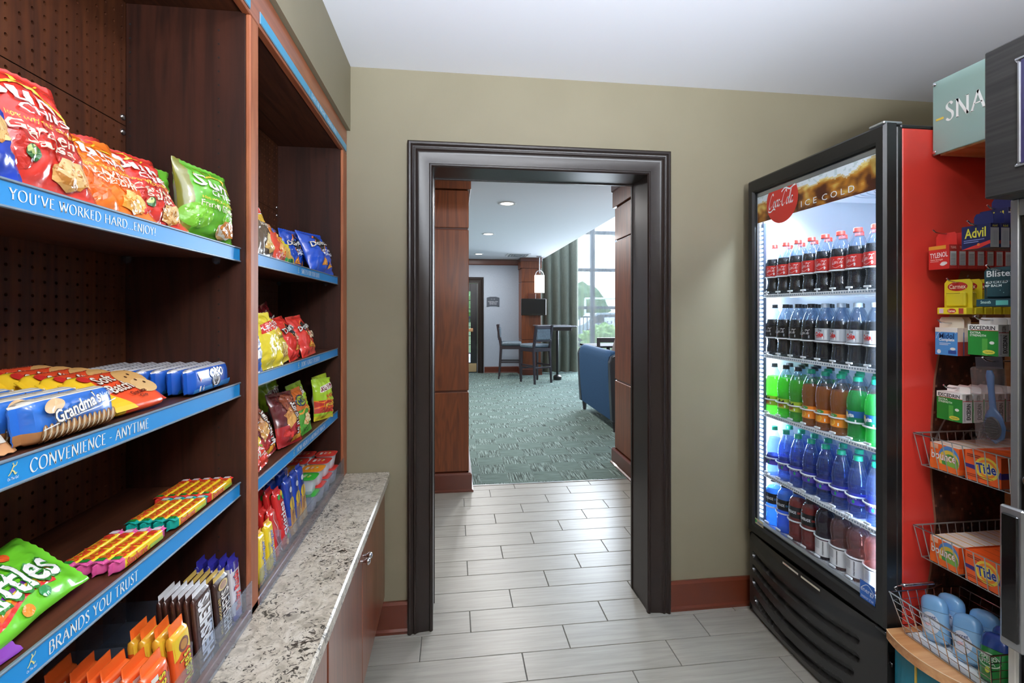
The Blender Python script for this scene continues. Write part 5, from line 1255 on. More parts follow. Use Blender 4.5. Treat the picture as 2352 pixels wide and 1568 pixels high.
# yellow lip balm cards
def balm(cardc, trayc, front, tray, w, label):
    t = thing('lip_balm_card', label, 'lip balm'); m = MB(); hw = w / 2
    P = [(-hw, 0), (hw, 0), (hw, .098), (hw - .008, .108), (-hw + .008, .108), (-hw, .098)]
    m.prism([(a, b) for a, b in P], lambda p_, q_: (q_, p_[0], p_[1]), -.004, -.0025, col=lin(cardc))
    part(t, 'card', m, CARD, recalc=True)
    part(t, 'blister', MB().box(-.0025, .010, -hw + .012, hw - .012, .024, .07, .004, col=lin(cardc)), CARD)
    part(t, 'tray', MB().box(-.0025, .020, -hw - .004, hw - .0, .0, .021, .0015, col=lin(trayc)), CARD)
    part(t, 'card_print', print_mb(front, w, .108, lambda x, y, e: (-.0025 + e + (.0127 if abs(x) < hw - .012 and .024 < y < .07 else 0), x, y), 9, .0003, .00006), CARD)
    part(t, 'tray_print', print_mb(tray, w, .021, lambda x, y, e: (.020 + e, x, y), 9, .0003, .00006), CARD); return t
p = balm('#e6d62e', '#ead92e', [('e', -.02, .80, .36, .13, '#b82a22'), ('t', 'Carmex', -.02, .80, .6, .13, '#f6ead0', 0, .018), ('r', -.3, .6, .2, .615, '#8a7a20')], [('e', .0, .5, .16, .36, '#b82a22'), ('t', 'Carmex', .0, .5, .26, .4, '#f6ead0', 0, .04), ('r', .25, .1, .42, .9, '#a83a2a'), ('r', -.46, .15, -.3, .85, '#e8c8e0')], .082, '')
queue(p, 1.552, 1.288, 1.446, 5, .033, lambda k: 'yellow lip balm card with red oval, %s on its hook' % ORD[k], 'yellow lip balm cards')
hook(1.535, 1.288, 1.545, 'chrome peg hook holding the yellow cards')
p = balm('#16383f', '#123a44', [('t', 'Blistex', .0, .84, .86, .16, '#f0f4f4', 0, .018), ('t', 'MEDICATED', -.05, .62, .7, .07, '#dfe9ea', 0, .02), ('t', 'LIP BALM', -.12, .53, .5, .06, '#dfe9ea', 0, .02), ('r', -.4, .4, .1, .42, '#8fa9aa'), ('r', -.4, .34, .2, .36, '#8fa9aa')], [('t', 'Smooth', -.25, .6, .3, .4, '#bfe0d8'), ('r', .05, .2, .4, .8, '#5ab0a8')], .082, '')
queue(p, 1.472, 1.112, 1.468, 3, .034, lambda k: 'dark teal lip balm card right of the yellow ones, %s on its hook' % ORD[k], 'dark teal lip balm cards')
hook(1.45, 1.112, 1.568, 'chrome peg hook holding the dark teal cards')
# blue caplets card
p = box_goods('caplet_card', '', 'medicine box', .068, .086, .02, ('#4d8fd0', '#a8423a', '#e8e2d4', '#e4dccb'),
    [('r', -.5, .84, .5, 1, '#f0ede6'), ('t', 'Midol', .02, .70, .66, .20, '#16315e', 0, .018), ('t', 'Complete', .02, .55, .7, .14, '#f2f7fb', 0, .03), ('s', [(-.45, .6), (-.3, .82), (.2, .9), (.45, .8)], .02, '#dfeefb'), ('r', -.3, .42, .2, .44, '#dfeefb'), ('r', -.3, .37, .1, .39, '#dfeefb'), ('e', -.32, .12, .09, .08, '#dfeefb'), ('r', .1, .06, .45, .18, '#28458a'), ('e', .3, .24, .12, .05, '#f4f4f4')],
    [('r', -.5, .5, .5, 1, '#e8ded0')], (), (.074, .034, '#ddd6c6'))
queue(p, 1.545, 1.308, 1.318, 2, .024, lambda k: 'blue and white caplet card, %s on its hook' % ORD[k], 'blue caplet cards')
hook(1.525, 1.308, 1.418, 'chrome peg hook holding the blue caplet cards')
# green and white boxes, two hooks
def green(): return box_goods('caplet_box', '', 'medicine box', .078, .088, .034, ('#1f7a2c', '#eceef0', '#f4f4f2', '#f0f0ee'),
    [('r', -.5, .80, .5, 1, '#f2f3f2'), ('t', 'EXCEDRIN', -.02, .89, .84, .13, '#2c2c34', 0, .03), ('r', -.4, .80, .5, .815, '#c8302b'), ('t', 'EXTRA', -.24, .73, .36, .07, '#eef3ee', 0, .02), ('t', 'STRENGTH', -.16, .64, .54, .07, '#eef3ee', 0, .02), ('r', -.02, .0, .16, .55, '#4c9a3e'), ('e', .3, .42, .08, .05, '#f2f3f2'), ('e', .2, .12, .2, .07, '#d8cf4a'), ('t', 'caplets', .2, .12, .26, .05, '#3c6a2a')],
    [('t', 'EXCEDRIN', .12, .38, .56, .42, '#23232c', 90, .03), ('r', -.36, .05, -.2, .7, '#c8c9d0'), ('r', -.5, .74, .5, .76, '#c8302b'), ('t', 'EXCEDRIN', 0, .86, .2, .35, '#3c3c44', 90)], (), (.07, .020, '#f6f6f4'))
p = green(); queue(p, 1.510, 1.172, 1.330, 5, .038, lambda k: 'green and white caplet box, %s on the hook above the hairbrush' % ORD[k], 'green caplet boxes, upper hook')
q = green(); queue(q, 1.562, 1.306, 1.113, 5, .038, lambda k: 'green and white caplet box, %s on the hook above the wire basket' % ORD[k], 'green caplet boxes, lower hook')
hook(1.49, 1.172, 1.43, 'chrome peg hook of the upper green boxes'); hook(1.545, 1.306, 1.213, 'chrome peg hook of the lower green boxes')
# hairbrush in a clear pack
hb = thing('hairbrush', 'blue hairbrush with dark bristles in a clear hanging pack', 'hairbrush')
BLUH = mat('brush_blue', '#2c5580', .25, coat=.4)
m = MB()
def rr_(z):
    for (a, ra), (b, rb) in (((0, 0), (.015, .022)), ((.015, .022), (.045, .028)), ((.045, .028), (.08, .02)), ((.08, .02), (.095, .0085)), ((.095, .0085), (.15, .0075)), ((.15, .0075), (.185, .0115)), ((.185, .0115), (.2, .006))):
        if a <= z <= b: return ra + (rb - ra) * (z - a) / (b - a)
    return .002
v = []; Z = [.2 * k / 26 for k in range(27)]
for z in Z:
    w = max(rr_(z), .001)
    for k in range(12): a = 2 * PI * k / 12; v.append((.006 * math.cos(a) * (1 if w > .002 else .3), w * math.sin(a), z))
m.add(v, [(i * 12 + k, i * 12 + (k + 1) % 12, (i + 1) * 12 + (k + 1) % 12, (i + 1) * 12 + k) for i in range(26) for k in range(12)] + [tuple(range(12))[::-1], tuple(26 * 12 + k for k in range(12))])
part(hb, 'body', m, BLUH, 60, recalc=True)
m = MB().lathe([(.021, .006), (.019, .009), (.001, .010)], 20, (0, 0, 0)); o = part(hb, 'cushion_pad', m, mat('pad_black', '#15151a', .5), 50); o.matrix_local = Matrix.Translation((0, 0, .042)) @ Matrix.Rotation(R(90), 4, 'Y') @ Matrix.Diagonal((1.5, 1, 1, 1))
m = MB()
for i in range(-4, 5):
    for j in range(-3, 4):
        if (i / 4.6) ** 2 + (j / 3.6) ** 2 < 1: m.tube([(.009, j * .005, .042 + i * .0062), (.022, j * .0062, .042 + i * .0072)], .0006, 4, caps=False)
part(hb, 'bristles', m, mat('pad_black', '#15151a'), kind='stuff')
m = MB(); m.box(-.012, .026, -.034, .034, -.012, .012, .004); m.box(-.012, .026, -.034, .034, .012, .21, .006); part(hb, 'clear_pack', m, clear('pack_film', '#f8fafc', 1.0, .06, .10, '#e8d8d4'))
pk = part(hb, 'header_card', MB().box(-.002, .001, -.034, .034, .205, .238, .001, col=lin('#221c20')), CARD)
hb.matrix_world = pose(1.475, 1.125, 1.092, 180, 2, 6)
hook(1.455, 1.125, 1.318, 'chrome peg hook holding the hairbrush pack')
# wire baskets
WIREM = mat('basket_wire', '#b9c0c2', .3, .7)
def wire_basket(name, label, x0, x1, y0, y1, zb, zt, ins, n, grid=False, group=None, mt=None):
    mt = mt or WIREM
    t = thing(name, label, 'basket', ((x0 + x1) / 2, (y0 + y1) / 2, zb), group)
    part(t, 'rim', MB().tube([(x0, y0, zt), (x1, y0, zt), (x1, y1, zt), (x0, y1, zt)], .0028, 8, closed=True), mt, 60)
    X0, X1, Y0, Y1 = x0 + ins, x1 - ins, y0 + ins * .6, y1 - ins * .6
    part(t, 'base_ring', MB().tube([(X0, Y0, zb + .002), (X1, Y0, zb + .002), (X1, Y1, zb + .002), (X0, Y1, zb + .002)], .002, 6, closed=True), mt, 60)
    for k in range(n + 1):
        f_ = k / n; ya, yb = y0 + (y1 - y0) * f_, Y0 + (Y1 - Y0) * f_
        part(t, 'cross_wire', MB().tube([(x0, ya, zt), (X0, yb, zb + .002), (X1, yb, zb + .002), (x1, ya, zt)], .0015, 5), mt, 60)
    nx = max(3, int((x1 - x0) / .03))
    for k in range(nx + 1):
        f_ = k / nx; xa, xb = x0 + (x1 - x0) * f_, X0 + (X1 - X0) * f_
        part(t, 'long_wire', MB().tube([(xa, y0, zt), (xb, Y0, zb + .002), (xb, Y1, zb + .002), (xa, y1, zt)], .0015, 5), mt, 60)
    if grid:
        for q in range(1, 5):
            f_ = q / 5; z = zb + .002 + (zt - zb) * f_; a = ins * (1 - f_)
            part(t, 'ring_wire', MB().tube([(x0 + a, y0 + a * .6, z), (x1 - a, y0 + a * .6, z), (x1 - a, y1 - a * .6, z), (x0 + a, y1 - a * .6, z)], .0012, 5, closed=True), mt, 60)
    return t
def bounce(): return box_goods('dryer_sheet_box', '', 'detergent box', .088, .080, .036, ('#ee6a2a', '#e2571e', '#efe8e0', '#e2571e'),
    [('e', .16, .5, .36, .5, '#5a8fd0'), ('e', .16, .42, .34, .42, '#e9c84a'), ('e', .2, .36, .28, .34, '#4c9a4a'), ('e', .26, .3, .2, .26, '#7fb24a'), ('p', [(-.5, 0), (.5, 0), (.5, .2), (-.5, .3)], '#f0702c'), ('t', 'bounce', -.02, .56, .86, .34, '#e0542a', 0, .045), ('t', 'bounce', -.02, .56, .84, .32, '#ffffff', 0, .018), ('r', -.46, .8, -.2, .98, '#f6c0a0')],
    [('r', -.5, .0, .5, .2, '#f0702c')], [('r', -.5, .5, .5, .62, '#e9b04a')])
def tide(): return box_goods('detergent_box', '', 'detergent box', .094, .086, .036, ('#f0642a', '#e2571e', '#e65a22', '#e2571e'),
    [('p', [(-.5, .42), (.5, .30), (.5, .52), (-.5, .54)], '#3c2a78'), ('e', .12, .52, .34, .38, '#f2d84a'), ('e', .12, .52, .27, .30, '#f28a2e'), ('e', .12, .52, .2, .22, '#f6e24a'), ('t', 'Tide', .1, .52, .56, .36, '#ffffff', 8, .045), ('t', 'Tide', .1, .52, .54, .34, '#223a8a', 8, .03), ('r', -.44, .86, -.05, .89, '#7a2a1a'), ('r', -.44, .80, -.1, .83, '#7a2a1a'), ('r', -.44, .2, .3, .22, '#7a2a1a'), ('r', -.44, .14, .2, .16, '#7a2a1a')],
    [('r', -.5, .3, .5, .5, '#3c2a78')], [('r', -.4, .3, .3, .45, '#c94a1c')])
for (zb, zt, w_) in ((.952, 1.056, 'upper'), (.652, .753, 'lower')):
    wire_basket('wire_basket', '%s wire basket of orange detergent boxes on the rack' % w_, 1.502, 1.842, 1.085, 1.383, zb, zt, .018, 10, group='wall baskets')
    p = bounce(); queue(p, 1.541, 1.305, zb + .0045, 8, .0365, lambda k: 'orange and white dryer sheet box, %s in the %s basket' % (ORD[k], w_), 'dryer sheet boxes, %s basket' % w_)
    p = tide(); queue(p, 1.541, 1.195, zb + .0045, 8, .0365, lambda k: 'orange detergent box with yellow rings, %s in the %s basket' % (ORD[k], w_), 'detergent boxes, %s basket' % w_)
# table basket with sticks of deodorant
hbk = wire_basket('handled_basket', 'tapered chrome wire basket with a coiled grip on the round console', 1.405, 1.665, 1.085, 1.375, .4195, .545, .035, 9, True, mt=CHROME)
m = MB(); m.tube([(1.56, 1.375, .545), (1.60, 1.378, .556), (1.585, 1.379, .560), (1.44, 1.379, .560), (1.425, 1.378, .556), (1.43, 1.375, .547)], .0018, 6); part(hbk, 'handle', m, CHROME, 60)
m = MB(); pts = []
for k in range(30 * 8): a = 2 * PI * k / 8; pts.append((1.455 + .115 * k / 240, 1.379 + .0045 * math.cos(a), .560 + .0045 * math.sin(a)))
m.tube(pts, .0015, 4); part(hbk, 'coiled_grip', m, CHROME, 60)
part(hbk, 'liner_sheet', MB().box(1.442, 1.628, 1.11, 1.35, .4235, .4245), mat('white_paper', '#eef2f4', .6))
def deo(name, label, bodyc, capc, prints, capmat):
    t = thing(name, label, 'deodorant'); H = .125
    def ov(a, z): return 1
    def ell(mb, prof, rx, ry, col=None):
        n = 24; v = []
        for (s_, z) in prof:
            for k in range(n): a = 2 * PI * k / n; v.append((rx * s_ * math.copysign(abs(math.cos(a)) ** .8, math.cos(a)), ry * s_ * math.copysign(abs(math.sin(a)) ** .8, math.sin(a)), z))
        mm_ = len(prof); mb.add(v, [(i * n + k, i * n + (k + 1) % n, (i + 1) * n + (k + 1) % n, (i + 1) * n + k) for i in range(mm_ - 1) for k in range(n)] + [tuple(range(n))[::-1], tuple((mm_ - 1) * n + k for k in range(n))], col); return mb
    part(t, 'body', ell(MB(), [(.9, 0), (1, .004), (1, .083)], .0155, .029), bodyc, 50)
    part(t, 'cap', ell(MB(), [(1.01, .084), (1.01, .10), (.95, .112), (.78, .121), (.45, .127), (.05, .129)], .0155, .029), capmat, 60)
    part(t, 'dial', ell(MB(), [(.7, -.004), (.7, 0)], .0155, .029), bodyc)
    pm = print_mb(prints, .05, .078, lambda x, y, e: (.0155 * (max(0, 1 - abs(x / .029) ** 2.5)) ** .4 + .0003 + e, x, y + .003), .006, .0003, .0001)
    part(t, 'label_print', pm, CARD); return t
SKY = mat('sky_blue_plastic', '#7db4e6', .25, coat=.5); SKYB = mat('pale_blue_plastic', '#8fbfe8', .3, coat=.3)
p1 = deo('deodorant_stick', 'pale blue deodorant stick leaning at the far front of the basket', SKYB, '', [('e', 0, .55, .44, .4, '#d8e2f2'), ('t', 'Secret', .0, .78, .62, .14, '#3c4a78', 4, .02), ('s', [(-.3, .6), (-.1, .4), (.1, .6), (.3, .4)], .02, '#5a6a98'), ('e', -.05, .5, .16, .06, '#f0c8d0')], SKY)
DG = Matrix.Diagonal((1.35, 1.3, .98, 1))
p1.matrix_world = pose(1.492, 1.300, .432, 178, 14, 17) @ DG
dup(p1, pose(1.495, 1.212, .430, 174, 18, 18) @ DG, 'pale blue deodorant stick leaning in the middle front of the basket'); dup(p1, pose(1.552, 1.306, .432, 176, 10, 10) @ DG, 'pale blue deodorant stick behind the far front one')
dup(p1, pose(1.565, 1.222, .432, 182, 14, 10) @ DG, 'pale blue deodorant stick behind the middle front one')
p2 = deo('deodorant_stick', 'green deodorant stick with dark blue cap at the near front of the basket', mat('green_foil_body', '#23803a', .25, coat=.5), '', [('e', 0, .62, .46, .24, '#cfe6cf'), ('e', 0, .62, .42, .2, '#1f7a35'), ('t', 'SPEED', 0, .70, .66, .12, '#eef6ee', 0, .018), ('t', 'STICK', 0, .56, .6, .12, '#eef6ee', 0, .018), ('e', 0, .3, .1, .1, '#c9d64a')], mat('navy_cap', '#1f3f86', .25, coat=.5))
p2.matrix_world = pose(1.482, 1.135, .430, 172, 20, 14) @ DG; dup(p2, pose(1.545, 1.150, .430, 178, 16, 10) @ DG, 'green deodorant stick with dark blue cap, the one behind')
# ------------------------------------------------------------------ snack bags, packs, bars, cups on the left shelving
def bag(name, label, w, h, t, colf, art, text, seed, crush=1.0, cat='snack bag', sealc=None, group=None, m=None, back=None):
    T_ = thing(name, label, cat, group=group); NU, NV = 22, 28; sv = .05
    F = {}; B = {}
    for i in range(NU + 1):
        for j in range(NV + 1):
            s = i / NU * 2 - 1; v = j / NV; vv = (v - sv) / (1 - 2 * sv)
            if vv <= 0 or vv >= 1: th = 0; pinch = 0
            else: pinch = math.sin(PI * vv) ** .55; th = pinch * (max(0, 1 - abs(s) ** 2.4)) ** .62
            y = s * w / 2 * (1 - .085 * pinch) ; z = v * h
            q = Vector((s * 1.7 + seed * 3.1, v * 2.4, seed)); ends = .22 + 1.0 * (abs(v - .5) * 2) ** 2.4
            cr = crush * .0085 * ends * (abs(noise.noise(q * 1.6)) * 2 - .5) + crush * .004 * (abs(noise.noise(q * 4.1)) * 2 - .4)
            cr += crush * .0016 * math.sin(s * 17 + seed + 3 * noise.noise(q)) * (1 if vv < .12 or vv > .86 else .0)
            xx = th * t / 2 + cr * min(1, th * 2.2)
            if th == 0: xx = .0012 * math.sin(i * PI) + .0008 * (1 if i % 2 else -1)
            zz = z + ((.0016 if i % 2 else 0) * (1 if j == NV else -1 if j == 0 else 0))
            wav = crush * .006 * noise.noise(Vector((s * 1.3, v * 2, seed + 9))) * (1 if v > .8 or v < .2 else .3)
            F[i, j] = (max(xx, .0006) + wav, y + crush * .003 * noise.noise(Vector((v * 4, seed, s))), zz)
            crb = crush * .005 * (abs(noise.noise(q * 2 + Vector((9, 0, 0)))) * 2 - .5)
            B[i, j] = (-(th * t / 2 * .8 + crb * min(1, th * 2)) - .0006 + wav, F[i, j][1], zz)
    v = [F[i, j] for i in range(NU + 1) for j in range(NV + 1)] + [B[i, j] for i in range(NU + 1) for j in range(NV + 1)]
    K = (NU + 1) * (NV + 1); f = []; c = []
    g = lambda i, j: i * (NV + 1) + j
    for i in range(NU):
        for j in range(NV):
            f.append((g(i, j), g(i + 1, j), g(i + 1, j + 1), g(i, j + 1))); c.append(lin(colf((i + .5) / NU - .5, (j + .5) / NV)))
            f.append((K + g(i, j), K + g(i, j + 1), K + g(i + 1, j + 1), K + g(i + 1, j))); c.append(lin(back) if back else c[-1])
    for j in range(NV):
        f.append((g(0, j), g(0, j + 1), K + g(0, j + 1), K + g(0, j))); c.append(lin(colf(-.5, (j + .5) / NV)))
        f.append((g(NU, j), K + g(NU, j), K + g(NU, j + 1), g(NU, j + 1))); c.append(lin(colf(.5, (j + .5) / NV)))
    mb = MB(); mb.add(v, f, c)
    mm = m or FOIL
    part(T_, 'bag_body', mb, mm, 180)
    def S(x, y, e):
        # position on the front mesh, by bilinear interpolation
        a = (x / w + .5) * NU; b = y / h * NV; a = min(max(a, 0), NU - 1e-6); b = min(max(b, 0), NV - 1e-6); i, j = int(a), int(b); p, q = a - i, b - j
        A, B_, C_, D = F[i, j], F[i + 1, j], F[i + 1, j + 1], F[i, j + 1]
        P = [A[k] * (1 - p) * (1 - q) + B_[k] * p * (1 - q) + C_[k] * p * q + D[k] * (1 - p) * q for k in range(3)]
        n = (Vector(B_) - Vector(A)).cross(Vector(D) - Vector(A)).normalized()
        return (P[0] + n.x * e, P[1] + n.y * e, P[2] + n.z * e)
    if art: part(T_, 'artwork', print_mb(art, w, h, S, .007, .0007, .00016), mm)
    if text: part(T_, 'lettering', print_mb(text, w, h, S, .006, .0011 + .00016 * len(art), .0004), mm)
    return T_
def flow(name, label, L, H, T, colf, front, top, cat, nfin=.012, n=2.6, group=None, m=None, endc=None, crimp=True):
    """flow-wrapped pack: long axis local y, front +x, top +z, origin bottom centre; a crimped fin at each end"""
    T_ = thing(name, label, cat, group=group); N = 20; body = L - 2 * nfin
    st = [(-L / 2, 0), (-body / 2, 0.02), (-body / 2 + .004, .72), (-body / 2 + .012, .97)] + [(-body / 2 + .012 + (body - .024) * k / 8, 1) for k in range(1, 8)] + [(body / 2 - .012, .97), (body / 2 - .004, .72), (body / 2, .02), (L / 2, 0)]
    def sec(a, y, s): # superellipse point
        ca, sa = math.cos(a), math.sin(a); e = 2 / n
        x = math.copysign(abs(ca) ** e, ca) * T / 2; z = math.copysign(abs(sa) ** e, sa) * H / 2
        wob = 1 + .02 * noise.noise(Vector((a * 1.5, y * 60, L * 50)))
        if s < .1: # fin: flat and upright
            return (x * .06, y, H / 2 + z * .86)
        return (x * (.55 + .45 * s) * wob, y, H / 2 + z * (.8 + .2 * s) * wob)
    v = []; 
    for (y, s) in st:
        for k in range(N):
            p = sec(2 * PI * k / N, y, s)
            if abs(abs(y) - L / 2) < 1e-6 and k % 2: p = (p[0], y - math.copysign(.0015, y), p[2])
            v.append(p)
    f = []; c = []
    for i in range(len(st) - 1):
        for k in range(N):
            f.append((i * N + k, i * N + (k + 1) % N, (i + 1) * N + (k + 1) % N, (i + 1) * N + k)); a = 2 * PI * (k + .5) / N
            ym = (st[i][0] + st[i + 1][0]) / 2 / L; c.append(lin(colf(ym, math.cos(a), math.sin(a))))
    f += [tuple(range(N))[::-1], tuple((len(st) - 1) * N + k for k in range(N))]; c += [c[0], c[-1]]
    mb = MB(); mb.add(v, [q[::-1] for q in f], c); mm = m or FOIL
    part(T_, 'wrapper', mb, mm, 60, recalc=True)
    if front:
        def S(x, y, e):
            z = min(max((y - H / 2) / (H / 2), -.98), .98); xx = (1 - abs(z) ** n) ** (1 / n) * T / 2; return (xx + e + .0004, x, y)
        part(T_, 'front_print', print_mb(front, body, H, S, .012, .0004, .00016), mm)
    if top:
        def S2(x, y, e):
            q = min(max((y - T / 2) / (T / 2), -.98), .98); zz = (1 - abs(q) ** n) ** (1 / n) * H / 2; return (-(y - T / 2), x, H / 2 + zz + e + .0004)
        part(T_, 'top_print', print_mb(top, body, T, S2, .012, .0004, .00016), mm)
    return T_
solidc = lambda c: (lambda *a: c)
def hexmix(a, b, f): A, B = lin(a), lin(b); return a if f < .5 else b
def chipfan(cx, cy, r, cols=('#d9a45a', '#b87834', '#e6bd78')):
    L = []
    for k in range(3): L.append(('p', [(cx + r * math.cos(a + k * .5) * (1 + .1 * k) + k * .05, cy + r * .62 * math.sin(a + k * .4) + k * .02) for a in (.2, 1.3, 2.4, 3.5, 4.6, 5.6)], cols[k]))
    return L
def triangle(cx, cy, s, col='#e39a34', dk='#b8681c', rot=0):
    P = [(cx + s * math.cos(R(90 + rot + 120 * k)), cy + s * .8 * math.sin(R(90 + rot + 120 * k))) for k in range(3)]
    P2 = [(cx + s * .86 * math.cos(R(90 + rot + 120 * k)), cy + s * .69 * math.sin(R(90 + rot + 120 * k))) for k in range(3)]
    rr = random.Random(int(cx * 100 + cy * 1000)); L = [('p', P, dk), ('p', P2, col)]
    for k in range(9): a, b = rr.uniform(-.4, .4) * s, rr.uniform(-.35, .3) * s; L.append(('e', cx + a, cy + b, .012, .010, dk if k % 2 else '#f2c46a'))
    return L
SUNRAY = [('s', [(-.16, .80), (-.30, .86)], .022, '#e9c83a'), ('s', [(-.08, .87), (-.16, .95)], .022, '#e9c83a'), ('s', [(.06, .89), (.06, .965)], .03, '#e9c83a'), ('s', [(.2, .86), (.28, .92)], .022, '#e9c83a'), ('s', [(-.14, .80), (.02, .85), (.2, .80), (.34, .68), (.37, .56)], .035, '#e9c83a')]
def sunart(base, dark, name2, second, chip, garnish):
    art = [('e', -.3, .28, .22, .16, dark), ('e', .25, .5, .2, .15, dark), ('e', .3, .3, .2, .13, dark)] + SUNRAY + chipfan(.18, .15, .17, chip)
    if garnish: art += [('e', -.12, .26, .075, .055, '#2d5c2a', 30), ('e', -.14, .275, .045, .03, '#c9d88a', 30)]
    text = [('t', 'Sun', -.04, .735, .58, .165, '#f2f1ec', -6, .018), ('t', 'CHIPS', .1, .59, .44, .07, '#f2f1ec', -6, .018), ('t', '100% WHOLE GRAIN', .03, .50, .62, .035, '#f0c93a', -4, .01), ('t', name2, .0, .425, .6, .08, '#f4e6d2', -4, .01)]
    if second: text.append(('t', second, .06, .345, .46, .075, '#f4e6d2', -4, .01))
    return art, text
def mk_sun(kind, label, w, h, t, seed, crush=1.0):
    if kind == 'red': a, x = sunart('#d13a2c', '#b52c22', 'Garden', 'Salsa', ('#d8a562', '#b07434', '#e9c68c'), True); c = solidc('#cf362b')
    elif kind == 'orange': a, x = sunart('#ee7a24', '#e0641a', 'HARVEST', 'CHEDDAR', ('#f0b04a', '#d98a2a', '#f6cf7a'), False); c = solidc('#ee7a26')
    else: a, x = sunart('#6cba2e', '#7fc83c', 'French Onion', None, ('#d9b070', '#e9e6dc', '#c9803a'), False); c = lambda u, v: '#62b02c' if u > -.38 else '#7a7a2a'
    return bag('sun_chip_bag' if False else 'chip_bag', label, w, h, t, c, a, x, seed, crush, m=None, back='#b9a9c0' if kind == 'red' else '#a88a9a')
def put(o, *a, **k): o.matrix_world = pose(*a, **k); return o
ZA, ZB, ZD, ZF = 1.603, 1.2885, 1.0545, .7465
# top shelf, left bay
put(bag('chip_bag', 'royal blue chip bag at the left end of the top shelf', .125, .16, .05, solidc('#1f3fae'), chipfan(.2, .3, .16), [('t', 'Chips', -.05, .7, .6, .16, '#f2f2f6', 0, .018)], 2.2), -.505, .553, ZA, -6, 14)
put(mk_sun('red', 'large glossy red whole grain chip bag at the left of the top shelf', .148, .170, .046, 1.3), -.512, .668, ZA, -8, 20, 3)
put(mk_sun('orange', 'orange whole grain chip bag half hidden between the red ones', .158, .150, .04, 4.7, 1.2), -.516, .812, ZA, -8, 31, 6)
put(mk_sun('orange', 'orange chip bag standing behind, beside the large red one', .13, .165, .04, 5.9), -.640, .800, ZA, 0, 7, 0)
put(mk_sun('red', 'dark red crumpled chip bag at the back by the orange one', .13, .168, .045, 7.7, 1.8), -.630, .945, ZA, -4, 10, 10)
put(mk_sun('red', 'smaller red chip bag with a crumpled top, left of the green ones', .155, .148, .045, 9.2, 1.5), -.518, .912, ZA, -8, 27, 5)
put(mk_sun('green', 'green chip bag at the back beside the upright', .15, .155, .045, 12.3, 1.3), -.625, 1.045, ZA, -14, 6, 0)
put(mk_sun('green', 'bright green onion flavour chip bag at the right end of the shelf', .150, .160, .07, 14.1, .9), -.520, 1.078, ZA, -14, 8, -2)
# top shelf, right bay
lay = lambda cls, sub: ([('e', .0, .70, .34, .17, '#f4c63a'), ('p', [(-.42, .60), (.40, .70), (.42, .86), (-.40, .76)], '#f2f0ea'), ('p', [(-.39, .62), (.38, .715), (.39, .84), (-.38, .745)], '#cf3026')] + chipfan(.1, .2, .22, ('#e8c070', '#c99440', '#f2d890')), [('t', "Lay's", 0, .735, .6, .13, '#ffffff', 8, .018), ('t', cls, .06, .50, .5, .07, sub, 0, .01)])
a, x = lay('Barbecue', '#f4ead8'); put(bag('chip_bag', 'barbecue chip bag, yellow above brown, at the left of the right bay top shelf', .155, .182, .055, lambda u, v: '#e9a92e' if v > .55 else '#6b5a4a', a, x, 21.0), -.516, 1.385, ZA, 2, 20, 3)
put(bag('chip_bag', 'orange and red spicy chip bag on the right bay top shelf', .14, .150, .055, lambda u, v: '#f08a2a' if v > .62 else '#e2503a', chipfan(.05, .45, .2, ('#f29a3a', '#d8601e', '#f6b85a')) + chipfan(-.1, .2, .18, ('#f2a24a', '#c9481e', '#f6c06a')), [('t', 'HOT', .0, .8, .6, .14, '#f6e9d8', 10, .018), ('t', 'Flamin', .1, .66, .5, .1, '#2b4fa0', 8, .04)], 22.4, 1.2), -.522, 1.525, ZA, 6, 28, 4)
put(bag('chip_bag', 'yellow chip bag leaning low beside the orange one', .14, .140, .05, lambda u, v: '#eadb3a', [('p', [(-.3, .2), (.3, .1), (.4, .3), (-.2, .45)], '#e6b45a'), ('p', [(-.4, .1), (.3, .05), (.3, .12), (-.4, .18)], '#2c8a4a')], [('t', 'CHIPS', 0, .7, .6, .14, '#c8302b', 8, .018)], 23.7, 1.2), -.528, 1.625, ZA, 6, 34, 4)
put(bag('chip_bag', 'navy and gold chip bag tucked behind the yellow one', .14, .150, .045, lambda u, v: '#1c2f86' if v > .78 else '#d9a23a', [], [('t', 'Chips', 0, .6, .5, .1, '#22306a', 8)], 24.9), -.640, 1.72, ZA, 0, 14, 6)
def dor(base, c2, label, w, h, t, seed, flav, crush=1.0):
    art = [('p', [(.02, .92), (.22, .68), (.02, .44), (-.18, .68)], '#16161a'), ('s', [(-.16, .70), (.02, .91), (.1, .82)], .03, '#ee7a2a'), ('s', [(.2, .66), (.02, .45), (-.08, .56)], .03, '#f09a4a')] + triangle(.0, .24, .16) + triangle(.22, .18, .12, '#e8a848', '#b8681c', 20)
    txt = [('t', 'Doritos', 0, .68, .74, .13, '#1a1a20', 6, .045), ('t', 'Doritos', 0, .68, .72, .115, '#f6f4f0', 6, .018)] + [('t', q, .15, .50 - .08 * k, .44, .065, c2, 0, .03) for k, q in enumerate(flav)]
    return bag('chip_bag', label, w, h, t, solidc(base), art, txt, seed, crush, back='#14257a' if base.startswith('#1') else '#8d2420')
put(dor('#1e4fc4', '#dfe9f6', 'blue tortilla chip bag at the back of the right bay top shelf', .13, .155, .045, 31.0, ['COOL', 'RANCH'], 1.2), -.590, 1.855, ZA, -18, 8)
put(dor('#1f55d0', '#dfe9f6', 'large blue tortilla chip bag in front at the right end', .20, .172, .07, 32.5, ['COOL', 'RANCH'], 1.0), -.514, 1.955, ZA, -12, 20, 3)
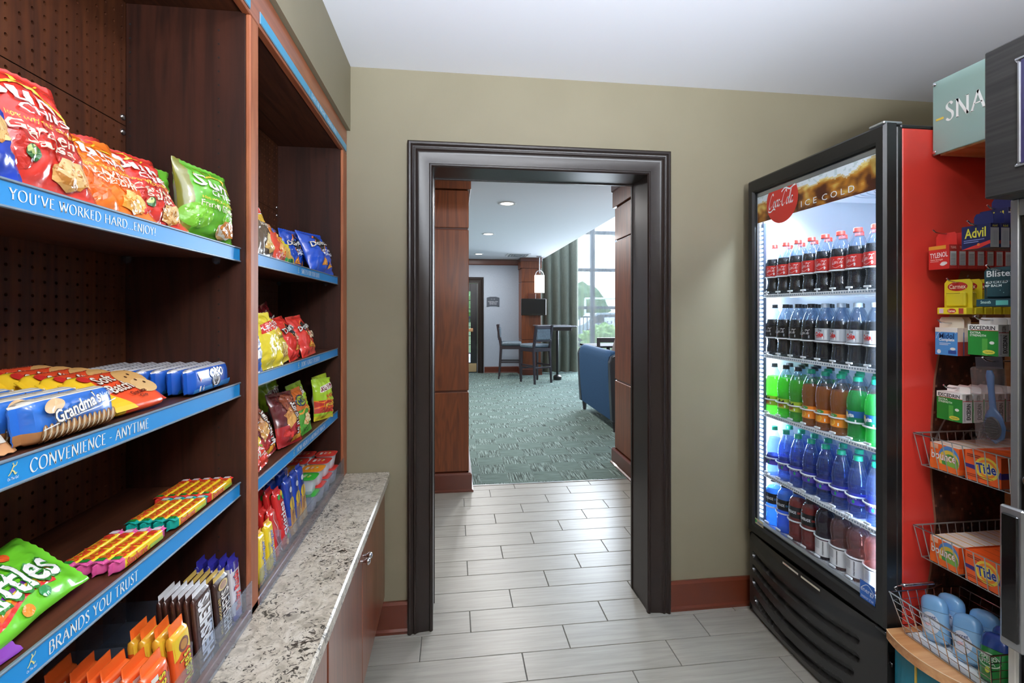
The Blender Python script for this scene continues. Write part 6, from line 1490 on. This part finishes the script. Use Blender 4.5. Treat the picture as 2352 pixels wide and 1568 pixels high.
# middle shelf, right bay
put(bag('cookie_bag', 'blue and white snack bag cut off by the upright', .10, .145, .04, lambda u, v: '#2f62b8' if v < .25 or v > .8 else '#e4ebf2', [('e', 0, .55, .3, .16, '#2f62b8')], [('t', 'Mini', 0, .55, .4, .12, '#ffffff', 0, .018)], 41.0), -.501, 1.275, 1.2965, 0, 12)
a, x = lay('Classic', '#3a3420'); put(bag('chip_bag', 'yellow potato chip bag nearest the upright, middle shelf', .135, .158, .06, solidc('#ecd83a'), [], [('p', [(-.25, .60), (.40, .66), (.42, .84), (-.23, .76)], '#cf3026'), ('t', "Lay's", .1, .715, .5, .12, '#ffffff', 8, .018)], 42.2, 1.3, back='#d9dade'), -.509, 1.395, 1.2965, -10, 16, 3)
a, x = lay('Classic', '#3a3420'); put(bag('chip_bag', 'yellow classic potato chip bag next to the red tortilla chips', .15, .158, .058, solidc('#ecd53a'), a, x, 43.4, 1.1, back='#d9dade'), -.518, 1.515, 1.2965, 2, 22, 5)
put(dor('#d8352c', '#f6e2c0', 'red tortilla chip bag beside the yellow potato chips', .145, .150, .055, 44.6, ['NACHO', 'CHEESE'], 1.3), -.522, 1.650, 1.2965, 2, 24, 5)
put(dor('#dc3a30', '#f6e2c0', 'red tortilla chip bag at the right end of the middle shelf', .14, .152, .055, 45.8, ['NACHO', 'CHEESE'], 1.1), -.518, 1.790, 1.2965, -4, 22, 4)
put(dor('#8a1f24', '#d8b8a0', 'dark red tortilla chip bag lying behind the two red ones', .18, .185, .045, 46.9, ['NACHO'], 1.6), -.625, 1.76, 1.2965, 0, 12, 14)
# third shelf, right bay
ZC = 1.0275
def munch(label, seed):
    art = [('e', .1, .75, .3, .2, '#8c4a34'), ('p', [(-.3, .55), (.05, .70), (.12, .52), (-.22, .38)], '#c98a4a'), ('p', [(-.26, .44), (.08, .58), (.14, .42), (-.18, .28)], '#e0a85a'), ('p', [(-.1, .12), (.5, .22), (.4, .08), (0, .04)], '#e9a83a'), ('p', [(-.35, .3), (-.05, .22), (-.1, .12), (-.4, .18)], '#c8302b')]
    txt = [('t', 'MUNCHIES', .2, .46, .62, .22, '#2a0f10', 90, .045), ('t', 'MUNCHIES', .2, .46, .6, .19, '#f6f2ec', 90, .018), ('t', 'FLAMIN HOT', .38, .36, .4, .08, '#f0c23a', 90, .04)]
    return bag('snack_mix_bag', label, .150, .170, .055, lambda u, v: '#5a1d1e' if v > .35 else '#a3282a', art, txt, seed, 1.3, back='#2c2428')
put(bag('snack_mix_bag', 'yellow and red snack bag low at the left of the third shelf', .13, .125, .05, lambda u, v: '#e8c23a' if v > .45 else '#d8402e', chipfan(.0, .7, .25, ('#f2e08a', '#e9b43a', '#f6eeb0')) + [('s', [(-.45, .45), (-.2, .38), (.0, .46), (.2, .38), (.45, .46)], .06, '#8ab83a')], [('t', 'MIX', 0, .3, .5, .14, '#f4efe6', 0, .018)], 51.1, 1.5), -.521, 1.370, ZC, 0, 32, 6)
put(munch('brown and red snack mix bag behind the yellow one', 52.2), -.541, 1.47, ZC, 0, 22, 4)
put(munch('brown and red snack mix bag standing in front of the shelf edge', 53.3), -.521, 1.605, ZC, -8, 16, -4)
def lime(label, w, h, t, seed, word, crush=1.3):
    art = [('p', [(-.5, .48), (.5, .44), (.5, .14), (-.5, .18)], '#b8342a'), ('s', [(-.5, .48), (-.25, .42), (0, .49), (.25, .42), (.5, .47)], .05, '#f08a2a'), ('s', [(-.5, .30), (-.2, .33), (.1, .27), (.5, .31)], .07, '#e86a24'), ('p', [(-.36, .66), (.34, .74), (.38, .88), (-.3, .80)], '#f4f0e6'), ('p', [(-.33, .68), (.31, .75), (.35, .86), (-.27, .785)], '#7a1c30')]
    return bag('snack_mix_bag', label, w, h, t, lambda u, v: '#a8cf2e' if v > .12 else '#e2d43a', art, [('t', word, .02, .77, .5, .085, '#f4f0e6', 8, .018), ('t', 'HOT', .1, .57, .4, .1, '#d8402e', 6, .018), ('t', 'FRIES', .1, .36, .5, .08, '#f6d84a', 4, .018)], seed, crush, back='#cfd2d6')
put(bag('snack_mix_bag', 'orange and green snack mix bag in the middle of the third shelf', .125, .160, .05, lambda u, v: '#c9682a' if v > .52 else '#4f9a34', [('e', .05, .72, .34, .13, '#16324a'), ('e', .05, .72, .30, .10, '#b8cf3a'), ('s', [(-.5, .52), (-.2, .46), (.1, .54), (.5, .47)], .07, '#e8a23a')] + chipfan(0, .28, .2, ('#e8c88a', '#c9783a', '#f2e0b0')), [('t', 'MIX', .05, .72, .4, .12, '#16324a', 6, .018)], 54.4, 1.2), -.518, 1.735, ZC, -6, 16, 3)
put(lime('lime green and red fries bag behind the orange and green mix', .125, .165, .05, 55.5, 'FRIES'), -.558, 1.835, ZC, -8, 10, 3)
put(lime('lime green snack bag farthest back, its top just showing', .14, .180, .045, 56.6, 'FRIES'), -.650, 1.800, ZC, -6, 2, 8)
put(lime('lime and red fries bag standing alone at the front right', .125, .160, .055, 57.7, 'FRIES', 1.0), -.514, 1.962, ZC, -18, 6, -3)
put(bag('snack_mix_bag', 'yellow-green onion ring bag at the right end of the third shelf', .12, .165, .05, lambda u, v: '#b9d43a' if v > .5 else '#c83a2c', [('e', .05, .33, .3, .16, '#d8604a'), ('p', [(-.5, .12), (.5, .2), (.5, .08), (-.5, .02)], '#e2d43a')], [('t', 'Yum', .05, .76, .7, .16, '#2f9a3a', 8, .045)], 58.8, 1.1), -.528, 2.045, ZC, -12, 9, 2)
put(lime('lime green snack bag lying dark at the back left of the third shelf', .14, .150, .045, 59.9, 'FRIES'), -.68, 1.600, ZC, 0, 8, -8)

# cookies on the left bay's middle shelf
def oreo(): return flow('cookie_pack', '', .178, .052, .0275, lambda y, cx, cz: '#e9eaf0' if cz > .8 else '#1f57b4',
    [('p', [(-.5, .05), (.5, .05), (.5, .3), (-.5, .2)], '#2f86d0'), ('p', [(-.40, .78), (-.28, .84), (-.34, .44)], '#c8433a'), ('e', .08, .34, .12, .30, '#2a1c1a'), ('e', .08, .34, .09, .2, '#e9eaf0'), ('e', .08, .40, .07, .14, '#2a1c1a'), ('t', 'OREO', .10, .70, .36, .42, '#16306e', 0, .045), ('t', 'OREO', .10, .70, .33, .36, '#f4f6fa', 0, .018), ('r', -.38, .1, -.34, .3, '#f0f2f6'), ('t', '6', -.28, .2, .04, .2, '#f0f2f6')],
    [('r', -.46 + .075 * k, .12, -.40 + .075 * k, .88, '#d8d9e0') for k in range(12)] + [('r', -.4, .4, .4, .44, '#8d93a8')], 'cookie pack', .013, 3.2)
p = oreo(); 
for k in range(8):
    M_ = pose(-.520 - k * .0285, 1.078 + rnd.uniform(-.002, .002), ZB, rnd.uniform(-1, 1), 3)
    lb = 'blue cream cookie pack at the shelf front, its picture side visible' if k == 0 else 'blue cream cookie pack, %s from the front beside the upright' % ORD[k]
    if k == 0: p.matrix_world = M_; p['label'] = lb; p['group'] = 'blue cream cookie packs'
    else: dup(p, M_, lb, 'blue cream cookie packs')
def soft():
    return flow('cookie_pack', '', .148, .096, .024, lambda y, cx, cz: ('#e8532e' if y > -.28 else '#ecc42e') if cx > -.3 else '#a82c24',
    [('p', [(-.5, 0), (-.1, 0), (-.42, .5), (-.5, .7)], '#ecc42e'), ('p', [(-.48, .32), (-.38, .36), (-.40, .22)], '#3c7a34'), ('e', .32, .66, .24, .30, '#d9a868'), ('e', .36, .42, .2, .2, '#e6bd84'), ('e', .26, .7, .02, .03, '#4a2a1c'), ('e', .36, .76, .02, .03, '#4a2a1c'), ('e', .34, .58, .02, .03, '#4a2a1c'), ('e', .42, .48, .02, .03, '#4a2a1c'), ('e', -.36, .82, .08, .09, '#c8302b'), ('t', 'Soft', -.12, .74, .34, .24, '#5a1f18', 6, .045), ('t', 'Soft', -.12, .74, .32, .22, '#f6ecdc', 6, .018), ('t', 'Batch', -.06, .48, .42, .24, '#5a1f18', 6, .045), ('t', 'Batch', -.06, .48, .40, .22, '#f6ecdc', 6, .018), ('t', 'Chocolate', .1, .28, .3, .09, '#5a2418', 6, .02), ('t', 'Chip', .12, .17, .14, .09, '#5a2418', 6, .02)],
    [('t', 'Soft Batch', 0, .5, .6, .5, '#f0d8c8')], 'cookie pack', .012, 3.0)
p = soft(); k = 0
for (xx, yy, ln, n_, row) in ((-.520, .868, 56, 5, 'right'), (-.645, .748, 50, 3, 'middle'), (-.655, .615, 46, 3, 'left')):
    for q in range(n_):
        M_ = pose(xx - q * .0335, yy + rnd.uniform(-.003, .003), ZB + .004, rnd.uniform(-3, 3), ln - q * 2.5, rnd.uniform(-2, 2))
        lb = 'orange and yellow chocolate chip cookie pack, %s of the %s row' % (ORD[q], row)
        if k == 0: p.matrix_world = M_; p['label'] = lb; p['group'] = 'orange cookie packs'
        else: dup(p, M_, lb, 'orange cookie packs')
        k += 1
def gran():
    ck = []
    for q in range(14): ck += [('e', -.40 + .062 * q, .2, .035, .2, '#a97a4a' if q % 2 else '#8c5f36'), ('e', -.405 + .062 * q, .22, .012, .16, '#e3d2b4')]
    return flow('cookie_pack', '', .166, .056, .036, lambda y, cx, cz: '#e6e3da' if cz > .75 else '#2f6cc4' if cz > -.3 else '#9a6a40', ck + [('s', [(-.46, .30), (-.1, .44), (.2, .50), (.46, .60)], .014, '#f0f2f6'), ('e', -.30, .78, .12, .15, '#dcb98c', 12), ('t', "Grandma's", -.04, .64, .60, .36, '#241a1e', 10, .045), ('t', "Grandma's", -.04, .64, .58, .32, '#f4efe4', 10, .018), ('t', 'Vanilla', .36, .80, .2, .16, '#c9def4', 12, .0)],
    [('r', -.42, .2, .42, .8, '#ece8dc')] + [('r', -.38, .25 + .08 * q, .1 + .03 * (q % 3), .28 + .08 * q, '#8f8f96') for q in range(6)] + [('t', 'QUALITY SINCE 1914', .2, .86, .34, .14, '#2a5a9a')], 'cookie pack', .012, 3.0)
p = gran()
for q in range(4):
    M_ = pose(-.522 - q * .0385, .714 - q * .004, ZB, 1, 8)
    lb = 'blue vanilla cookie pack at the shelf edge, script lettering in view' if q == 0 else 'blue vanilla cookie pack, %s from the shelf edge' % ORD[q]
    if q == 0: p.matrix_world = M_; p['label'] = lb; p['group'] = 'blue vanilla cookie packs'
    else: dup(p, M_, lb, 'blue vanilla cookie packs')
put(bag('cookie_bag', 'clear bag of a large tan cookie at the far left edge of the shelf', .13, .11, .035, lambda u, v: '#c99466' if v < .75 else '#b9c4d0', [('e', .1, .4, .3, .3, '#d6a676'), ('e', .05, .55, .06, .06, '#a8703f'), ('r', .22, .12, .46, .42, '#f0eadc')], [('t', '340', .34, .34, .18, .10, '#3a2a20', 0, .04), ('t', 'CALORIES', .34, .23, .2, .05, '#3a2a20')], 61.2, .8), -.520, .570, ZB, 0, 34, 0)

# fruit chews and sour candy on the left bay's third shelf
def chew(wr, tip, seed):
    c = lambda y, cx, cz: wr if abs(y) > .36 else '#f0d02e'
    top = [('r', .37, 0, .5, 1, wr), ('r', -.5, 0, -.37, 1, wr), ('e', .30, .5, .05, .36, tip), ('r', .37, .2, .46, .8, '#f2e9f0'), ('r', -.46, .2, -.38, .8, '#2c8a34'), ('t', 'Starburst', -.03, .5, .72, .80, '#e2402a', 0, .012)]
    return flow('fruit_chew_pack', '', .137, .019, .0205, c, [('t', 'Starburst', -.16, .5, .42, .7, '#c8402a', 0, .04), ('r', .1, .2, .4, .5, '#9ab83a')], top, 'candy pack', .009, 5)
for (wr, tip, yy, n_, word, xx) in (('#d95a9a', '#d8402e', .850, 4, 'pink', -.516), ('#149a8c', '#f0a02e', .9935, 4, 'teal', -.516), ('#d8382e', '#e8602a', 1.112, 5, 'red', -.516)):
    p = chew(wr, tip, 0)
    for q in range(n_):
        M_ = pose(xx - q * .0212, yy - q * .002 + (.002 if word == 'teal' else 0), ZD, 0, 0) @ Matrix.Diagonal((1, 1 if word != 'red' else .93, 1, 1))
        lb = '%s and yellow fruit chew stick, %s from the shelf edge' % (word, ORD[q] if q else 'nearest')
        if q == 0: p.matrix_world = M_; p['label'] = lb; p['group'] = '%s fruit chew sticks' % word
        else: dup(p, M_, lb, '%s fruit chew sticks' % word)
def sk(base, label, seed, w=.112, h=.195, word='Skittles', flav='Sour', cat='candy bag'):
    rb = [('s', [(-.02 - k * .035, .22), (-.22 + .0 * k - k * .03, .42), (-.26 - k * .02, .62), (-.06 - k * .0, .80)], .045, c_) for k, c_ in enumerate(('#6a2a8c', '#2a5ac0', '#f0c62e', '#e8602a', '#d8302a'))]
    rb = [('s', [(.38 - k * .06, .10), (.34 - k * .06, .34), (.22 - k * .05, .56), (.26 - k * .05, .80)], .055, c_) for k, c_ in enumerate(('#d8302a', '#e8702a', '#f0c62e', '#6a2a8c'))]
    art = rb + [('e', .30, .30, .07, .042, '#d8402e'), ('e', .12, .84, .07, .042, '#e8602a'), ('e', -.34, .72, .07, .042, '#e8602a'), ('e', .32, .66, .07, .042, '#2c8a4a'), ('e', -.1, .1, .07, .042, '#d8402e'), ('e', .38, .5, .07, .042, '#e8902a')]
    txt = [('t', word, -.02, .52, .73, .54, '#2c7a2a', 90, .045), ('t', word, -.02, .52, .71, .48, '#ffffff', 90, .018)] + ([('t', flav, -.36, .56, .2, .14, '#e8e04a', 90, .018)] if flav else [])
    return bag('candy_bag', label, w, h, .035, solidc(base), art, txt, seed, .7, cat=cat, back='#3a7a2a')
def lying(o, x, y, z, lean, roll=-90, yaw=0):
    o.matrix_world = Matrix.Translation((x, y, z)) @ Matrix.Rotation(R(yaw), 4, 'Z') @ Matrix.Rotation(R(-lean), 4, 'Y') @ Matrix.Translation((0, 0, .056)) @ Matrix.Rotation(R(roll), 4, 'X'); return o
lying(sk('#6cc62e', 'lime green sour candy bag at the front left of the third shelf', 71.0), -.515, .560, ZD + .004, 52, -86)
lying(sk('#3f9a3a', 'darker green sour candy bag lying behind the lime one', 72.0), -.590, .505, ZD + .010, 50, -90)
lying(sk('#7a3a9a', 'purple candy bag peeking out under the lime green one', 73.0), -.508, .435, ZD, 60, -90)

# bars and packs standing in the clear bins, left bay
def bar_pack(name, label, L, W, T, colf, pr, cat='candy bar', nf=.010, n=4, m=None): return flow(name, label, L, W, T, colf, pr, None, cat, nf, n, m=m)
def upright(x, y, z, L, W, lean=0, yaw=0):
    """stand a flow pack on its end: its long axis becomes vertical"""
    return Matrix.Translation((x, y, z)) @ Matrix.Rotation(R(yaw), 4, 'Z') @ Matrix.Rotation(R(-lean), 4, 'Y') @ Matrix.Rotation(R(90), 4, 'X') @ Matrix.Translation((0, L / 2, -W / 2))
def standing(p, n_, x, y, z, L, W, pitch, lab0, labn, group, lean=6, yaw=0, jit=1.0):
    for q in range(n_):
        M_ = upright(x - q * pitch, y + rnd.uniform(-.0015, .0015), z, L, W, lean + rnd.uniform(-1, 1) * jit, yaw + rnd.uniform(-1, 1) * jit)
        lb = lab0 if q == 0 else labn % ORD[q]
        if q == 0: p.matrix_world = M_; p['label'] = lb; p['group'] = group
        else: dup(p, M_, lb, group)
SILVF = attr_mat('silver_foil', .18, .3, .6)
hy = lambda c, c2, word: [('t', word, 0, .5, .84, .74, c, 0, .05), ('r', -.4, .06, .4, .1, c2)]
p = bar_pack('chocolate_bar', '', .160, .062, .010, lambda y, cx, cz: '#d9dbe0' if abs(y) > .46 else '#3a211b', hy('#dfe2e8', '#b9bcc4', "HERSHEY'S"), n=8)
standing(p, 6, -.490, 1.015, ZF, .160, .062, .0115, 'brown chocolate bar with silver lettering at the bin front', 'brown and silver chocolate bar, %s in its bin', 'silver lettered chocolate bars')
p = bar_pack('chocolate_bar', '', .145, .056, .012, lambda y, cx, cz: '#c9ac5a' if abs(y) > .44 else '#33201b', [('e', .38, .5, .08, .34, '#c9ac5a'), ('e', .38, .5, .06, .24, '#8a5a34')] + [('t', "HERSHEY'S", -.08, .42, .72, .6, '#e4e2dc', 0, .018), ('t', 'MILK CHOCOLATE', -.08, .86, .6, .14, '#c9ac5a', 0, .02)], n=7)
standing(p, 5, -.490, 1.090, ZF, .145, .056, .0135, 'brown chocolate bar with gold almond emblem at the bin front', 'brown and gold almond chocolate bar, %s in its bin', 'gold almond chocolate bars')
p = bar_pack('nougat_bar', '', .150, .042, .016, lambda y, cx, cz: '#2c2a8a' if abs(y) > .34 else '#e4e2ea', [('r', -.5, .0, -.36, 1, '#2c2a8a'), ('r', .34, .0, .5, 1, '#2c2a8a'), ('t', 'Baby Ruth', -.02, .5, .66, .72, '#24286e', 0, .045), ('t', 'Baby Ruth', -.02, .5, .64, .64, '#d8302a', 0, .04)])
standing(p, 4, -.494, 1.153, ZF, .150, .042, .021, 'white, red and purple nougat bar beside the upright', 'purple-tipped nougat bar, %s in its bin', 'nougat bars', 4)
ree = lambda: bar_pack('peanut_cup_bar', '', .140, .050, .018, lambda y, cx, cz: '#f0702a' if abs(y) > .40 else ('#e9b83a' if y > .22 else '#e05a24'), [('p', [(.05, 0), (.2, .5), (.05, 1), (.42, 1), (.42, 0)], '#e9c83a'), ('e', .24, .5, .12, .3, '#6a3820'), ('e', .24, .5, .08, .2, '#b07a3a'), ('t', "Reese's", -.16, .5, .5, .7, '#5a2a18', 0, .045), ('t', "Reese's", -.16, .5, .48, .62, '#f0e23a', 0, .018)], nf=.018)
p = ree(); standing(p, 4, -.492, .942, ZF, .140, .050, .022, 'orange and yellow peanut candy pack with a wide orange crimp', 'orange crimped peanut candy pack, %s in its bin', 'orange crimped peanut packs', 7, 0, 3)
p = bar_pack('peanut_cup_pack', '', .124, .062, .024, lambda y, cx, cz: '#f06a2c' if abs(y) > .33 else '#e65a26', [('r', -.34, .05, .3, .14, '#8a3a1c'), ('t', "Reese's", -.02, .52, .7, .5, '#5a2a18', 0, .045), ('t', "Reese's", -.02, .52, .68, .44, '#f0e23a', 0, .018), ('r', .3, .6, .4, .85, '#f0ece2')], nf=.018, n=3)
standing(p, 6, -.494, .872, ZF, .124, .062, .0285, 'bright orange peanut cup pack at the front of its bin', 'bright orange peanut cup pack, %s in its bin', 'orange peanut cup packs', 6, 0, 4)
p = bar_pack('wafer_pack', '', .105, .058, .018, lambda y, cx, cz: '#d63a2a', [('e', 0, .5, .36, .34, '#f4efe9'), ('t', 'Kit', -.12, .5, .22, .4, '#d63a2a', 0, .018), ('t', 'Kat', .12, .5, .24, .4, '#d63a2a', 0, .018)], nf=.014, n=3)
standing(p, 7, -.494, .795, ZF, .105, .058, .024, 'red wafer pack at the front of the nearest bin', 'red wafer pack, %s in the nearest bin', 'red wafer packs', 8, 0, 4)
# right bay bins
p = bar_pack('peanut_butter_bar', '', .140, .045, .018, lambda y, cx, cz: '#f0a22e' if abs(y) > .43 else '#f2d42e', [('t', 'Butterfinger', -.05, .42, .82, .6, '#f6efc0', 0, .045), ('t', 'Butterfinger', -.05, .42, .80, .54, '#2446a8', 0, .018), ('r', -.46, .06, .2, .12, '#c8302b')])
standing(p, 3, -.494, 1.300, ZF, .140, .045, .021, 'yellow peanut butter bar against the upright', 'yellow peanut butter bar against the upright, %s back', 'yellow bars against the upright', 5)
q_ = dup(p, upright(-.494, 1.365, ZF, .14, .045, 6, 0), 'second yellow peanut butter bar, right of the one at the upright', 'yellow bars right column')
p = bar_pack('licorice_pack', '', .150, .048, .018, lambda y, cx, cz: '#d0302a', [('s', [(-.45, .3), (-.2, .6), (.05, .3), (.3, .6), (.45, .4)], .03, '#f4efe9'), ('e', -.2, .5, .1, .3, '#8a1c1c'), ('r', -.4, .1, .2, .16, '#f4d0c8')])
standing(p, 3, -.498, 1.430, ZF, .150, .048, .025, 'red and white candy pack between the yellow and rainbow ones', 'red and white candy pack, %s in its bin', 'red and white candy packs', 10, 0, 3)
p = bar_pack('fruit_candy_pack', '', .180, .055, .020, lambda y, cx, cz: '#cf2c2c', [('t', 'Skittles', -.02, .52, .62, .62, '#7a1420', 0, .045), ('t', 'Skittles', -.02, .52, .60, .56, '#ffffff', 0, .018), ('e', .4, .7, .05, .16, '#3aa04a'), ('e', .44, .35, .05, .16, '#f0c62e'), ('e', .36, .2, .05, .16, '#2a9a5a'), ('e', -.4, .3, .05, .16, '#6a2a8c'), ('e', -.44, .7, .05, .16, '#f0902e'), ('e', -.36, .5, .05, .16, '#3aa04a')])
standing(p, 3, -.500, 1.500, ZF, .180, .055, .026, 'tall red fruit candy pack with white lettering', 'tall red fruit candy pack, %s in its bin', 'tall red candy packs', 12, 0, 3)
nut_ = bar_pack('peanut_pack', '', .190, .050, .022, lambda y, cx, cz: '#1f3f9e' if y > -.25 else '#b98a4a', [('p', [(-.5, .0), (-.1, .1), (-.02, .9), (-.5, 1)], '#c9944e'), ('e', -.3, .35, .1, .22, '#e0b878'), ('e', -.2, .65, .1, .22, '#a87438'), ('e', -.4, .7, .08, .2, '#e6c48a'), ('e', .04, .5, .12, .40, '#e9c23a'), ('t', 'PEANUTS', .05, .5, .16, .4, '#22306a', 90, .018), ('e', .3, .5, .05, .22, '#dfe6f4')], cat='nut pack')
k = 0
for (xx, yy, dz) in ((-.505, 1.570, 0), (-.505, 1.625, 0), (-.508, 1.682, 0), (-.545, 1.56, 0), (-.545, 1.62, .006), (-.548, 1.680, .004), (-.590, 1.52, 0), (-.590, 1.585, 0), (-.595, 1.65, .004), (-.640, 1.50, 0), (-.640, 1.57, .004)):
    M_ = upright(xx, yy, ZF + dz, .190, .050, 7 + rnd.uniform(-2, 2), rnd.uniform(-5, 5)); row = 'front' if k < 3 else 'second' if k < 6 else 'third' if k < 9 else 'back'
    pos = ('left', 'middle', 'right')[k % 3]
    lb = 'tall blue peanut pack, %s of the %s row in the bin' % (pos, row)
    if k == 0: nut_.matrix_world = M_; nut_['label'] = lb; nut_['group'] = 'blue peanut packs'
    else: dup(nut_, M_, lb, 'blue peanut packs')
    k += 1
# cereal cups with foil lids, two layers
CUPW = mat('cup_white', '#dfe6ee', .4)
def cup(lidc, word):
    t = thing('snack_cup', '', 'cup')
    sq = lambda a, z: 1 / (abs(math.cos(a)) ** 5 + abs(math.sin(a)) ** 5) ** (1 / 5)
    part(t, 'cup_body', MB().lathe([(.024, 0), (.027, .003), (.031, .030), (.035, .054), (.037, .056)], 32, rad=sq), CUPW, 50)
    part(t, 'lid', MB().lathe([(.0385, .0562), (.0405, .0570), (.0405, .0578), (.036, .0585), (.001, .0588)], 32, rad=sq, col=lin(lidc)), VINYL, 50)
    pm = print_mb([('e', -.12, .3, .08, .08, '#f0d24a'), ('e', .06, .26, .07, .07, '#f4efe0'), ('e', .2, .3, .07, .07, '#9ac04a'), ('t', word, .05, .55, .5, .16, '#ffe8dc', 0, .03), ('r', -.3, .74, .2, .9, '#eef0ea'), ('r', -.26, .78, .16, .80, '#8a8a8a')], .06, .06, lambda x, y, e: (.03 - y, x, .0589 + e), 9, .0003, .00006)
    part(t, 'lid_print', pm, VINYL); return t
CUPS = {c_: cup(v_, w_) for c_, v_, w_ in (('red', '#d03a30', 'FRUIT'), ('orange', '#f0962a', 'HONEY'), ('green', '#3aa838', 'APPLE'))}
done = set()
for (lx, col, rw) in ((-.522, ['green', 'red', 'red', 'red'], 'front'), (-.608, ['orange', 'orange', 'red', 'red'], 'back')):
    for li in (0, 1):
        for ci, yy in enumerate((1.772, 1.862, 1.955, 2.052)):
            c_ = col[ci]
            if rw == 'front' and li == 1: c_ = ['green', 'orange', 'red', 'red'][ci]
            z = ZF + li * .0595; M_ = pose(lx - (.004 if li else 0), yy + rnd.uniform(-.002, .002), z, rnd.uniform(-4, 4))
            lb = '%s-lidded snack cup, %s layer of the %s row, %s from the right' % (c_, 'upper' if li else 'lower', rw, ('fourth', 'third', 'second', 'first')[ci])
            g_ = '%s-lidded snack cups' % c_
            if c_ not in done: done.add(c_); CUPS[c_].matrix_world = M_; CUPS[c_]['label'] = lb; CUPS[c_]['group'] = g_
            else: dup(CUPS[c_], M_, lb, g_)
